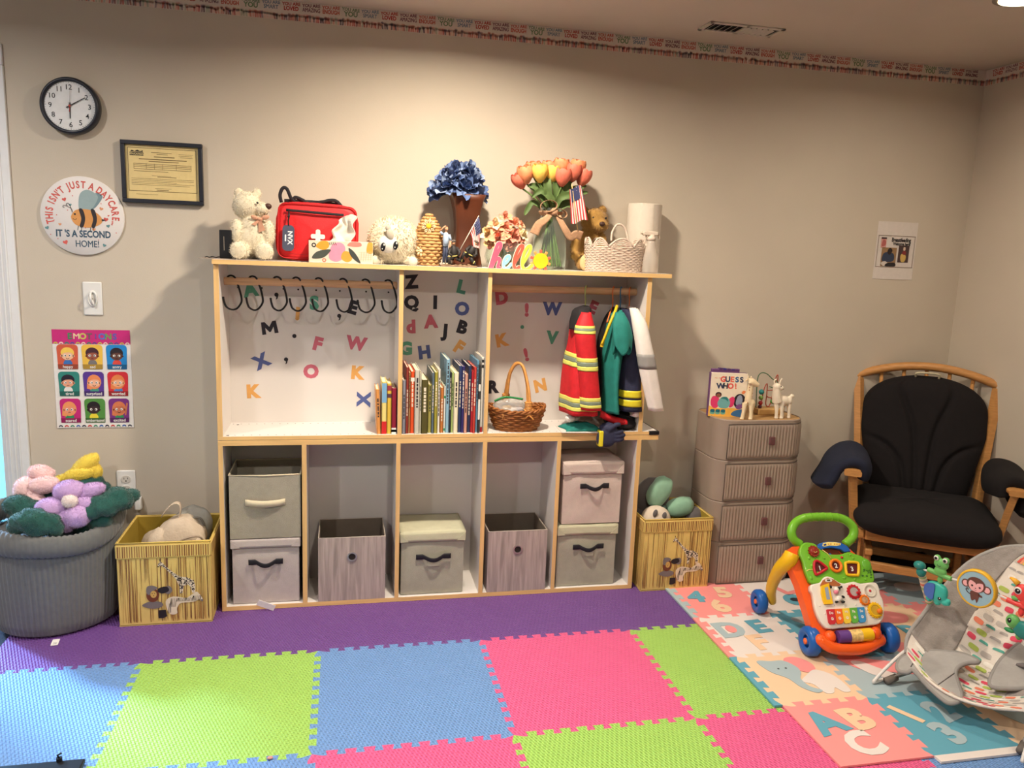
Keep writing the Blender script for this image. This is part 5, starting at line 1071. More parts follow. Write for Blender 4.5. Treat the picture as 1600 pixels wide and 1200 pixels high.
# ================================================================== RIGHT BAY OF THE UPPER SHELF
ZB = ZL1+.0165
X, L, k = frame(806, .455, ZB)
t = thing('wicker_basket', 'brown wicker basket with a tall arched handle in the right bay', 'basket', X.translation)
def bk_(v, a):
    rx_, rz_ = 30+14*v**.7, 22+10*v**.7; return V((rx_*math.cos(a), 31*v+5*v*abs(math.cos(a))**3, rz_*math.sin(a))), V((math.cos(a), 0, math.sin(a)))
b = MB(X); b.grid(lambda u, v: bk_(v, 2*PI*u)[0]*.965, 40, 5, mWick, cu=True); b.poly(circ(0, 0, 30, 22, 28), mWick, 1, .2, X=RX(-90)); strands(b, bk_, 9, 13, 1.2, 2.2, mWick); b.build('body', t)
b = MB(X)
for o_ in (0, 1):
    b.tube([bk_(1, a)[0]+V((0, 1.6*math.cos(14*a+PI*o_)+.5, 1.6*math.sin(14*a+PI*o_))) for a in [2*PI*i/112 for i in range(112)]], 1.7, mWick, 6, True)
b.build('braided_rim', t)
b = MB(X)
for o_ in (-3, -1, 1, 3):
    b.tube(spl([(-13, 30, -24+o_*.0), (-14+o_*.3, 52, -14+o_), (-11, 84, -8+o_), (-3, 101, 0+o_), (5, 98, 8+o_), (11, 74, 16+o_), (13+o_*.3, 50, 22+o_), (13, 26, 28)], 6), 2.1, mWickL, 7)
b.build('handle', t)
b = MB(X)
for q, y_, z_, n_ in ((12.6, 38, 25, 9), (-13.6, 46, -18, 6)):
    for i in range(n_): b.tube([(q+5*math.cos(a), y_+(i-n_/2)*2.2, z_+5*math.sin(a)) for a in [2*PI*j/14 for j in range(14)]], 1.2, mWickL, 5, True)
for s_ in (-1, 1): b.tube(spl([(12-s_*7, 36, 27), (12, 28, 31), (12+s_*8, 20, 31)], 4), 1.3, mWickL, 6)
for i in range(4): b.tube(spl([(-26+i*2.3, 33, 22), (-26+i*2.3, 26, 27), (-26+i*2.3, 20, 24)], 4), 1.1, mWickL, 5)
b.build('binding', t)
b = MB(X @ T(-12, 26, 2)); b.ell((0, 8, 0), (26, 15, 15), glass('bag_plastic', (240, 240, 236), .15, .75), nz=.25, nf=3, seed=3); o = b.build('zip_bag', at=X @ V((-12, 22, 2))); tag(o, 'clear zip bag with a green seal inside the wicker basket', 'bag')
b = MB(X @ T(-12, 26, 2)); b.tube(spl([(-24, 18, 3), (-10, 24, 4), (6, 23, 3), (20, 21, 4)], 5), 1.6, P('zip_green', (40, 130, 70)), 6); b.build('green_seal', o)
for i, (u_, v_, w_, r, c) in enumerate(((-8, 29, 8, (9, 6, 6), (226, 214, 214)), (-16, 33, 6, (8, 5, 5), (196, 160, 110)), (2, 30, 6, (8, 5, 6), (214, 206, 216)))):
    b = MB(X); b.ell((u_, v_, w_), r, P('bagged_%d' % i, c), nz=.25, nf=3, seed=i); tag(b.build('cotton_ball', at=X @ V((u_, v_-4, w_))), ['white cotton ball in the zip bag', 'tan cotton ball in the zip bag', 'pale lilac cotton ball in the zip bag'][i], 'craft ball', 'craft balls in the zip bag')
# costumes
def loft(b, secs, m, t0=0, t1=1, infl=1, n=28, nv=26, fold=.10, ff=5, seed=0, open_=False, jag=0):
    """garment skin: secs (u, v, w, ru, rw) from top to bottom, slightly folded"""
    S_ = [V((q[0], q[1], q[2])) for q in secs]; A = spl(S_, 8); RR = spl([V((q[3], q[4], 0)) for q in secs], 8); N = len(A)-1
    def f(u, v):
        q = (t0+(t1-t0)*v)*N; i = min(N-1, int(q)); fr_ = q-i; c = A[i].lerp(A[i+1], fr_); r = RR[i].lerp(RR[i+1], fr_); a = 2*PI*u
        d = 1+fold*(q/N)*math.sin(ff*a+seed+2*q/N)+fold*.6*noise.noise(V((math.cos(a)*2+seed, math.sin(a)*2, q/N*4)))
        return (c.x+r.x*math.cos(a)*d*infl, c.y+jag*math.sin(3*a+seed)*(q/N), c.z+r.y*math.sin(a)*d*infl)
    b.grid(f, n, nv if not (t0 or t1 != 1) else 5, m, cu=True); return b
def hanger(px, py, lb, c, u0=0, sh=26):
    """child's plastic hanger seen end-on, hook over the rail"""
    p = PY(px, 447, RAILY); X = Matrix.Translation((p.x, RAILY, 1.335)) @ RZ(62); m = P('hanger_%d_%d_%d' % c, c, .35)
    b = MB(X); b.tube(spl([(.017, 0, -.008), (.0205, 0, .004), (.014, 0, .017), (0, 0, .021), (-.014, 0, .016), (-.020, 0, .0), (-.012, 0, -.022), (0, 0, -.035), (0, 0, -.07)], 5), .0028, m, 7)
    b.tube(spl([(0, 0, -.068), (-.05, 0, -.085), (-.11, 0, -.115), (-.115, 0, -.125), (0, 0, -.123), (.115, 0, -.125), (.11, 0, -.115), (.05, 0, -.085)], 4, True), .003, m, 7, True)
    tag(b.build('coat_hanger', at=(p.x, RAILY, 1.3)), lb, 'hanger', 'plastic hangers on the right-hand rail')
hanger(916, 447, 'yellow-green hanger carrying the red coat', (190, 196, 120)); hanger(959, 449, 'orange hanger to the left of the blue one', (224, 120, 60)); hanger(971, 450, 'blue hanger between the two orange ones', (50, 110, 150)); hanger(985, 451, 'orange hanger carrying the white coat at the right end', (230, 130, 70))
mRedC = M('red_costume', (204, 34, 42), .65, .1, 30, .3, 200); mYs = M('hi_vis_yellow', (226, 222, 110), .5); mGs = M('reflective_grey', (128, 140, 122), .4); mTealC = M('teal_costume', (34, 122, 112), .75, .1, 30, .3, 200); mNavC = M('navy_costume', (44, 46, 70), .75, .1, 30, .3, 200); mWhC = M('white_costume', (232, 222, 214), .8, .04, 30, .3, 200); mBlC = M('black_costume', (34, 30, 32), .8)
X, L, k = frame(908, .45, 1.05)
def sec(px, py, w_, ru, rw): a = L(px, py, w_); return (a[0], a[1], a[2], ru, rw)
t = thing('firefighter_coat', 'red firefighter costume coat with yellow and grey stripes, hanging in the right bay', 'costume', X.translation)
body = [sec(914, 486, 0, 5, 10), sec(909, 500, 0, 15, 26), sec(909, 540, 0, 20, 34), sec(906, 590, 0, 26, 37), sec(905, 643, 0, 28, 38)]
b = MB(X); loft(b, body, mRedC, seed=1); b.build('body', t, solid=.0015)
slv = [sec(916, 488, 26, 7, 8), sec(914, 515, 34, 15, 12), sec(917, 555, 37, 15, 12), sec(921, 600, 38, 15, 12), sec(924, 640, 37, 15.5, 12)]
b = MB(X); loft(b, slv, mRedC, seed=2, fold=.05); b.build('sleeve', t, solid=.0015)
for t0, t1 in ((.20, .29), (.52, .63), (.86, .96)):
    d = (t1-t0)/3; b = MB(X)
    for i, m in enumerate((mYs, mGs, mYs)): loft(b, slv, m, t0+d*i, t0+d*(i+1), 1.06, seed=2, fold=.05)
    b.build('reflective_stripe', t, solid=.0006)
for t0, t1 in ((.55, .65), (.86, .95)):
    d = (t1-t0)/3; b = MB(X)
    for i, m in enumerate((mYs, mGs, mYs)): loft(b, body, m, t0+d*i, t0+d*(i+1), 1.03, seed=1)
    b.build('reflective_stripe', t, solid=.0006)
b = MB(X); loft(b, [sec(915, 478, 4, 5, 8), sec(910, 484, 6, 13, 16), sec(904, 500, 8, 12, 22), sec(898, 514, 10, 8, 16)], mBlC, seed=3, nv=12); b.build('collar', t, solid=.0015)
# dark vest with yellow hose
X, L, k = frame(952, .47, 1.05)
t = thing('costume_vest', 'dark costume vest with a yellow hose, between the red coat and the teal top', 'costume', X.translation)
b = MB(X); loft(b, [sec(962, 480, 0, 3, 10), sec(955, 500, 0, 8, 26), sec(946, 540, 0, 9, 32), sec(944, 590, 0, 9, 30), sec(942, 632, 0, 8, 28)], mBlC, seed=4); b.build('body', t, solid=.0015)
b = MB(X); p_ = [L(964, 478, 20), L(961, 487, 30), L(954, 503, 38), L(947, 521, 38), L(942, 534, 36)]; b.tube(spl(p_, 6), 2.2, M('hose_yellow', (222, 186, 40), .45), 8); b.tube(spl([L(950, 512, 39), L(946, 524, 40), L(940, 538, 38)], 5), 1.8, MC['hose_yellow'], 8); b.build('hose', t)
b = MB(X); b.cyl(L(942, 534, 36), L(940, 542, 36), 2.6, MC['hose_yellow'], 10); b.build('nozzle', t)
# teal scrub top
X, L, k = frame(955, .45, 1.05)
t = thing('scrub_top', 'teal doctor costume top with a wide short sleeve', 'costume', X.translation)
body = [sec(966, 484, 4, 4, 12), sec(962, 500, 4, 11, 28), sec(955, 545, 4, 14, 34), sec(951, 600, 4, 12, 34), sec(951, 640, 4, 13, 34)]
b = MB(X); loft(b, body, mTealC, seed=5); b.build('body', t, solid=.0015)
b = MB(X); loft(b, [sec(968, 488, 30, 6, 8), sec(970, 505, 38, 12, 10), sec(972, 528, 42, 15, 9), sec(972, 548, 44, 13, 8)], mTealC, seed=6, nv=14, jag=7); b.build('sleeve', t, solid=.0015)
# navy coat
X, L, k = frame(979, .46, 1.05)
t = thing('navy_coat', 'navy costume coat with two yellow bands near its hem', 'costume', X.translation)
body = [sec(975, 482, 2, 5, 12), sec(980, 498, 2, 12, 28), sec(981, 540, 2, 18, 33), sec(979, 590, 2, 20, 35), sec(979, 637, 2, 21.5, 36)]
b = MB(X); loft(b, body, mNavC, seed=7, fold=.04); b.build('body', t, solid=.0015)
for t0, t1 in ((.82, .87), (.885, .94)):
    b = MB(X); loft(b, body, P('band_yellow', (222, 206, 50), .4), t0, t1, 1.03, seed=7, fold=.04); b.build('yellow_band', t, solid=.0006)
# white lab coat
X, L, k = frame(1005, .46, 1.05)
t = thing('lab_coat', 'white doctor costume coat with a grey band on its long sleeve', 'costume', X.translation)
b = MB(X); loft(b, [sec(988, 480, 0, 4, 10), sec(990, 500, 0, 8, 26), sec(993, 550, -2, 8, 30), sec(989, 600, -2, 9, 32), sec(985, 645, -2, 11, 34)], mWhC, seed=8); b.build('body', t, solid=.0015)
slv = [sec(990, 482, 26, 6, 8), sec(999, 505, 38, 11, 10), sec(1007, 545, 45, 12.5, 10), sec(1014, 585, 47, 13, 10), sec(1025, 641, 47, 11, 9)]
b = MB(X); loft(b, slv, mWhC, seed=9, fold=.07); b.build('sleeve', t, solid=.0015)
b = MB(X); loft(b, slv, M('grey_band', (150, 146, 142), .6), .55, .70, 1.04, seed=9, fold=.07); b.build('sleeve_band', t, solid=.0006)
# things lying under the costumes
X, L, k = frame(906, .43, ZB)
b = MB(X); b.box((-34, 0, -20), (30, .8, 26), P('card_white', (226, 214, 206)), X=RY(-4)); tag(b.build('white_card', at=X.translation), 'flat white card lying under the folded teal cloth', 'card')
b = MB(X); b.grid(lambda u, v: (mix(-28, 26, u)+3*math.sin(5*v), .9+13*math.sin(PI*u)**.5*math.sin(PI*v)**.5*(.75+.3*noise.noise(V((u*5, v*5, 2)))), mix(20, -18, v)), 26, 18, mTealC); tag(b.build('folded_cloth', at=X @ V((0, .8, 0)), solid=.0012), 'teal cloth folded on the white card', 'cloth')
b = MB(X); b.ell((-17, 17, 2), (8, 6, 8), mWhC, nz=.35, nf=4); b.ell((-8, 18, -2), (7, 4, 8), mWhC, nz=.3, nf=4, seed=2); tag(b.build('white_gloves', at=X @ V((-14, 12, 2))), 'crumpled white cloth lying on the folded teal cloth', 'cloth')
X, L, k = frame(962, .43, ZB)
b = MB(X); b.ell((10, 11, -6), (27, 12, 22), mBlC, nz=.35, nf=3, seed=5); b.ell((18, 20, -4), (14, 9, 14), mBlC, nz=.3, nf=4, seed=6); tag(b.build('black_bundle', at=X @ V((10, 0, -6))), 'black bundle of costume cloth on the shelf floor under the navy coat', 'cloth')
b = MB(X); b.grid(lambda u, v: (mix(-32, 12, u), mix(26, 10, u)+mix(7, -4, v)-2*math.sin(PI*u), 14+4*math.sin(PI*v)+2*math.sin(6*u)), 14, 8, mRedC); tag(b.build('red_cloth', at=X @ V((-8, 14, 14)), solid=.003), 'red costume sleeve lying over the black bundle', 'cloth')
X, L, k = frame(950, .352, ZB)
t = thing('navy_glove', 'navy costume glove with a yellow stripe, hanging over the shelf edge', 'glove', X @ V((0, -10, 0)))
b = MB(X @ T(0, 4, 0)); b.ell((-3, -12, 0), (15, 14, 6), mNavC, sq=.7); b.ell((2, 2, -6), (14, 9, 12), mNavC, nz=.15)
for i, (a_, ln_) in enumerate(((24, 0), (28, -6), (26, -12))): b.tube(spl([(6, -4+ln_*.8, 0), (16, -3+ln_, 2), (a_, -1+ln_, 0)], 4), [4.5, 4.4, 4.2, 4, 3.9, 3.7, 3.5, 3.2, 2.6], mNavC, 10)
b.tube(spl([(0, 2, 2), (10, 9, 4), (18, 10, 3)], 4), [4.5, 4.4, 4.2, 4, 3.9, 3.7, 3.5, 3.2, 2.6], mNavC, 10); b.fuse(k*1.2, 3); b.build('glove', t)
b = MB(X @ T(0, 4, 0)); b.box((-15.5, -24, -6.6), (-9, 0, 6.6), P('band_yellow', 0), bev=1); b.build('yellow_stripe', t)

# ================================================================== LEFT OF THE SHELF
def ybin(lb, x0, x1, y0, y1, z0, z1):
    t = thing('animal_storage_box', lb, 'storage box', ((x0+x1)/2, (y0+y1)/2, z0), 'yellow storage boxes printed with animals')
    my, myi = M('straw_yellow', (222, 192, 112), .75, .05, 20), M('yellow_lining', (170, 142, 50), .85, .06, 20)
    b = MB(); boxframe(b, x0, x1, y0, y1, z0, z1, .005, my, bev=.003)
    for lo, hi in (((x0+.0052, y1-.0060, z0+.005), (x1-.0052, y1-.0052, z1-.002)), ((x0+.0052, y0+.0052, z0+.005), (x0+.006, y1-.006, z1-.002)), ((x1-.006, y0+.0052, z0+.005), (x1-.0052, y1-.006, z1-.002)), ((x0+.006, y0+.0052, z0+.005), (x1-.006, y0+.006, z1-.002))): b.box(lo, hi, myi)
    W_, H_ = x1-x0, z1-z0; rg = random.Random(int(abs(x0)*1000)); br = [P('streak_%d' % i, c) for i, c in enumerate(((132, 88, 50), (160, 112, 62), (110, 70, 48), (184, 140, 76)))]
    sides = [(wallf(x0, z0, y0-.0003), W_), (Matrix(((0, 0, -1, x0-.0003), (-1, 0, 0, y1), (0, 1, 0, z0), (0, 0, 0, 1))), y1-y0), (Matrix(((0, 0, 1, x1+.0003), (1, 0, 0, y0), (0, 1, 0, z0), (0, 0, 0, 1))), y1-y0)]
    for X, w_ in sides:
        n = int(w_*330)
        for i in range(n):
            x = rg.uniform(.006, w_-.006); h = rg.uniform(.08, .24); e = rg.uniform(.0006, .0016); m = rg.choice(br)
            if rg.random() < .6: b.poly([(x-e, .012+rg.uniform(0, .03)), (x+e, .012), (x+e*.3, min(.27, h+.03)), (x-e*.3, min(.265, h))], m, .0003+.00001*i, X=X)
            else: b.poly([(x-e*.3, .27-h), (x+e*.3, .27-h*.9), (x+e, .272), (x-e, .272)], m, .0003+.00001*i, X=X)
        b.box((0, .276, 0), (w_, H_-.008, .003), my, X=X, bev=.001)
        for i in range(int(w_/.0085)):
            x = .006+i*.0085+rg.uniform(-.001, .001); e = rg.uniform(.0012, .0026); b.poly([(x-e, .279), (x+e, .279), (x+e*1.2, H_-.012), (x-e*.8, H_-.012)], br[i % 2], .0034, X=X)
    b.build('box', t)
    b = MB(); b.tube([(x0, y0, z1), (x1, y0, z1), (x1, y1, z1), (x0, y1, z1)], .0035, M('yellow_binding', (214, 184, 96), .7), 6, True); b.build('rim', t)
    X = wallf(x0, z0, y0-.0012) @ SC(W_, W_, 1); b = MB(X)
    K, Wh, Gy, Br2, Tn = P('print_black', (40, 34, 36)), P('print_white', (222, 206, 180)), P('print_grey', (120, 110, 108)), P('print_lion', (112, 58, 36)), P('print_tan', (206, 164, 90))
    # giraffe
    gp = [(.43, .73), (.46, .765), (.485, .745), (.52, .70), (.585, .635), (.66, .575), (.75, .555), (.81, .52), (.825, .45), (.82, .37), (.79, .37), (.775, .44), (.745, .475), (.70, .46), (.685, .37), (.655, .37), (.655, .45), (.635, .50), (.62, .545), (.55, .63), (.50, .69), (.46, .715), (.435, .71)]
    b.poly(gp, Wh, .0002); rg = random.Random(3)
    def inside(x, y_):
        c = False
        for i in range(len(gp)):
            (xa, ya), (xb, yb_) = gp[i], gp[i-1]
            if (ya > y_) != (yb_ > y_) and x < (xb-xa)*(y_-ya)/(yb_-ya)+xa: c = not c
        return c
    nsp = 0
    for i in range(2600):
        x, y_ = rg.uniform(.43, .83), rg.uniform(.37, .76)
        if inside(x, y_) and inside(x+.006, y_) and inside(x-.006, y_) and nsp < 150: b.poly(circ(x, y_, rg.uniform(.004, .0085), n=6, a0=rg.uniform(0, 90), a1=rg.uniform(0, 90)+360), K, .0004+i*1e-7); nsp += 1
    b.poly(circ(.435, .705, .007, n=8), K, .0005); b.poly([(.455, .765), (.45, .79), (.458, .79), (.465, .765)], K, .0004)
    # zebra
    zp = blob([(.50, .27), (.52, .31), (.58, .335), (.66, .325), (.72, .31), (.78, .345), (.83, .38), (.86, .36), (.90, .29), (.885, .265), (.86, .285), (.82, .265), (.75, .255), (.66, .25), (.62, .19), (.62, .13), (.57, .115), (.53, .14), (.51, .2)], 4)
    b.poly(zp, Wh, .0006)
    for i in range(30):
        x = .508+i*.013; top = .30+.04*math.sin(i*.25)
        lo = (.13 if x < .56 else .2) if x < .61 else .262; hi = (.23+.1*min(1, (x-.5)/.06)) if x < .56 else (.325 if x < .77 else .345); q = .012*math.sin(i)
        if x < .88 and x > .515: b.poly([(x, lo+.01), (x+.005, lo+.01), (x+.012+q, hi-.012), (x+.007+q, hi-.012)], K, .0008)
    b.poly(circ(.893, .275, .014, n=10), Gy, .0009)
    # lion
    b.poly(circ(.365, .365, .068, .085, n=20), Br2, .0010); b.poly(blob([(.30, .40), (.31, .47), (.37, .48), (.42, .45), (.38, .42), (.33, .37)]), Gy, .0012); b.poly(circ(.375, .375, .034, .044, n=18), Tn, .0014); b.poly(circ(.49, .43, .034, n=12), K, .0013); b.poly(circ(.53, .42, .045, .05, n=12), Gy, .0011); b.poly(blob([(.42, .41), (.44, .45), (.52, .46), (.54, .41), (.47, .38)]), K, .0015)
    for dx in (-.013, .013): b.poly(circ(.375+dx, .385, .005, n=8), K, .0016)
    b.poly([(.368, .365), (.382, .365), (.375, .352)], K, .0016)
    b.poly(blob([(.25, .24), (.30, .28), (.38, .29), (.46, .27), (.46, .22), (.36, .20)]), Gy, .0008); b.poly([(.42, .08), (.47, .08), (.51, .10), (.50, .18), (.42, .18)], K, .0012)
    b.build('animal_picture', t)
    return t
ybin('yellow box printed with a giraffe and zebra, left of the shelf, holding two bags', -.750, -.412, .288, .602, ZM, .347)
ybin('yellow box printed with a giraffe and zebra, right of the shelf, holding soft toys', 1.392, 1.716, .334, .622, ZM, .346)
# bags in the left box
mBei = M('beige_canvas', (196, 178, 156), .85, .06, 30, .4, 120); mGrB = M('grey_bag', (150, 146, 136), .85, .06, 30, .4, 120)
t = thing('grey_backpack', 'grey rounded bag behind the beige one in the left yellow box', 'bag', (-.53, .52, .10))
b = MB(T(-.545, .50, .26) @ RY(22)); b.ell((0, 0, 0), (.085, .055, .165), mGrB, sq=.75, nz=.06, nf=2); b.build('body', t)
b = MB(T(-.545, .50, .26) @ RY(22)); b.tube(spl([(-.04, -.052, .04), (-.03, -.055, .11), (.02, -.05, .14), (.06, -.04, .09)], 5), .004, M('grey_seam', (112, 108, 100), .8), 6); b.build('zip', t)
t = thing('beige_backpack', 'beige canvas backpack with a carry loop in the left yellow box', 'bag', (-.58, .42, .10))
b = MB(T(-.575, .43, .24) @ RY(28)); b.ell((0, 0, 0), (.10, .07, .165), mBei, sq=.7, nz=.12, nf=2.5); b.ell((-.07, -.03, .02), (.06, .045, .08), mBei, nz=.25, nf=3, seed=2); b.ell((.06, -.04, .03), (.06, .05, .10), mBei, nz=.2, nf=3, seed=3); b.build('body', t)
b = MB(T(-.575, .43, .24) @ RY(28)); b.grid(lambda u, v: (-.05+.03*math.cos(PI*u)-.03, -.01+(v-.5)*.028, .13+.075*math.sin(PI*u)), 14, 3, mBei); b.build('carry_loop', t, solid=.004)
b = MB(T(-.575, .43, .24) @ RY(28)); b.tube(spl([(-.02, -.075, .04), (.0, -.078, .10), (.05, -.075, .14), (.09, -.05, .11)], 5), .004, M('beige_seam', (160, 142, 122), .8), 6); b.tube(spl([(-.01, -.08, -.05), (-.005, -.08, .03), (.0, -.07, .1)], 4), .004, MC['beige_seam'], 6); b.build('zip', t)
# corduroy basket
BC = V((-.998, .402, ZM)); mCord = M('grey_corduroy', (108, 108, 106), .95, .06, 60, sheen=.3)
t = thing('corduroy_basket', 'large grey corduroy basket full of plush flowers at the left edge', 'basket', BC)
NR = 78
def cw(a, i): return 1+.011*math.cos(NR*a)+.018*math.sin(2*a+i*.25)+.012*math.sin(3*a+1)
b = MB(T(*BC)); XK = SC(1.035, .92, 1.27); prof = [(.01, 0), (.175, 0), (.195, .010), (.205, .04), (.213, .12), (.219, .20), (.222, .26), (.223, .288), (.212, .290), (.205, .286), (.01, .292)]
b.lathe(prof, mCord, NR*4, wob=cw, X=XK); b.build('body', t)
b = MB(T(*BC) @ XK)
def rimf(u, v):
    a = 2*PI*u; q = 2*PI*v; rr = .034*(1+.05*math.cos(NR*a))*(1+.12*math.sin(2*a+.5)); R2 = .222*(1+.018*math.sin(2*a+3)+.012*math.sin(3*a+1))
    return ((R2+rr*.62*math.cos(q))*math.cos(a), (R2+rr*.62*math.cos(q))*math.sin(a), .312+rr*1.05*math.sin(q)+.020*math.sin(a)+.012*math.sin(a*2+.9)+.008*math.sin(3*a))
b.grid(rimf, NR*4, 14, mCord, cu=True, cv=True); b.build('rolled_rim', t)
b = MB(T(-.945, .196, ZM+.0004) @ RZ(8)); b.box((-.012, -.028, 0), (.012, .02, .0012), P('paper_white', 0)); b.box((-.006, -.018, .0012), (.006, -.016, .0014), ik); b.box((-.006, -.010, .0012), (.006, -.008, .0014), ik); b.build('care_tag', t)
def plush(m, e, seed, n=1700, ln_=.007): 
    e.fur(n*2, ln_*.8, .0007, m, seed, droop=.0); return e
pP, pV, pY, pG, pW = M('plush_pink', (242, 208, 206), .95, .05, 40, sheen=.4), M('plush_lavender', (202, 168, 214), .95, .05, 40, sheen=.4), M('plush_yellow', (236, 212, 84), .95, .06, 40, sheen=.4), M('plush_green', (34, 84, 76), .95, .1, 40, sheen=.4), M('plush_white', (240, 226, 220), .95)
def fl(name, lb, y, petals, centre, mp, mc, stem=None, kk=1):
    p = PY(petals[0][0], petals[0][1], y); t = thing(name, lb, 'soft toy', p)
    for i, (px, py, dy, ru, rv, rot) in enumerate(petals):
        q = PY(px, py, y+dy); X = fr(px, y+dy, q.z); ru, rv = ru*1.12, rv*1.12; b = MB(X @ RZ(rot)); b.ell((0, 0, 0), (ru, rv, min(ru, rv)*.9), mp, u=24, v=16, nz=.08, nf=2, seed=i); plush(mp, b, i); b.build('petal', t)
    if centre:
        px, py, dy, r = centre; q = PY(px, py, y+dy); b = MB(fr(px, y+dy, q.z)); b.ell((0, 0, 0), (r, r*.9, r*.7), mc, u=20, v=14); plush(mc, b, 9, 700); b.build('flower_centre', t)
    if stem:
        b = MB(); b.tube(spl([PY(a, c, y+d) for a, c, d in stem], 6), .017, mp if mp is pY else pG, 12); plush(mp if mp is pY else pG, b, 8, 900); b.build('stem', t)
    return t
fl('plush_flower', 'large lavender plush flower in the corduroy basket', .285, [(107, 767, .02, 20, 15, 10), (139, 768, .03, 22, 11, 20), (140, 789, .01, 22, 12, -18), (121, 806, -.01, 18, 16, 20), (98, 812, -.005, 13, 19, 25), (80, 795, 0, 20, 16, -5)], (109, 783, -.02, 11), pV, pW)
fl('plush_flower', 'pale pink plush flower at the left of the corduroy basket', .37, [(64, 739, .02, 17, 11, -10), (69, 757, -.02, 19, 12, 8), (40, 764, .0, 15, 17, -15), (55, 783, -.02, 12, 18, 20)], None, pP, pP)
fl('plush_flower', 'yellow plush flower at the back of the corduroy basket', .46, [(133, 727, .02, 22, 11, 40), (124, 741, .0, 20, 10, 12), (147, 737, .02, 10, 12, 0), (140, 722, .03, 10, 9, 30)], None, pY, pY, [(125, 744, 0), (108, 746, 0), (94, 749, 0), (84, 756, -.02)])
for lb, y, pts, r in (('dark green plush leaf at the left rim of the basket', .34, [(14, 788, 0), (30, 788, -.02), (48, 800, -.03), (62, 806, -.02)], [.018, .04, .042, .02]), ('dark green plush leaf in front at the basket rim', .235, [(22, 822, 0), (42, 816, -.01), (66, 820, -.01), (88, 828, 0)], [.022, .047, .047, .026]),
                     ('long dark green plush leaf over the right of the basket', .36, [(138, 800, -.08), (160, 790, -.06), (186, 780, -.02), (208, 773, .02)], [.03, .05, .046, .02]), ('dark green plush leaf behind the lavender flower', .47, [(112, 764, 0), (130, 757, 0), (148, 755, .01), (162, 762, .02)], [.022, .035, .036, .02]), ('dark green plush leaf under the pink flower', .40, [(62, 772, 0), (84, 768, 0), (104, 762, 0)], [.03, .045, .03]), ('dark green plush leaf filling the middle of the basket', .36, [(70, 800, .0), (100, 800, .02), (140, 806, .0), (160, 812, -.05)], [.05, .07, .07, .03])):
    sp = spl([PY(a, c, y+d) for a, c, d in pts], 8); n = len(sp); rr = [p.x for p in spl([(q, 0, 0) for q in r], 8)]
    rq = random.Random(n+int(pts[0][0])); b = MB()
    for i_ in range(0, n, 3): b.ell(sp[i_]+V((rq.uniform(-.006, .006), rq.uniform(-.006, .006), rq.uniform(-.008, .008))), (rr[i_]*rq.uniform(.95, 1.2), rr[i_]*rq.uniform(.8, 1.0), rr[i_]*rq.uniform(.75, 1.0)), pG, nz=.22, nf=2.2, seed=i_)
    b.fuse(.006, 2); plush(pG, b, 4, 2600, .007); tag(b.build('plush_leaf', at=sp[0]), lb, 'soft toy', 'dark green plush leaves in the basket')
# soft toys in the right box
mMint, mGyP, mWp2 = M('mint_plush', (136, 176, 150), .95, .06, 40, sheen=.3), M('grey_plush', (98, 92, 92), .95, .06, 40, sheen=.3), M('panda_white', (206, 190, 172), .95, .05, 40)
t = thing('grey_plush', 'dark grey rounded plush toy at the back of the right yellow box', 'soft toy', (1.47, .56, .2))
b = MB(); p = PY(1018, 778, .55); b.ell(p, (.085, .05, .10), mGyP, nz=.08, nf=2); b.ell(p+V((-.02, 0, -.12)), (.075, .05, .12), mGyP); b.build('body', t)
t = thing('plush_bow', 'mint green plush bow toy on top of the right yellow box', 'soft toy', PY(1040, 793, .47))
b = MB(); c = PY(1037, 794, .46); b.ell(PY(1030, 768, .47), (.050, .035, .075), mMint, rot=RY(28), sq=.8, nz=.1, nf=2); b.build('loop', t)
b = MB(); b.ell(PY(1062, 792, .47), (.068, .035, .045), mMint, rot=RY(-14), sq=.8, nz=.1, nf=2); b.build('loop', t)
b = MB(); b.ell(c, (.013, .014, .013), M('mint_knot', (74, 96, 88), .9)); b.build('knot', t)
t = thing('panda_plush', 'white plush with dark oval patches under the mint bow in the right box', 'soft toy', PY(1023, 815, .44))
b = MB(); q = PY(1024, 812, .42); b.ell(q, (.07, .06, .065), mWp2, nz=.05, nf=2); b.build('head', t)
for a, c_ in ((1024, 802), (1038, 806)):
    b = MB(); b.ell(PY(a, c_, .372), (.011, .006, .018), mGyP, rot=RY(12)); b.build('eye_patch', t)
b = MB(); b.ell(PY(1083, 806, .47), (.04, .04, .045), mGyP, nz=.1, nf=2); tag(b.build('grey_plush_ear', at=PY(1083, 806, .47)), 'small dark grey plush at the right side of the right yellow box', 'soft toy')
# ================================================================== DRAWER CABINET
mTau = M('taupe_plastic', (152, 134, 120), .5, .04, 12); mTauD = M('taupe_groove', (96, 84, 76), .7); mTop = M('oak_top', (178, 138, 88), .45, .15, 6, stretch=(2, 14, 14)); mTab = M('leather_tab', (104, 66, 66), .55)
CX0, CX1, CY0, CY1, CZ0, CZ1 = 1.721, 2.150, .345, .618, ZM, .790
def outline(r, off=0, n=8):
    o = []
    for cx_, cy_, a0 in ((CX0+r, CY0+r, 180), (CX1-r, CY0+r, 270), (CX1-r*.6, CY1-r*.6, 0), (CX0+r*.6, CY1-r*.6, 90)):
        rr = (r if a0 in (180, 270) else r*.6)+off
        o += [(cx_+rr*math.cos(R_(a0+90*i/n)), cy_+rr*math.sin(R_(a0+90*i/n))) for i in range(n+1)]
    return o
t = thing('drawer_cabinet', 'taupe plastic cabinet with four fluted drawers and a wooden top', 'drawer cabinet', ((CX0+CX1)/2, .48, CZ0))
b = MB()
rowz = [PY(1190, py, CY0).z for py in (660, 720, 784, 846, 905)]
lv = [CZ0] + [z for z in reversed(rowz[1:4])] + [CZ1]
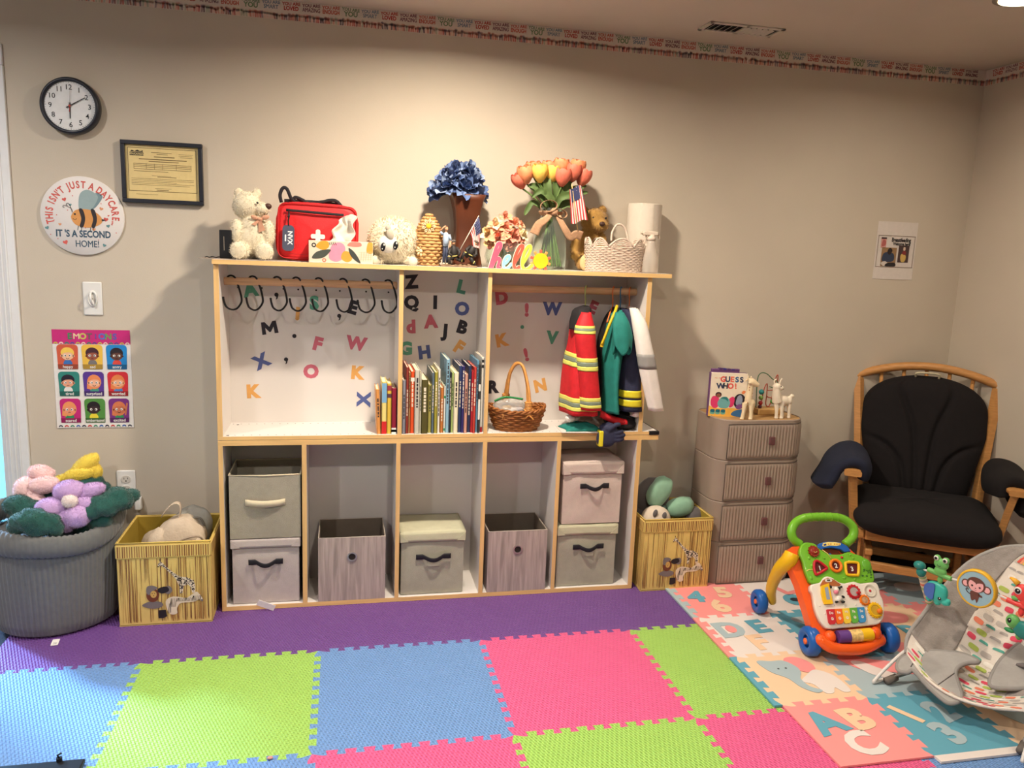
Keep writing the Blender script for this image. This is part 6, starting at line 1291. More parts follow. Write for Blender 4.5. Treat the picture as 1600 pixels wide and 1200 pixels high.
ol = outline(.085); ins = outline(.085, -.004); n = len(ol)
def ringband(pa, za, pb, zb, m, smooth=True):
    b.add([(p[0], p[1], za) for p in pa]+[(p[0], p[1], zb) for p in pb], [(i, (i+1) % n, n+(i+1) % n, n+i) for i in range(n)], m, smooth)
for i in range(4):
    z0, z1 = lv[i], lv[i+1]
    ringband(ins, z0, ol, z0+.004, mTau); ringband(ol, z0+.004, ol, z1-.004, mTau); ringband(ol, z1-.004, ins, z1, mTau)
lip = outline(.085, -.006); ringband(ins, CZ1, lip, CZ1-.004, mTau)
b.add([(p[0], p[1], CZ0) for p in ins], [tuple(range(n-1, -1, -1))], mTau); b.build('body', t)
b = MB(); b.poly([(p[0], p[1]) for p in lip], mTop, CZ1-.003, CZ1-.012); b.build('top_panel', t)
def path(s):
    """left edge of a drawer front to round the right corner"""
    x0, xr, r = CX0+.040, CX1-.085, .085; L1 = xr-x0
    if s <= L1: return V((x0+s, CY0, 0)), V((0, -1, 0))
    a = (s-L1)/r; return V((xr+r*math.sin(a), CY0+r-r*math.cos(a), 0)), V((math.sin(a), -math.cos(a), 0))
LP = (CX1-.085)-(CX0+.040)+.085*1.15
for i in range(4):
    z0, z1 = lv[i]+.010, lv[i+1]-(.012 if i < 3 else .018)
    d = bpy.data.objects; nf = 132
    b = MB()
    def f(u, v):
        p, nn = path(u*LP); e = min(1, min(u, 1-u)*LP/.012, min(v, 1-v)*(z1-z0)/.012); ed = math.sqrt(max(0, 1-(1-e)**2))
        rib = .0016*math.sin(2*PI*u*LP/.0152) if e >= 1 else 0
        q = p+nn*(-.0012+.0052*ed+rib*ed); return (q.x, q.y, mix(z0, z1, v))
    b.grid(f, nf*2, 16, mTau); dr = b.build('drawer', t)
    b = MB()
    rp = [path(s_ * LP)[0] for s_ in [j/30 for j in range(31)]]
    b.tube([V((p.x, p.y-.0008, z0)) for p in rp]+[V((p.x, p.y-.0008, z1)) for p in reversed(rp)], .0022, mTauD, 6, True); b.build('gap_line', dr)
    hz = PY((1199, 1192, 1187, 1180)[3-i], (689, 752, 815, 876)[3-i], CY0-.01).z
    b = MB(); b.box((1.958, CY0-.0135, hz-.0185), (1.986, CY0-.004, hz+.0185), mTab, bev=.003); b.cyl((1.972, CY0-.0145, hz+.006), (1.972, CY0-.013, hz+.006), .003, mTauD, 8); b.build('handle', dr)
# things on the cabinet
ZC = CZ1-.0028
p0, p1 = V((xat(1106, .455, ZC), .455, ZC)), V((xat(1161, .435, ZC), .42, ZC))
Wb = (p1-p0).length*.99; ang = math.degrees(math.atan2(p1.y-p0.y, p1.x-p0.x)); Hb = PY(1110, 582, .455).z-ZC
t = thing('board_book', 'board book titled GUESS WHO! standing open-edged on the cabinet', 'book', p0)
XB_ = T(*p0) @ RZ(ang); b = MB(XB_); pur = P('book_purple', (112, 72, 120)); wht = P('book_cream', (232, 218, 196))
b.box((0, .0, 0), (Wb, .004, Hb), wht, bev=.001); b.box((-.002, 0, 0), (.002, .028, Hb), pur, bev=.001); b.box((0, .024, 0), (Wb, .028, Hb), pur); b.build('cover', t)
b = MB(XB_); b.box((.002, .0042, .002), (Wb-.004, .0238, Hb-.002), mPage); b.build('pages', t)
Xc = XB_ @ Matrix(((Wb/450, 0, 0, 0), (0, 0, -Wb/450, 0), (0, Wb/450, 0, 0), (0, 0, 0, 1))); b = MB(Xc); HH = Hb/Wb*450
def cp(pts, c, w_): b.poly(pts, P('cover_art_%d_%d_%d' % c, c), w_)
for i, (c, col) in enumerate(zip('GUESS', ((220, 90, 80), (50, 60, 90), (226, 110, 90), (60, 100, 140), (50, 60, 90)))): b.text(c, 150+i*57, HH-75, 90, P('cover_art_%d_%d_%d' % col, col), .9, bold=.05, rot=(-8, 4, 0, 5, 8)[i])
for i, (c, col) in enumerate(zip('WHO!', ((50, 60, 90), (60, 60, 70), (220, 90, 80), (226, 110, 90)))): b.text(c, 125+i*62, HH-158, 90, P('cover_art_%d_%d_%d' % col, col), .9, bold=.05, rot=(4, -3, 0, 6)[i])
cp([(0, 0), (450, 0), (450, 90), (300, 110), (120, 100), (0, 130)], (236, 180, 80), .3); cp(blob([(280, 30), (330, 80), (449, 95), (449, 5), (340, 5)]), (60, 110, 160), .5)
cp(circ(375, 195, 75, 95), (44, 36, 44), .6); cp(blob([(330, 190), (350, 260), (390, 270), (410, 210), (390, 150), (340, 150)]), (150, 160, 180), .9); cp(blob([(330, 130), (370, 160), (410, 150), (400, 110), (350, 100)]), (130, 80, 140), 1.0)
cp(blob([(20, 200), (45, 250), (110, 240), (130, 150), (80, 100), (30, 130)]), (220, 60, 110), .9); cp(blob([(240, 210), (280, 250), (310, 230), (300, 140), (250, 120)]), (220, 60, 110), .9)
cp(blob([(110, 190), (160, 240), (230, 230), (260, 170), (230, 110), (150, 105), (110, 140)]), (110, 170, 170), 1.1); cp(blob([(140, 225), (170, 245), (220, 240), (230, 190), (200, 215)]), (40, 120, 120), 1.3)
cp(circ(110, 270, 38, 34), (60, 34, 36), .9); cp(circ(110, 262, 27, 24), (140, 84, 66), 1.2)
for x in (50, 115, 180): cp(blob([(x-25, 30), (x-25, 75), (x+25, 75), (x+25, 30)]), (110, 170, 150), 1.0); cp(blob([(x-22, 55), (x-22, 85), (x+25, 85), (x+20, 50)]), (30, 100, 120), 1.2)
b.text('~ ~', 90, HH-60, 60, P('cover_art_220_150_130', (220, 150, 130)), .6); cp(blob([(390, 300), (410, 330), (440, 320), (420, 290)]), (230, 130, 80), .6); b.build('cover_art', t)
p = PY(1122, 577, .52); b = MB(T(p.x-.022, .535, ZC) @ RZ(-4)); b.box((0, 0, 0), (.135, .016, p.z-ZC), pur, bev=.002)
for i in range(5): b.box((.035+i*.02, -.001, p.z-ZC-.006), (.05+i*.02, .017, p.z-ZC+.004-.0015*i), P('book_violet_%d' % (i % 2), [(90, 60, 110), (70, 60, 130)][i % 2]))
tag(b.build('board_book', at=(p.x, .535, ZC)), 'purple-backed board book standing behind the GUESS WHO! book', 'book')
# giraffe toy and llama toy
mIv = M('ivory_toy', (226, 204, 166), .5, .04, 20); mIv2 = M('white_toy', (226, 212, 190), .5, .03, 20); mSp = P('giraffe_spot', (170, 110, 70))
def toy(name, lb, px, y, m, build, spots, ears):
    X, L, k = frame(px, y, ZC); t = thing(name, lb, 'toy animal', X.translation); b = MB(X); build(b, L, m); b.fuse(k*.75, 4); b.build('body', t)
    for (a, c, w_) in spots[0]:
        b = MB(X); b.ell((a, c, w_), (.9, 1.2, .8), MC['black_plastic'], u=10, v=8); b.build('eye', t)
    if spots[1]:
        b = MB(X); [b.ell(q[:3], q[3], mSp, u=8, v=6) for q in spots[1]]; b.build('spots', t)
    for pts, r in ears:
        b = MB(X); b.tube(spl(pts, 4), [r]*(4*(len(pts)-1)+1), m, 8); b.ell(pts[-1], r*1.2, m, u=8, v=6); b.build('ear' if name != 'giraffe_toy' else 'horn', t)
def gir(b, L, m):
    for x, w_ in ((-9.5, 6), (2.5, 7), (-3, -5), (9, -5)): b.tube([(x*1.15-1, 0, w_), (x, 12, w_*.8), (x*.9+1, 26, w_*.5)], [3.0, 2.7, 4.2], m, 10); b.ell((x*1.15-1, 1.8, w_), (3.4, 1.9, 3.4), m)
    b.tube(spl([(6, 23, -2), (2, 26, 0), (-1, 31, 1), (0, 42, 1), (1, 54, 1)], 4), [7, 7.2, 7.4, 7.6, 7.4, 7, 6.6, 6.2, 5.8, 5.4, 5.2, 5, 4.9, 4.8, 4.7, 4.6, 4.6], m, 12)
    b.tube(spl([(-3, 58, 0), (2, 58, 2), (8, 55, 4), (12, 53, 5)], 3), [5, 6, 6.2, 6, 5.4, 4.8, 4.2, 3.8, 3.4, 2.8], m, 12); b.ell((-5, 60, -3), (3, 1.8, 1.2), m, rot=RZ(30)); b.ell((-4, 57, 6), (3, 1.8, 1.2), m)
rg = random.Random(2)
toy('giraffe_toy', 'ivory giraffe toy standing in front of the GUESS WHO! book', 1167, .385, mIv, gir, ([(5, 58.5, 6.3)], [(rg.uniform(-3, 3), y_, 4.2, 1.0) for y_ in (36, 41, 46, 50)]+[(-4, 26, 5, 1.2), (3, 22, 5.5, 1.2)]), [([(-1, 61, 3), (-1, 66, 3)], 1.0), ([(-3, 61, -2), (-3, 66, -2)], 1.0)])
def lla(b, L, m):
    for x, w_ in ((-9, 5), (-1, 6), (6, -4), (13, 3)): b.tube([(x+.5, 0, w_), (x, 10, w_), (x, 24, w_*.6)], [2.9, 2.6, 4.2], m, 10); b.ell((x+.3, 1.6, w_), (3.3, 1.8, 3.3), m)
    b.ell((2, 27, 0), (14, 8.5, 7.5), m); b.ell((12, 27, 0), (6, 8, 7), m); b.ell((17, 34, 0), (4.5, 3.5, 3.5), m); b.tube(spl([(-7, 26, 1), (-10, 36, 2), (-11, 46, 2)], 4), [8.4, 8, 7.6, 7.2, 6.8, 6.4, 6.1, 5.8, 5.6], m, 12)
    b.ell((-10.5, 49, 2), (6.6, 6, 6), m); b.ell((-5, 47.5, 4), (5, 3.6, 4), m)
toy('llama_toy', 'white llama toy standing at the right of the cabinet top', 1218, .40, mIv2, lla, ([(-6.5, 50.5, 6.6), (-1.6, 46.5, 5.8)], []), [([(-14, 53, 0), (-14.5, 58, 0), (-13, 60, 1)], 1.2), ([(-6.5, 53, 2), (-5.5, 58, 2), (-4, 61, 2)], 1.2)])
# bead maze
X, L, k = frame(1199, .50, ZC); t = thing('bead_maze', 'small wooden bead maze with red and green wires behind the toy animals', 'toy', X.translation)
b = MB(X); b.box((-22, 0, -12), (20, 9, 12), M('maze_wood', (196, 152, 92), .5, .15, 20), bev=1.5); b.build('base', t)
for nm_, c, pts in (('wire', (166, 70, 50), [(-14, 8, 4), (-13, 24, 3), (-10, 40, 2), (-5, 46, 0), (-4, 30, 0), (-4, 14, 0), (2, 12, 0), (6, 30, 0), (9, 56, 0), (12, 58, 0), (11, 36, 0), (9, 18, 0)]), ('wire', (80, 110, 80), [(-20, 8, 0), (-22, 50, 0), (-18, 62, 0), (-8, 62, 0), (2, 54, 2), (10, 50, 2), (10, 40, 2), (-2, 42, 2)]), ('wire', (170, 80, 60), [(-5, 36, 1), (2, 36, 1), (10, 37, 1), (10, 26, 1), (0, 25, 1), (-4, 27, 1)])):
    b = MB(X); b.tube(spl(pts, 6), .8, P('maze_wire_%d' % c[0], c, .4), 6); b.build(nm_, t)
for u_, v_, r, c in ((-15, 34, 4.2, (40, 120, 120)), (-15, 25, 3.6, (120, 150, 70)), (-15, 17, 3.4, (170, 40, 44)), (-15.5, 11, 3, (90, 40, 50)), (12, 20, 4.4, (40, 120, 120)), (5, 19, 3.6, (90, 150, 70))):
    b = MB(X); b.ell((u_, v_, 3), r, P('bead_%d_%d' % (c[0], c[1]), c, .35), u=14, v=10); b.build('bead', t)

# ================================================================== ROCKING CHAIR
XCH = T(2.57, .04, ZM) @ RZ(-33)
mOak = M('honey_oak', (188, 134, 78), .42, .14, 7, stretch=(3, 3, 20)); mNavy = M('dark_navy_cushion', (21, 16, 17), .95, .12, 50, .3, 700); mPad = M('navy_arm_pad', (30, 34, 52), .95, .1, 50, .3, 600)
t = thing('rocking_chair', 'honey oak glider rocking chair with dark cushions in the right-hand corner', 'chair', (2.57, .04, ZM))
def cb(name, lo, hi, m=mOak, bev=.006, X=None, par=None):
    b = MB(XCH); b.box(lo, hi, m, bev=bev, X=X); return b.build(name, par or t)
for s_ in (-1, 1):
    x = .21*s_
    cb('base_rail', (x-.018, -.02, .0), (x+.018, .52, .035)); cb('base_post', (x-.016, .05, .035), (x+.016, .09, .20)); cb('base_post', (x-.016, .38, .035), (x+.016, .42, .20)); cb('base_rail', (x-.016, .0, .195), (x+.016, .48, .225))
    xl = .245*s_
    cb('glide_link', (xl-.006, .08, .12), (xl+.006, .115, .30), bev=.003); cb('glide_link', (xl-.006, .36, .12), (xl+.006, .395, .30), bev=.003)
    cb('seat_rail', (xl-.012, -.01, .275), (xl+.012, .47, .325))
cb('base_crossbar', (-.21, .005, .125), (.21, .03, .165)); cb('base_crossbar', (-.21, .46, .04), (.21, .485, .08))
b = MB(XCH); b.box((-.235, -.022, .272), (.235, .006, .322), mOak, bev=.006); fr_ = b.build('front_rail', t); cb('front_rail_end', (-.29, -.02, .276), (-.238, .004, .318)); cb('front_rail_end', (.238, -.02, .276), (.29, .004, .318))
cb('rear_rail', (-.24, .45, .28), (.24, .475, .33))
for s_ in (-1, 1):
    b = MB(XCH); xa = .315*s_
    b.grid(lambda u, v: (xa+(.034+.006*math.sin(PI*v))*math.copysign(abs(math.cos(2*PI*u))**.6, math.cos(2*PI*u)), mix(-.055, .42, v), .575-.012*(v)+.013*math.copysign(abs(math.sin(2*PI*u))**.6, math.sin(2*PI*u))), 20, 14, mOak, cu=True)
    b.poly(rrect(-.036, -.013, .036, .013, .008), mOak, .0, X=Matrix(((1, 0, 0, xa), (0, 0, -1, -.055), (0, 1, 0, .575), (0, 0, 0, 1)))); b.build('armrest', t)
    b = MB(XCH); b.tube([(xa-.0*s_, -.005, .565), (xa-.012*s_, .015, .48), (xa-.035*s_, .05, .29)], [.022, .022, .020], mOak, 4, flat=.8, smooth=False); b.build('arm_post', t)
    # arm pad draped over the arm
    b = MB(XCH); prof = [(-.055, .505), (-.062, .56), (-.045, .605), (-.0, .625), (.05, .612), (.085, .575), (.105, .52), (.135, .455)] if s_ < 0 else [(-.05, .51), (-.056, .565), (-.036, .605), (.0, .618), (.04, .605), (.06, .56), (.068, .49), (.065, .42)]
    pf = spl([(q[0], q[1], 0) for q in prof], 4); N_ = len(pf)-1
    def f(u, v):
        q = pf[min(N_, int(round(u*N_)))]; e = math.sin(PI*(.06+.88*v))**.35
        return (xa+s_*q.x*1.12*e, mix(-.0, .37, v)-(.045 if s_ < 0 else .0)*u*(1-v), .575+(q.y-.575)*(1.0*e+.0)+.006*math.sin(7*v+5*u))
    b.grid(f, N_+1, 16, mPad if s_ < 0 else mNavy); b.build('arm_pad', t, solid=.045, sub=1)
    b = MB(XCH); b.tube(spl([(.255*s_, .40, .29), (.268*s_, .44, .55), (.290*s_, .495, .80), (.302*s_, .525, .93)], 6), .024, mOak, 4, flat=.7, smooth=False); b.build('back_post', t)
def railp(x): return V((x, .53+.03*(1-(x/.335)**2), .925+.075*(1-(x/.335)**2)))
b = MB(XCH); b.tube([railp(x) for x in [-.365+.73*i/24 for i in range(25)]], .027, mOak, 10, flat=.75); b.ell(railp(-.365), .026, mOak); b.ell(railp(.365), .026, mOak); b.build('top_rail', t)
for x in (-.20, -.10, 0, .10, .20):
    b = MB(XCH); b.tube([railp(x)+V((0, .005, -.02)), (x*.85, .475, .34)], .009, mOak, 8); b.build('spindle', t)
b = MB(XCH); b.tube(spl([(-.05, .525, .95), (-.045, .51, .972), (.045, .51, .972), (.05, .525, .95)], 4), .005, M('cushion_tie', (190, 180, 150), .8), 6); b.build('cushion_tie', t)
# back cushion with sewn fan seams
sm = [spl([(-.62, .92, 0), (-.34, .55, 0), (-.16, .05, 0), (-.10, -.98, 0)], 40), spl([(.62, .92, 0), (.34, .55, 0), (.16, .05, 0), (.10, -.98, 0)], 40), spl([(-.98, -.06, 0), (-.62, -.16, 0), (-.38, -.45, 0), (-.30, -.98, 0)], 30), spl([(.98, -.06, 0), (.62, -.16, 0), (.38, -.45, 0), (.30, -.98, 0)], 30)]
def cush_hw(tt): return mix(.205, .275, min(1, (tt+1)/1.05)**1.0)*(1 if tt < .35 else math.sqrt(max(0, 1-((tt-.35)/.66)**2.4)))
def cushpt(u, v, side):
    tt = 2*v-1; hw = max(.002, cush_hw(tt)); s_ = 2*u-1; z = .40+.555*v; yb = .385+.165*v
    edge = max(0, (1-abs(s_)**3))*max(0, 1-max(0, tt)**8)*max(0, 1-max(0, -tt)**10); d = .085*edge**.5
    if side > 0:
        q = V((s_, tt, 0)); m_ = min(((q.x-p.x)*hw)**2+((q.y-p.y)*.28)**2 for c in sm for p in c)**.5
        d -= .024*math.exp(-(m_/.012)**2)*edge
    return (s_*hw, yb-d if side > 0 else yb+.02*edge**.5, z)
b = MB(XCH); b.grid(lambda u, v: cushpt(u, v, 1), 70, 60, mNavy); b.grid(lambda u, v: cushpt(1-u, v, -1), 24, 30, mNavy); bc = b.build('back_cushion', t)
b = MB(XCH)
def seat(u, v):
    a = 2*PI*u; q = 2*PI*v
    x = .292*math.copysign(abs(math.cos(a))**.3, math.cos(a)); y = .165+.280*math.copysign(abs(math.sin(a))**.35, math.sin(a)); w_ = math.sin(PI*v)**.36 if 0 < v < 1 else 0
    return (x*(.0+1.0*w_), .165+(y-.165)*w_, .372+.072*math.cos(PI*v)*(1-.12*abs(math.cos(a))) + (.012*math.sin(PI*(y+.05)/.5) if v < .5 else 0))
b.grid(seat, 56, 22, mNavy, cu=True); b.build('seat_cushion', t, recalc=True)

# ================================================================== ACTIVITY WALKER
mOr = M('orange_plastic', (238, 92, 28), .28, .02, 10, coat=.2); mGr = M('lime_plastic', (112, 178, 44), .3, .03, 10, coat=.2); mWhP = M('white_plastic', (228, 218, 206), .35, .02, 10); mBlu = M('blue_plastic', (30, 92, 170), .32, .03, 10); mYel = M('yellow_plastic', (236, 186, 30), .32, .03, 10); mRedP = M('red_plastic', (190, 34, 44), .3, .03, 10); mPurP = M('purple_plastic', (98, 60, 130), .4)
t = thing('activity_walker', 'orange and green push-along activity walker with blue wheels and a piano panel', 'baby walker', (1.98, -.2, ZP1))
PO = V((1.962, -.335, .122)); PV_ = V((.004, .585, .811)).normalized(); PU = V((.9985, -.05, .03)); PU = (PU-PV_*PU.dot(PV_)).normalized(); PWn = PU.cross(PV_)
XP = Matrix(((PU.x, PV_.x, PWn.x, PO.x), (PU.y, PV_.y, PWn.y, PO.y), (PU.z, PV_.z, PWn.z, PO.z), (0, 0, 0, 1))); XPi = XP.inverted()
def q(px, py, w_=0):
    p = XPi @ PP(px, py, PO+PWn*w_, PWn); return (p.x, p.y)
A3 = lambda a, c: (1210+a*.11875, 790+c*.11875)
A4 = lambda a, c: (1230+a*.1125, 900+c*.1125)
def q3(pts, w_=0): return [q(*A3(*p), w_) for p in pts]
def q4(pts, w_=0): return [q(*A4(*p), w_) for p in pts]
def plate(name, pts, m, w1, w0, bev=.004, par=None):
    b = MB(XP); N = len(pts); a = sum(pts[i][0]*pts[(i+1) % N][1]-pts[(i+1) % N][0]*pts[i][1] for i in range(N))
    if a < 0: pts = pts[::-1]
    b.poly(pts, m, w1, w0); bmesh.ops.remove_doubles(b.bm, verts=b.bm.verts, dist=1e-6)
    if bev:
        ed = [e for e in b.bm.edges if len(e.link_faces) == 2 and abs(e.link_faces[0].normal.dot(e.link_faces[1].normal)) < .5 and all((XPi @ v.co).z > w1-1e-5 for v in e.verts)]
        b.bm.normal_update(); bmesh.ops.bevel(b.bm, geom=ed, offset=bev, segments=3, affect='EDGES', profile=.6, clamp_overlap=True)
        for f in b.bm.faces: f.smooth = True
    return b.build(name, par or t)
body = [q(*p) for p in ((1231, 861), (1236, 880), (1250, 912), (1262, 950), (1272, 985), (1282, 1004), (1300, 1012), (1330, 1015), (1362, 1009), (1378, 992), (1378, 960), (1370, 925), (1355, 890), (1340, 866), (1330, 857), (1285, 851), (1240, 853))]
b = MB(XP); b.poly(body, mOr, -.010, -.055); b.build('frame', t)
b = MB(); pts = [PY(a, c, y_) for a, c, y_ in ((1281, 1000, -.345), (1300, 1012, -.365), (1325, 1015, -.372), (1352, 1012, -.368), (1375, 1000, -.35))]
b.tube(spl(pts, 6), .0215, mOr, 14); b.ell(pts[0], .0215, mOr); b.ell(pts[-1], .0215, mOr); b.build('bumper', t)
for px, py in ((1297, 995), (1368, 989)):
    b = MB(XP); u_, v_ = q(px, py); b.ell((u_, v_, .0), (.022, .024, .02), mOr); b.build('knob', t)
gp = [tuple(p[:2]) for p in spl([(x, y_, 0) for x, y_ in q3([(330, 560), (370, 500), (430, 490), (520, 510), (580, 570), (690, 640), (820, 650), (890, 640), (960, 612), (1040, 640), (1150, 680), (1240, 760), (1280, 860), (1300, 960), (1280, 1015), (1150, 1030), (860, 1040), (680, 1030), (480, 1030), (430, 960), (390, 860), (360, 740), (320, 640)])], 3, True)]
plate('green_panel', gp, mGr, .010, -.012, .006)
wp = [tuple(p[:2]) for p in spl([(x, y_, 0) for x, y_ in q4([(310, 140), (360, 115), (430, 100), (480, 35), (540, 12), (620, 40), (700, 95), (780, 110), (900, 85), (1000, 112), (1190, 95), (1250, 160), (1270, 260), (1310, 350), (1325, 480), (1310, 600), (1250, 670), (1150, 692), (800, 722), (560, 742), (480, 690), (420, 590), (370, 450), (340, 270), (305, 210)])], 3, True)]
plate('white_panel', wp, mWhP, .013, -.010, .006)
# ornament bumps on the panels
b = MB(XP); rg = random.Random(8)
for a, c in ((480, 800), (440, 700), (640, 700), (760, 990), (900, 960), (1040, 980), (620, 880), (980, 660), (1020, 700), (560, 900), (1180, 980), (470, 960)): u_, v_ = q(*A3(a, c)); b.ell((u_, v_, .0095), (rg.uniform(.005, .009), rg.uniform(.004, .008), .004), mGr, u=12, v=8)
u_, v_ = q(*A3(1195, 790)); b.ell((u_, v_, .009), (.020, .026, .008), M('green_relief', (96, 164, 44), .35), u=18, v=10)
for i in range(14): u_, v_ = q(*A3(1130+rg.uniform(0, 130), 850+rg.uniform(0, 120))); b.ell((u_, v_, .011), (.005, .0022, .002), M('leaf_relief', (60, 110, 40), .5), rot=RZ(rg.uniform(-40, 40)), u=8, v=6)
b.build('meadow_relief', t)
b = MB(XP)
for i in range(40):
    a, c = rg.uniform(340, 1300), rg.uniform(400, 700)
    if (520 < a < 1100 and c > 440) or (a > 1060 and c < 600) or a < 340+(c-270)*.45: continue
    u_, v_ = q(*A4(a, c)); b.ell((u_, v_, .0125), (.004, .003, .003), mWhP, u=8, v=6)
b.build('flower_relief', t)
ar = q3([(550, 560), (570, 510), (640, 488), (740, 484), (850, 495), (940, 540), (990, 610), (900, 620), (860, 585), (740, 562), (640, 572), (600, 590)]); plate('blue_arch', ar, mBlu, .012, -.012, .003)
b = MB(XP); b.poly(q3([(640, 590), (740, 565), (850, 590), (880, 640), (700, 650)]), M('window_recess', (120, 52, 24), .6), -.006, -.012); u_, v_ = q(*A3(735, 640)); b.ell((u_, v_, -.002), (.006, .004, .004), mBlu); b.build('window', t)
b = MB(XP); lp = q3([(610, 540), (620, 505), (680, 490), (780, 492), (850, 505), (850, 530), (800, 540), (700, 535), (640, 550)]); b.poly(lp, P('logo_yellow', (236, 214, 120)), .0128, .011); b.poly([q(*A3(*p)) for p in ((625, 520), (660, 510), (665, 535), (630, 542))], P('logo_blue', (40, 60, 120)), .0132)
for a in (690, 720, 770, 800, 830): b.poly([q(*A3(*p)) for p in ((a-8, 510), (a+10, 510), (a+10, 526), (a-8, 526))], P('logo_orange', (206, 140, 60)), .0132)
b.build('name_plate', t)
# handle
hp = [(340, 510, .0), (250, 440, .006), (225, 330, .014), (280, 225, .018), (400, 165, .02), (620, 148, .02), (840, 160, .02), (960, 210, .018), (1040, 300, .014), (1030, 410, .006), (930, 510, .0)]
b = MB(XP); pts = [V((*q(*A3(a, c), w_-.02), w_-.02)) for a, c, w_ in hp]; b.tube(spl(pts, 6), .0175, mGr, 14); b.build('handle', t)
b = MB(XP); sp = spl(pts[3:8], 8)
for i in range(8, 26, 3):
    d = (sp[i+1]-sp[i-1]).normalized(); o_ = d.orthogonal().normalized(); e = d.cross(o_); b.tube([sp[i]+(o_*math.cos(a)+e*math.sin(a))*.0178 for a in [2*PI*j/18 for j in range(18)]], .0012, mGr, 5, True)
b.build('grip_ridges', t)
# buttons 1 2 3
def ringtube(name, pts, r, m, w_, inner, num, pos):
    b = MB(XP); sp = spl([(x, y_, w_) for x, y_ in pts], 5, True); b.tube(sp, r, m, 10, True); o_ = b.build(name, t)
    b = MB(XP); b.poly([(p.x, p.y) for p in sp], M('button_dark', (90, 24, 26), .5), w_-.002); b.build('button', o_)
    b = MB(XP); b.text(num, pos[0], pos[1], .024, P('button_white', (232, 228, 220)), w_+.001, bold=.03); b.build('number', o_)
ringtube('triangle_button', q3([(510, 750), (560, 745), (660, 820), (650, 850), (540, 915), (515, 890), (500, 820)]), .0055, mRedP, .013, 0, '1', q(*A3(575, 832)))
c2 = V((*q(*A3(787, 800)), 0)); ringtube('round_button', [(c2.x+.022*math.cos(a), c2.y+.022*math.sin(a)) for a in [2*PI*i/12 for i in range(12)]], .006, M('amber_plastic', (232, 120, 30), .3), .013, 0, '2', (c2.x, c2.y))
ringtube('square_button', q3([(925, 760), (1060, 760), (1085, 800), (1080, 915), (1050, 925), (950, 920), (925, 890), (915, 800)]), .0055, mYel, .013, 0, '3', q(*A3(998, 842)))
sx, sy = q(*A3(495, 612)); b = MB(XP); b.poly([(sx+(.024 if i % 2 else .0195)*math.cos(2*PI*i/24), sy+(.024 if i % 2 else .0195)*math.sin(2*PI*i/24)) for i in range(24)], M('sun_brick', (140, 40, 26), .35), .017, .009); b.ell((sx, sy, .016), (.015, .015, .006), MC['sun_brick']); b.ring((sx+.002, sy), .006, .0075, P('logo_yellow', 0), .0225, n=10, a0=200, a1=340); b.build('sun_button', t)
b = MB(XP); 
for pts in ([(610, 590), (680, 640), (735, 710)], [(405, 870), (440, 850), (490, 855), (495, 825)], [(960, 730), (965, 755)]): b.tube([V((*q(*A3(*p)), .0112)) for p in pts], .0016, P('logo_yellow', 0), 6)
b.build('yellow_lines', t)
b = MB(XP); u_, v_ = q(*A3(868, 690)); b.ell((u_, v_, .011), (.006, .005, .004), mRedP); b.build('ladybird', t)
# barn, door, cow
b = MB(XP); b.poly(q4([(430, 150), (470, 70), (540, 35), (620, 60), (720, 125), (700, 150)]), M('barn_brown', (170, 96, 52), .5), .0145, .012); b.poly(q4([(500, 60), (560, 45), (600, 65), (590, 90), (530, 95), (500, 85)]), mWhP, .0155, .014); b.poly(q4([(525, 60), (570, 60), (570, 82), (525, 82)]), P('barn_dark', (60, 60, 44)), .016); b.build('barn', t)
b = MB(XP); dp = q4([(440, 150), (540, 115), (600, 400), (485, 405), (460, 340), (440, 250)]); b.poly(dp, mYel, .022, .012); b.poly(q4([(480, 180), (525, 165), (560, 340), (510, 345)]), P('door_mirror', (150, 160, 176), .2), .0225); b.build('barn_door', t)
def E4(b, a, c, rx, ry, rz, m, w_=.016, rot=0): u_, v_ = q(*A4(a, c)); b.ell((u_, v_, w_), (rx, ry, rz), m, rot=RZ(rot), u=16, v=10)
b = MB(XP); E4(b, 650, 205, .011, .012, .010, mWhP, .018); E4(b, 690, 320, .013, .013, .009, mWhP, .016); E4(b, 670, 345, .012, .008, .008, mWhP, .018); b.fuse(.0016, 3); tc_ = b.build('cow', t)
b = MB(XP); E4(b, 568, 165, .005, .006, .006, MC['black_plastic'], .02); E4(b, 680, 185, .007, .006, .006, MC['black_plastic'], .022); E4(b, 715, 165, .005, .004, .004, MC['black_plastic'], .02); E4(b, 745, 300, .007, .004, .005, MC['black_plastic'], .018, -40); E4(b, 650, 372, .007, .004, .006, MC['black_plastic'], .02); E4(b, 740, 372, .008, .005, .006, MC['black_plastic'], .02); b.build('black_patches', tc_)
b = MB(XP); E4(b, 635, 240, .010, .008, .008, M('pink_plastic', (226, 130, 150), .4), .024); b.build('snout', tc_)
# gears
def gear(name, a, c, R0, teeth_, m, inner, w_):
    u_, v_ = q(*A4(a, c)); b = MB(XP); n = teeth_*4
    b.poly([(u_+(R0 if (i//2) % 2 else R0*.9)*math.cos(2*PI*i/n), v_+(R0 if (i//2) % 2 else R0*.9)*math.sin(2*PI*i/n)) for i in range(n)], m, w_, .012); b.ring((u_, v_), R0*.62, R0*.8, m, w_+.003, w_, n=28); g_ = b.build(name, t)
    b = MB(XP); b.poly(circ(u_, v_, R0*.6), inner, w_+.0015, w_); b.build('gear_face', g_); return u_, v_, g_
u_, v_, g_ = gear('gear', 895, 230, .0285, 14, mRedP, M('gear_grey', (176, 160, 156), .4), .018); b = MB(XP); b.ell((u_+.011, v_-.006, .023), (.006, .006, .004), mRedP); b.build('gear_knob', g_)
gear('gear', 1045, 345, .0215, 12, M('amber_plastic', 0), M('gear_swirl', (196, 150, 110), .4, .4, 120), .017)
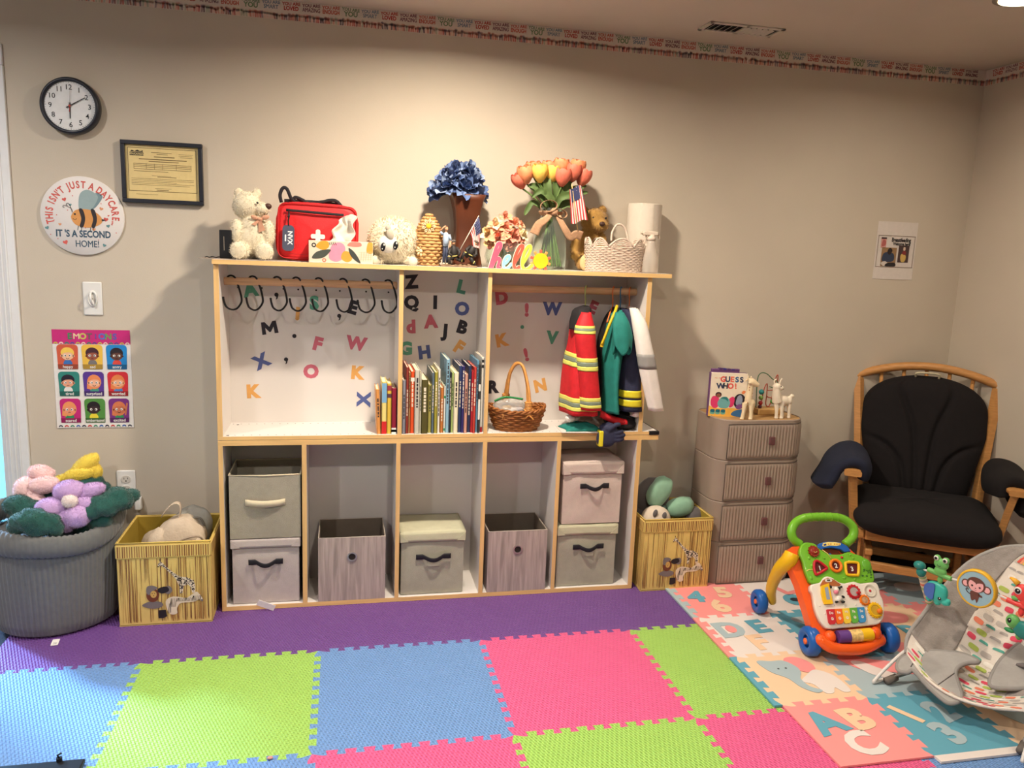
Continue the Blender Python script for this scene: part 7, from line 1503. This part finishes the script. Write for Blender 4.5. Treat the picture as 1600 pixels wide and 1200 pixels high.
u_, v_, g_ = gear('gear', 1190, 485, .031, 18, mYel, M('gear_olive', (200, 160, 50), .4), .018); b = MB(XP); b.ell((u_+.013, v_-.006, .024), (.0105, .0105, .008), M('amber_plastic', 0)); b.build('gear_knob', g_)
b = MB(XP); u_, v_ = q(*A4(1125, 215)); b.lathe([(.024, .012), (.0245, .016), (.023, .017), (.020, .0135), (.01, .0128), (.0, .0127)], M('dish_white', (206, 196, 180), .4), 28, X=T(u_, v_, 0)); b.ell((u_, v_, .014), (.005, .005, .003), mRedP); b.build('dish', t)
# piano keys
kc = [(196, 44, 54), (232, 104, 34), (234, 196, 60), (96, 170, 66), (64, 140, 190)]
for i, (c, nt) in enumerate(zip(kc, ('Do', 'Re', 'Mi', 'Fa', 'So'))):
    a0 = 515+i*104; tp = 478-i*7; kp = q4([(a0, tp), (a0+100, tp-6), (a0+128, 640-i*6), (a0+112, 678-i*6), (a0+50, 684-i*6), (a0+28, 655-i*6)]); b = MB(XP); b.poly(kp, M('key_%d' % i, c, .35), .021, .012); k_ = b.build('piano_key', t)
    b = MB(XP); u_, v_ = q(*A4(a0+58, tp+46)); wk = P('key_white', (236, 226, 214)); b.text(nt, u_, v_, .013, wk, .0214, bold=.03); u_, v_ = q(*A4(a0+74, tp+128)); b.ring((u_, v_), .0035, .0055, wk, .0214, n=12); b.poly(circ(u_, v_-.001, .002, n=8), wk, .0214); b.build('key_mark', k_)
# roller
for nm_, (a, c), (a2, c2_), m in (('roller', (690, 850), (850, 840), mPurP), ('roller', (850, 840), (1010, 825), M('roller_print', (226, 190, 120), .4, .3, 90)), ('roller', (1010, 825), (1160, 810), mYel)):
    u0, v0 = q(*A4(a, c)); u1, v1 = q(*A4(a2, c2_)); b = MB(XP); b.cyl((u0, v0, .002), (u1, v1, .002), .024, m, 24); b.build(nm_, t)
# wheels and legs
def wheel(c, r, hw):
    c = V(c); X = T(*c) @ RZ(-4) @ RY(90); b = MB(X)
    b.lathe([(r*.42, -hw*.7), (r*.62, -hw), (r*.86, -hw*.95), (r, -hw*.5), (r, hw*.5), (r*.86, hw*.95), (r*.62, hw), (r*.42, hw*.7), (r*.42, -hw*.7)], mBlu, 36, wob=lambda a, i: 1+.008*math.cos(18*a)*(3 <= i <= 4), cap=False); o_ = b.build('wheel', t)
    b = MB(X); b.lathe([(.001, -hw*.75), (r*.22, -hw*.75), (r*.24, -hw*.5), (r*.44, -hw*.4), (r*.44, hw*.4), (r*.24, hw*.5), (r*.22, hw*.75), (.001, hw*.75)], mBlu, 24); b.build('hub', o_)
    b = MB(X); b.lathe([(.001, -hw*.98), (r*.2, -hw*.95), (r*.22, -hw*.7), (.001, -hw*.7)], M('hub_orange', (232, 110, 60), .4), 20); b.lathe([(.001, hw*.7), (r*.22, hw*.7), (r*.2, hw*.95), (.001, hw*.98)], MC['hub_orange'], 20); b.build('hub_cap', o_)
wheel((1.827, -.302, ZP1+.056), .056, .024); wheel((2.150, -.318, ZP1+.056), .056, .024); wheel((1.815, .055, ZP1+.050), .050, .021); wheel((2.165, .038, ZP1+.050), .050, .021)
b = MB(); b.cyl((1.83, -.302, ZP1+.056), (2.15, -.318, ZP1+.056), .008, mOr, 12); b.build('axle', t)
A6 = lambda a, c: (1150+a*.2167, 780+c*.2167)
lg = [PY(*A6(a, c), y_) for a, c, y_ in ((405, 390, -.15), (380, 440, -.15), (320, 500, -.11), (275, 580, -.05), (252, 660, .0), (262, 735, .04))]
b = MB(); b.tube(spl(lg, 5), [p.x for p in spl([(x, 0, 0) for x in (.028, .030, .027, .024, .021, .016)], 5)], mYel, 14); b.ell(lg[-1], .016, mYel); b.build('leg', t)
lg2 = [p+V((.335-(.02 if i > 2 else 0), -.018, 0)) for i, p in enumerate(lg)]; lg2[0] += V((-.08, .11, -.05)); lg2[1] += V((-.05, .08, -.03)); lg2[2].y += .03
b = MB(); b.tube(spl(lg2, 5), [p.x for p in spl([(x, 0, 0) for x in (.028, .030, .027, .024, .021, .016)], 5)], mYel, 14); b.ell(lg2[-1], .016, mYel); b.build('leg', t)

# ================================================================== BABY BOUNCER
BO = V((2.03, -.76, ZP1)); BX = V((.33, -.94, 0)).normalized(); BY_ = V((-BX.y, BX.x, 0))
XBN = Matrix(((BX.x, BY_.x, 0, BO.x), (BX.y, BY_.y, 0, BO.y), (0, 0, 1, BO.z), (0, 0, 0, 1))); XBi = XBN.inverted()
t = thing('baby_bouncer', 'grey and patterned baby bouncer with a toy bar, at the right edge', 'baby bouncer', BO)
mWire = M('white_wire', (216, 210, 204), .35); mGyC = M('grey_muslin', (150, 142, 136), .9, .08, 60, .5, 250); mGyC2 = M('grey_satin_pad', (158, 154, 150), .7, .05, 40, .4, 60); mPat = M('seat_cloth', (222, 212, 200), .85, .03, 40, .3, 300)
ed = spl([(.205, .10, .115), (.222, .125, .165), (.222, .20, .228), (.215, .30, .315), (.185, .40, .41), (.12, .475, .475), (.03, .52, .505)], 10); ce = spl([(0, .02, .085), (0, .12, .075), (0, .24, .10), (0, .33, .22), (0, .41, .35), (0, .475, .455), (0, .525, .505)], 10); NV = len(ed)-1
def surf(u, v, off=0):
    """u -1..1 across, v 0 front .. 1 head"""
    f_ = max(0, min(1, v))*NV; i = min(NV-1, int(f_)); e = ed[i].lerp(ed[i+1], f_-i); c = ce[i].lerp(ce[i+1], f_-i); a = abs(u)
    p = V((e.x*u, c.y+(e.y-c.y)*a**1.9, c.z+(e.z-c.z)*a**1.9))
    return p
def sn(u, v):
    a = surf(u+.01, v)-surf(u-.01, v); b_ = surf(u, v+.01)-surf(u, v-.01); return a.cross(b_).normalized()
b = MB(XBN); b.grid(lambda u, v: surf(mix(-.52, .52, u), v), 26, 50, mPat); b.grid(lambda u, v: surf(mix(-1, -.52, u), .22*v), 14, 12, mPat); b.grid(lambda u, v: surf(mix(.52, 1, u), .22*v), 14, 12, mPat); b.build('seat_cloth', t, solid=.008)
for s_ in (-1, 1):
    b = MB(XBN); b.grid(lambda u, v: surf(s_*mix(.5, 1.0, u if s_ > 0 else 1-u), mix(.20, 1, v))+sn(s_*mix(.5, 1, u if s_ > 0 else 1-u), mix(.2, .98, v))*(.004+.008*noise.noise(V((u*2.5+s_, v*5, 3)))), 18, 40, mGyC); b.build('side_wing', t, solid=.006)
    b = MB(XBN); b.tube([surf(s_, v/40) for v in range(41)], .008, mGyC2, 8); b.build('piping', t)
rg = random.Random(12); pcol = [(214, 74, 96), (86, 160, 144), (170, 186, 90), (168, 160, 154), (226, 128, 100), (230, 224, 214), (184, 176, 168)]
b = MB(XBN)
def patch(u0, v0, lu, lv_, c, half=False, off=.0055):
    pts = []
    for i in range(14):
        a = PI*i/13 if half else 2*PI*i/14
        x, y_ = math.copysign(abs(math.cos(a))**.6, math.cos(a)), math.copysign(abs(math.sin(a))**.6, math.sin(a))
        u_, v_ = u0+lu*x, v0+lv_*y_; u_ = max(-.98, min(.98, u_)); pts.append(surf(u_, v_)+sn(u_, v_)*off)
    b.add(pts, [tuple(range(len(pts)))], P('pattern_%d_%d_%d' % c, c, .8))
for r in range(24):
    v = .02+r*.032
    for j in range(10):
        u = -.92+j*.205+(.1 if r % 2 else 0)+rg.uniform(-.025, .025)
        if abs(u) > (.9 if v < .19 else .42): continue
        k_ = rg.randrange(7); patch(u, v, rg.uniform(.065, .095), .0105, pcol[k_], k_ in (1, 3))
b.build('cloth_pattern', t)
b = MB(XBN)
b.add([surf(mix(-.5, .5, i/9), .80)+sn(0, .8)*.007 for i in range(10)]+[surf(mix(.5, -.5, i/9), .985)+sn(0, .98)*.007 for i in range(10)], [tuple(range(20))], M('headrest_grey', (190, 180, 168), .85))
for i, c in enumerate(((214, 84, 70), (232, 150, 110), (226, 196, 90), (150, 180, 120))):
    r0 = .36-i*.07
    A_ = [surf(-.05+r0*math.cos(a), .80+r0*.30*math.sin(a))+sn(0, .85)*(.010+.0004*i) for a in [PI*j/14 for j in range(15)]]; B_ = [surf(-.05+(r0-.06)*math.cos(a), .80+(r0-.06)*.30*math.sin(a))+sn(0, .85)*(.010+.0004*i) for a in [PI*j/14 for j in range(15)]]
    b.add(A_+B_, [(j, j+1, 16+j, 15+j) for j in range(14)], P('rainbow_%d' % i, c, .8))
for u0, v0, r in ((-.42, .93, .1), (-.32, .945, .12), (-.22, .93, .1)): patch(u0, v0, r, .02, (222, 212, 200), False, .0095)
b.build('headrest', t)
# front flap pads
FO = BO+BY_*.13+V((0, 0, .118)); FN = (V((0, 0, 1))*.93-BY_*.45).normalized()
FU = BX; FV = FN.cross(FU); XF = Matrix(((FU.x, FV.x, FN.x, FO.x), (FU.y, FV.y, FN.y, FO.y), (FU.z, FV.z, FN.z, FO.z), (0, 0, 0, 1))); XFi = XF.inverted()
def flap(pts, name):
    o_ = []
    for px, py in pts: p = XFi @ PP(px, py, FO, FN); o_.append((p.x, p.y, 0))
    sp = [(p.x, p.y) for p in spl(o_, 4, True)]; cx_ = sum(p[0] for p in sp)/len(sp); cy_ = sum(p[1] for p in sp)/len(sp); N = len(sp)
    a = sum(sp[i][0]*sp[(i+1) % N][1]-sp[(i+1) % N][0]*sp[i][1] for i in range(N))
    if a < 0: sp = sp[::-1]
    b = MB(XF); b.poly(sp, mGyC2, .012, .0); r = b.bm.faces[:] if False else None
    o1 = b.build(name, t); b = MB(XF); b.tube([(p[0], p[1], .006) for p in sp], .0075, M('grey_piping', (142, 138, 134), .8), 8, True); b.build('piping', o1); return o1
f1 = flap([(1403, 1040), (1412, 1028), (1440, 1021), (1472, 1020), (1504, 1024), (1530, 1036), (1512, 1038), (1498, 1044), (1493, 1054), (1498, 1072), (1503, 1088), (1498, 1098), (1484, 1101), (1472, 1094), (1450, 1074), (1428, 1050), (1418, 1053), (1405, 1050)], 'crotch_pad')
b = MB(XF); 
for (a, c), (a2, c2_) in (((1461, 1078), (1492, 1056)), ((1424, 1046), (1437, 1024))):
    p0, p1 = XFi @ PP(a, c, FO, FN), XFi @ PP(a2, c2_, FO, FN); b.tube([V((p0.x, p0.y, .013)), V((p1.x, p1.y, .013))], .0018, M('seam_dark', (104, 100, 98), .8), 6)
b.build('seam', f1)
flap([(1547, 1072), (1556, 1046), (1572, 1026), (1600, 1006), (1640, 1020), (1650, 1060), (1610, 1076), (1570, 1078)], 'leg_pad')
b = MB(XBN); b.box((-.015, -.03, -.008), (.015, .03, .008), M('buckle_grey', (84, 78, 80), .5), X=Matrix.Translation(surf(.33, .30)+sn(.33, .3)*.03) @ RX(40) @ RZ(20), bev=.004); b.build('buckle', t)
b = MB(XBN); b.tube([surf(u, .40-.1*abs(u-.45))+sn(u, .4)*.028 for u in [.36+.05*i for i in range(12)]], .016, M('strap_grey', (104, 98, 98), .85), 6, flat=.25); b.build('strap', t)
# wire frame
for s_ in (-1, 1):
    b = MB(XBN); b.tube(spl([(.19*s_, .14, .14), (.215*s_, .10, .115), (.238*s_, .04, .055), (.249*s_, .0, .014), (.249*s_, .004, .006), (.245*s_, .06, .006), (.225*s_, .3, .006), (.20*s_, .52, .006), (.15*s_, .60, .006), (0, .62, .006)], 8), .0062, mWire, 10); b.build('floor_wire', t)
    b = MB(XBN); b.tube(spl([(.20*s_, .33, .33), (.18*s_, .26, .20), (.20*s_, .14, .06), (.225*s_, .03, .018)], 8), .006, M('grey_tube', (150, 146, 142), .4), 10); b.build('leg_tube', t)
    b = MB(XBN); b.tube([(.226*s_, .03, .014), (.217*s_, .075, .022)], .013, M('rubber_foot', (110, 100, 92), .8), 10); b.build('rubber_sleeve', t)
# toy bar
def BF(x, z, y=.146): return XBN @ wallf(x, z, y)
b = MB(XBN); b.tube(spl([(-.215, .15, .418), (-.12, .146, .424), (0, .146, .432), (.1, .146, .424), (.215, .15, .418)], 6), .0038, mWire, 8); bar = b.build('toy_bar', t)
tq = M('toy_teal', (40, 128, 120), .35); gn = M('toy_green', (106, 176, 96), .35); aq = M('toy_aqua', (60, 176, 160), .35); rd = M('toy_red', (226, 70, 66), .35); ew = P('toy_white', (232, 228, 222), .35); ekk = MC['black_plastic']
for s_ in (-1, 1):
    b = MB(XBN); b.ell((-.225*s_*-1 if False else .228*s_, .15, .428), (.021, .018, .015), tq); b.ell((.222*s_, .155, .405), (.017, .016, .02), tq); b.build('bar_socket', t)
    b = MB(XBN); sp = spl([(.224*s_, .16, .40), (.220*s_, .18, .355), (.215*s_, .22, .28)], 8); st = [M('arm_cream', (224, 206, 178), .85), M('arm_coral', (216, 110, 90), .85), M('arm_green', (150, 180, 120), .85), M('arm_grey', (170, 162, 156), .85)]
    for i in range(len(sp)-1): b.tube(sp[i:i+2], .013, st[(0, 1, 0, 2, 0, 3)[i % 6]], 12, caps=False)
    b.build('padded_arm', t)
# frog over elephant
X = BF(-.148, .424); b = MB(X); b.tube([(-.045, .004, .004), (.04, .0, .004)], .009, gn, 10); b.ell((0, .040, .006), (.026, .020, .012), gn); b.ell((-.015, .058, .008), (.012, .012, .010), gn); b.ell((.016, .058, .008), (.012, .012, .010), gn); b.ell((0, .015, .006), (.022, .016, .010), gn); b.ell((0, -.018, 0), (.010, .016, .006), gn); b.fuse(.0018, 2); fg = b.build('frog', t)
b = MB(X)
for u_ in (-.015, .016): b.ell((u_, .059, .016), (.0085, .0085, .003), ew); b.ell((u_, .059, .0188), (.0052, .0052, .002), ekk)
b.ring((0, .042), .006, .0078, ekk, .0205, n=8, a0=200, a1=330); b.build('face', fg)
X = BF(-.155, .358); b = MB(X); b.ell((0, .0, 0), (.040, .036, .014), aq, sq=.75); b.ell((.034, -.026, .002), (.016, .010, .009), aq); b.ell((.046, -.020, .002), (.008, .013, .008), aq); b.ell((-.022, -.034, 0), (.012, .010, .010), aq); b.ell((.008, -.036, 0), (.012, .010, .010), aq); b.fuse(.0022, 2); el = b.build('elephant', t)
b = MB(X); b.poly(blob([(-.030, -.018), (-.036, .010), (-.026, .026), (-.002, .028), (.0, -.004), (-.004, -.026)]), M('toy_blue', (70, 104, 176), .4), .017, .008); b.build('ear', el)
b = MB(X); b.ell((.020, -.014, .0135), (.006, .006, .0025), ekk, u=12, v=8); b.ell((.0215, -.0115, .0155), (.0018, .0018, .001), ew, u=8, v=6); b.build('eye', el)
# monkey disc
X = BF(-.02, .428, .138); b = MB(X); b.lathe([(.060, -.010), (.064, -.007), (.064, .008), (.061, .011), (.057, .010)], M('disc_yellow', (226, 176, 50), .4), 48, cap=False); b.lathe([(.0, -.010), (.06, -.010)], MC['disc_yellow'], 48, cap=False); dk_ = b.build('monkey_disc', t)
b = MB(X); b.poly(circ(0, 0, .058, n=40), P('disc_blue', (150, 184, 196)), .0088, .0); mb_, mp_, mk_ = P('monkey_brown', (104, 66, 56)), P('monkey_pink', (236, 176, 176)), P('monkey_dark', (60, 36, 38))
for u_ in (-.034, .036): b.poly(circ(u_, .008, .0135), mb_, .0092); b.poly(circ(u_, .008, .0095), mp_, .0096)
b.poly(circ(0, .014, .031, .025), mb_, .0100); b.poly(blob([(-.024, .008), (-.02, .024), (-.004, .020), (0, .015), (.004, .020), (.02, .024), (.024, .008), (.012, -.008), (-.012, -.008)]), mp_, .0104)
for u_ in (-.012, .013): b.poly(circ(u_, .008, .0035, n=10), mk_, .0108)
b.poly(circ(0, .002, .002, n=8), mk_, .0108); b.ring((0, -.001), .004, .005, mk_, .0108, n=8, a0=210, a1=330)
b.poly(blob([(-.014, -.012), (.014, -.012), (.013, -.032), (.009, -.046), (.003, -.036), (-.006, -.044), (-.012, -.034)]), mb_, .0098); b.poly(blob([(.012, -.014), (.024, -.018), (.022, -.023), (.01, -.02)]), mb_, .0098); b.tube(spl([(-.012, -.024, .0098), (-.024, -.02, .0098), (-.03, -.012, .0098), (-.026, -.006, .0098), (-.023, -.012, .0098)], 5), .0013, mk_, 6); b.build('monkey_picture', dk_)
# parrot over turtle
X = BF(.118, .424); b = MB(X); b.tube([(-.045, .002, .004), (.05, -.002, .004)], .009, rd, 10); b.ell((.0, .042, .004), (.030, .030, .013), rd); b.ell((.022, .020, .004), (.028, .026, .012), rd); b.ell((0, -.02, 0), (.010, .018, .006), rd); b.fuse(.002, 2); pr_ = b.build('parrot', t)
b = MB(X); b.ell((-.012, .048, .015), (.0125, .0125, .004), ew); b.ell((-.012, .048, .0185), (.0085, .0085, .0025), ekk); b.ell((-.010, .051, .0206), (.0025, .0025, .001), ew, u=8, v=6); b.build('eye', pr_)
b = MB(X); b.tube([(-.018, .066, .004), (-.032, .074, .004), (-.046, .078, .004)], [.010, .008, .003], M('beak_yellow', (236, 170, 50), .4), 8); b.build('beak', pr_)
b = MB(X); b.ell((-.020, .018, .008), (.012, .008, .006), gn); b.build('wing', pr_)
X = BF(.112, .350); b = MB(X); b.ell((.030, -.004, 0), (.040, .030, .016), tq, sq=.85); sh_ = b.build('turtle', t)
b = MB(X); b.ell((-.012, .012, .002), (.022, .024, .014), gn); b.ell((.01, -.030, 0), (.010, .012, .008), gn); b.ell((-.02, -.022, 0), (.016, .008, .008), M('toy_dark_green', (50, 140, 84), .4)); b.build('head', sh_)
b = MB(X); b.ell((-.018, .016, .0145), (.007, .009, .003), ekk, u=12, v=8); b.ell((-.0165, .0195, .0168), (.002, .002, .001), ew, u=8, v=6); b.build('eye', sh_)
# a crumb on the mats
b = MB(); p = PZ(422, 1184, ZM+.004); b.ell(p, (.009, .006, .004), M('crumb', (206, 150, 140), .9), nz=.4, nf=4, u=12, v=8); tag(b.build('crumb', at=(p.x, p.y, ZM)), 'tiny pinkish crumb on the bottom edge of the lime green mat', 'crumb')
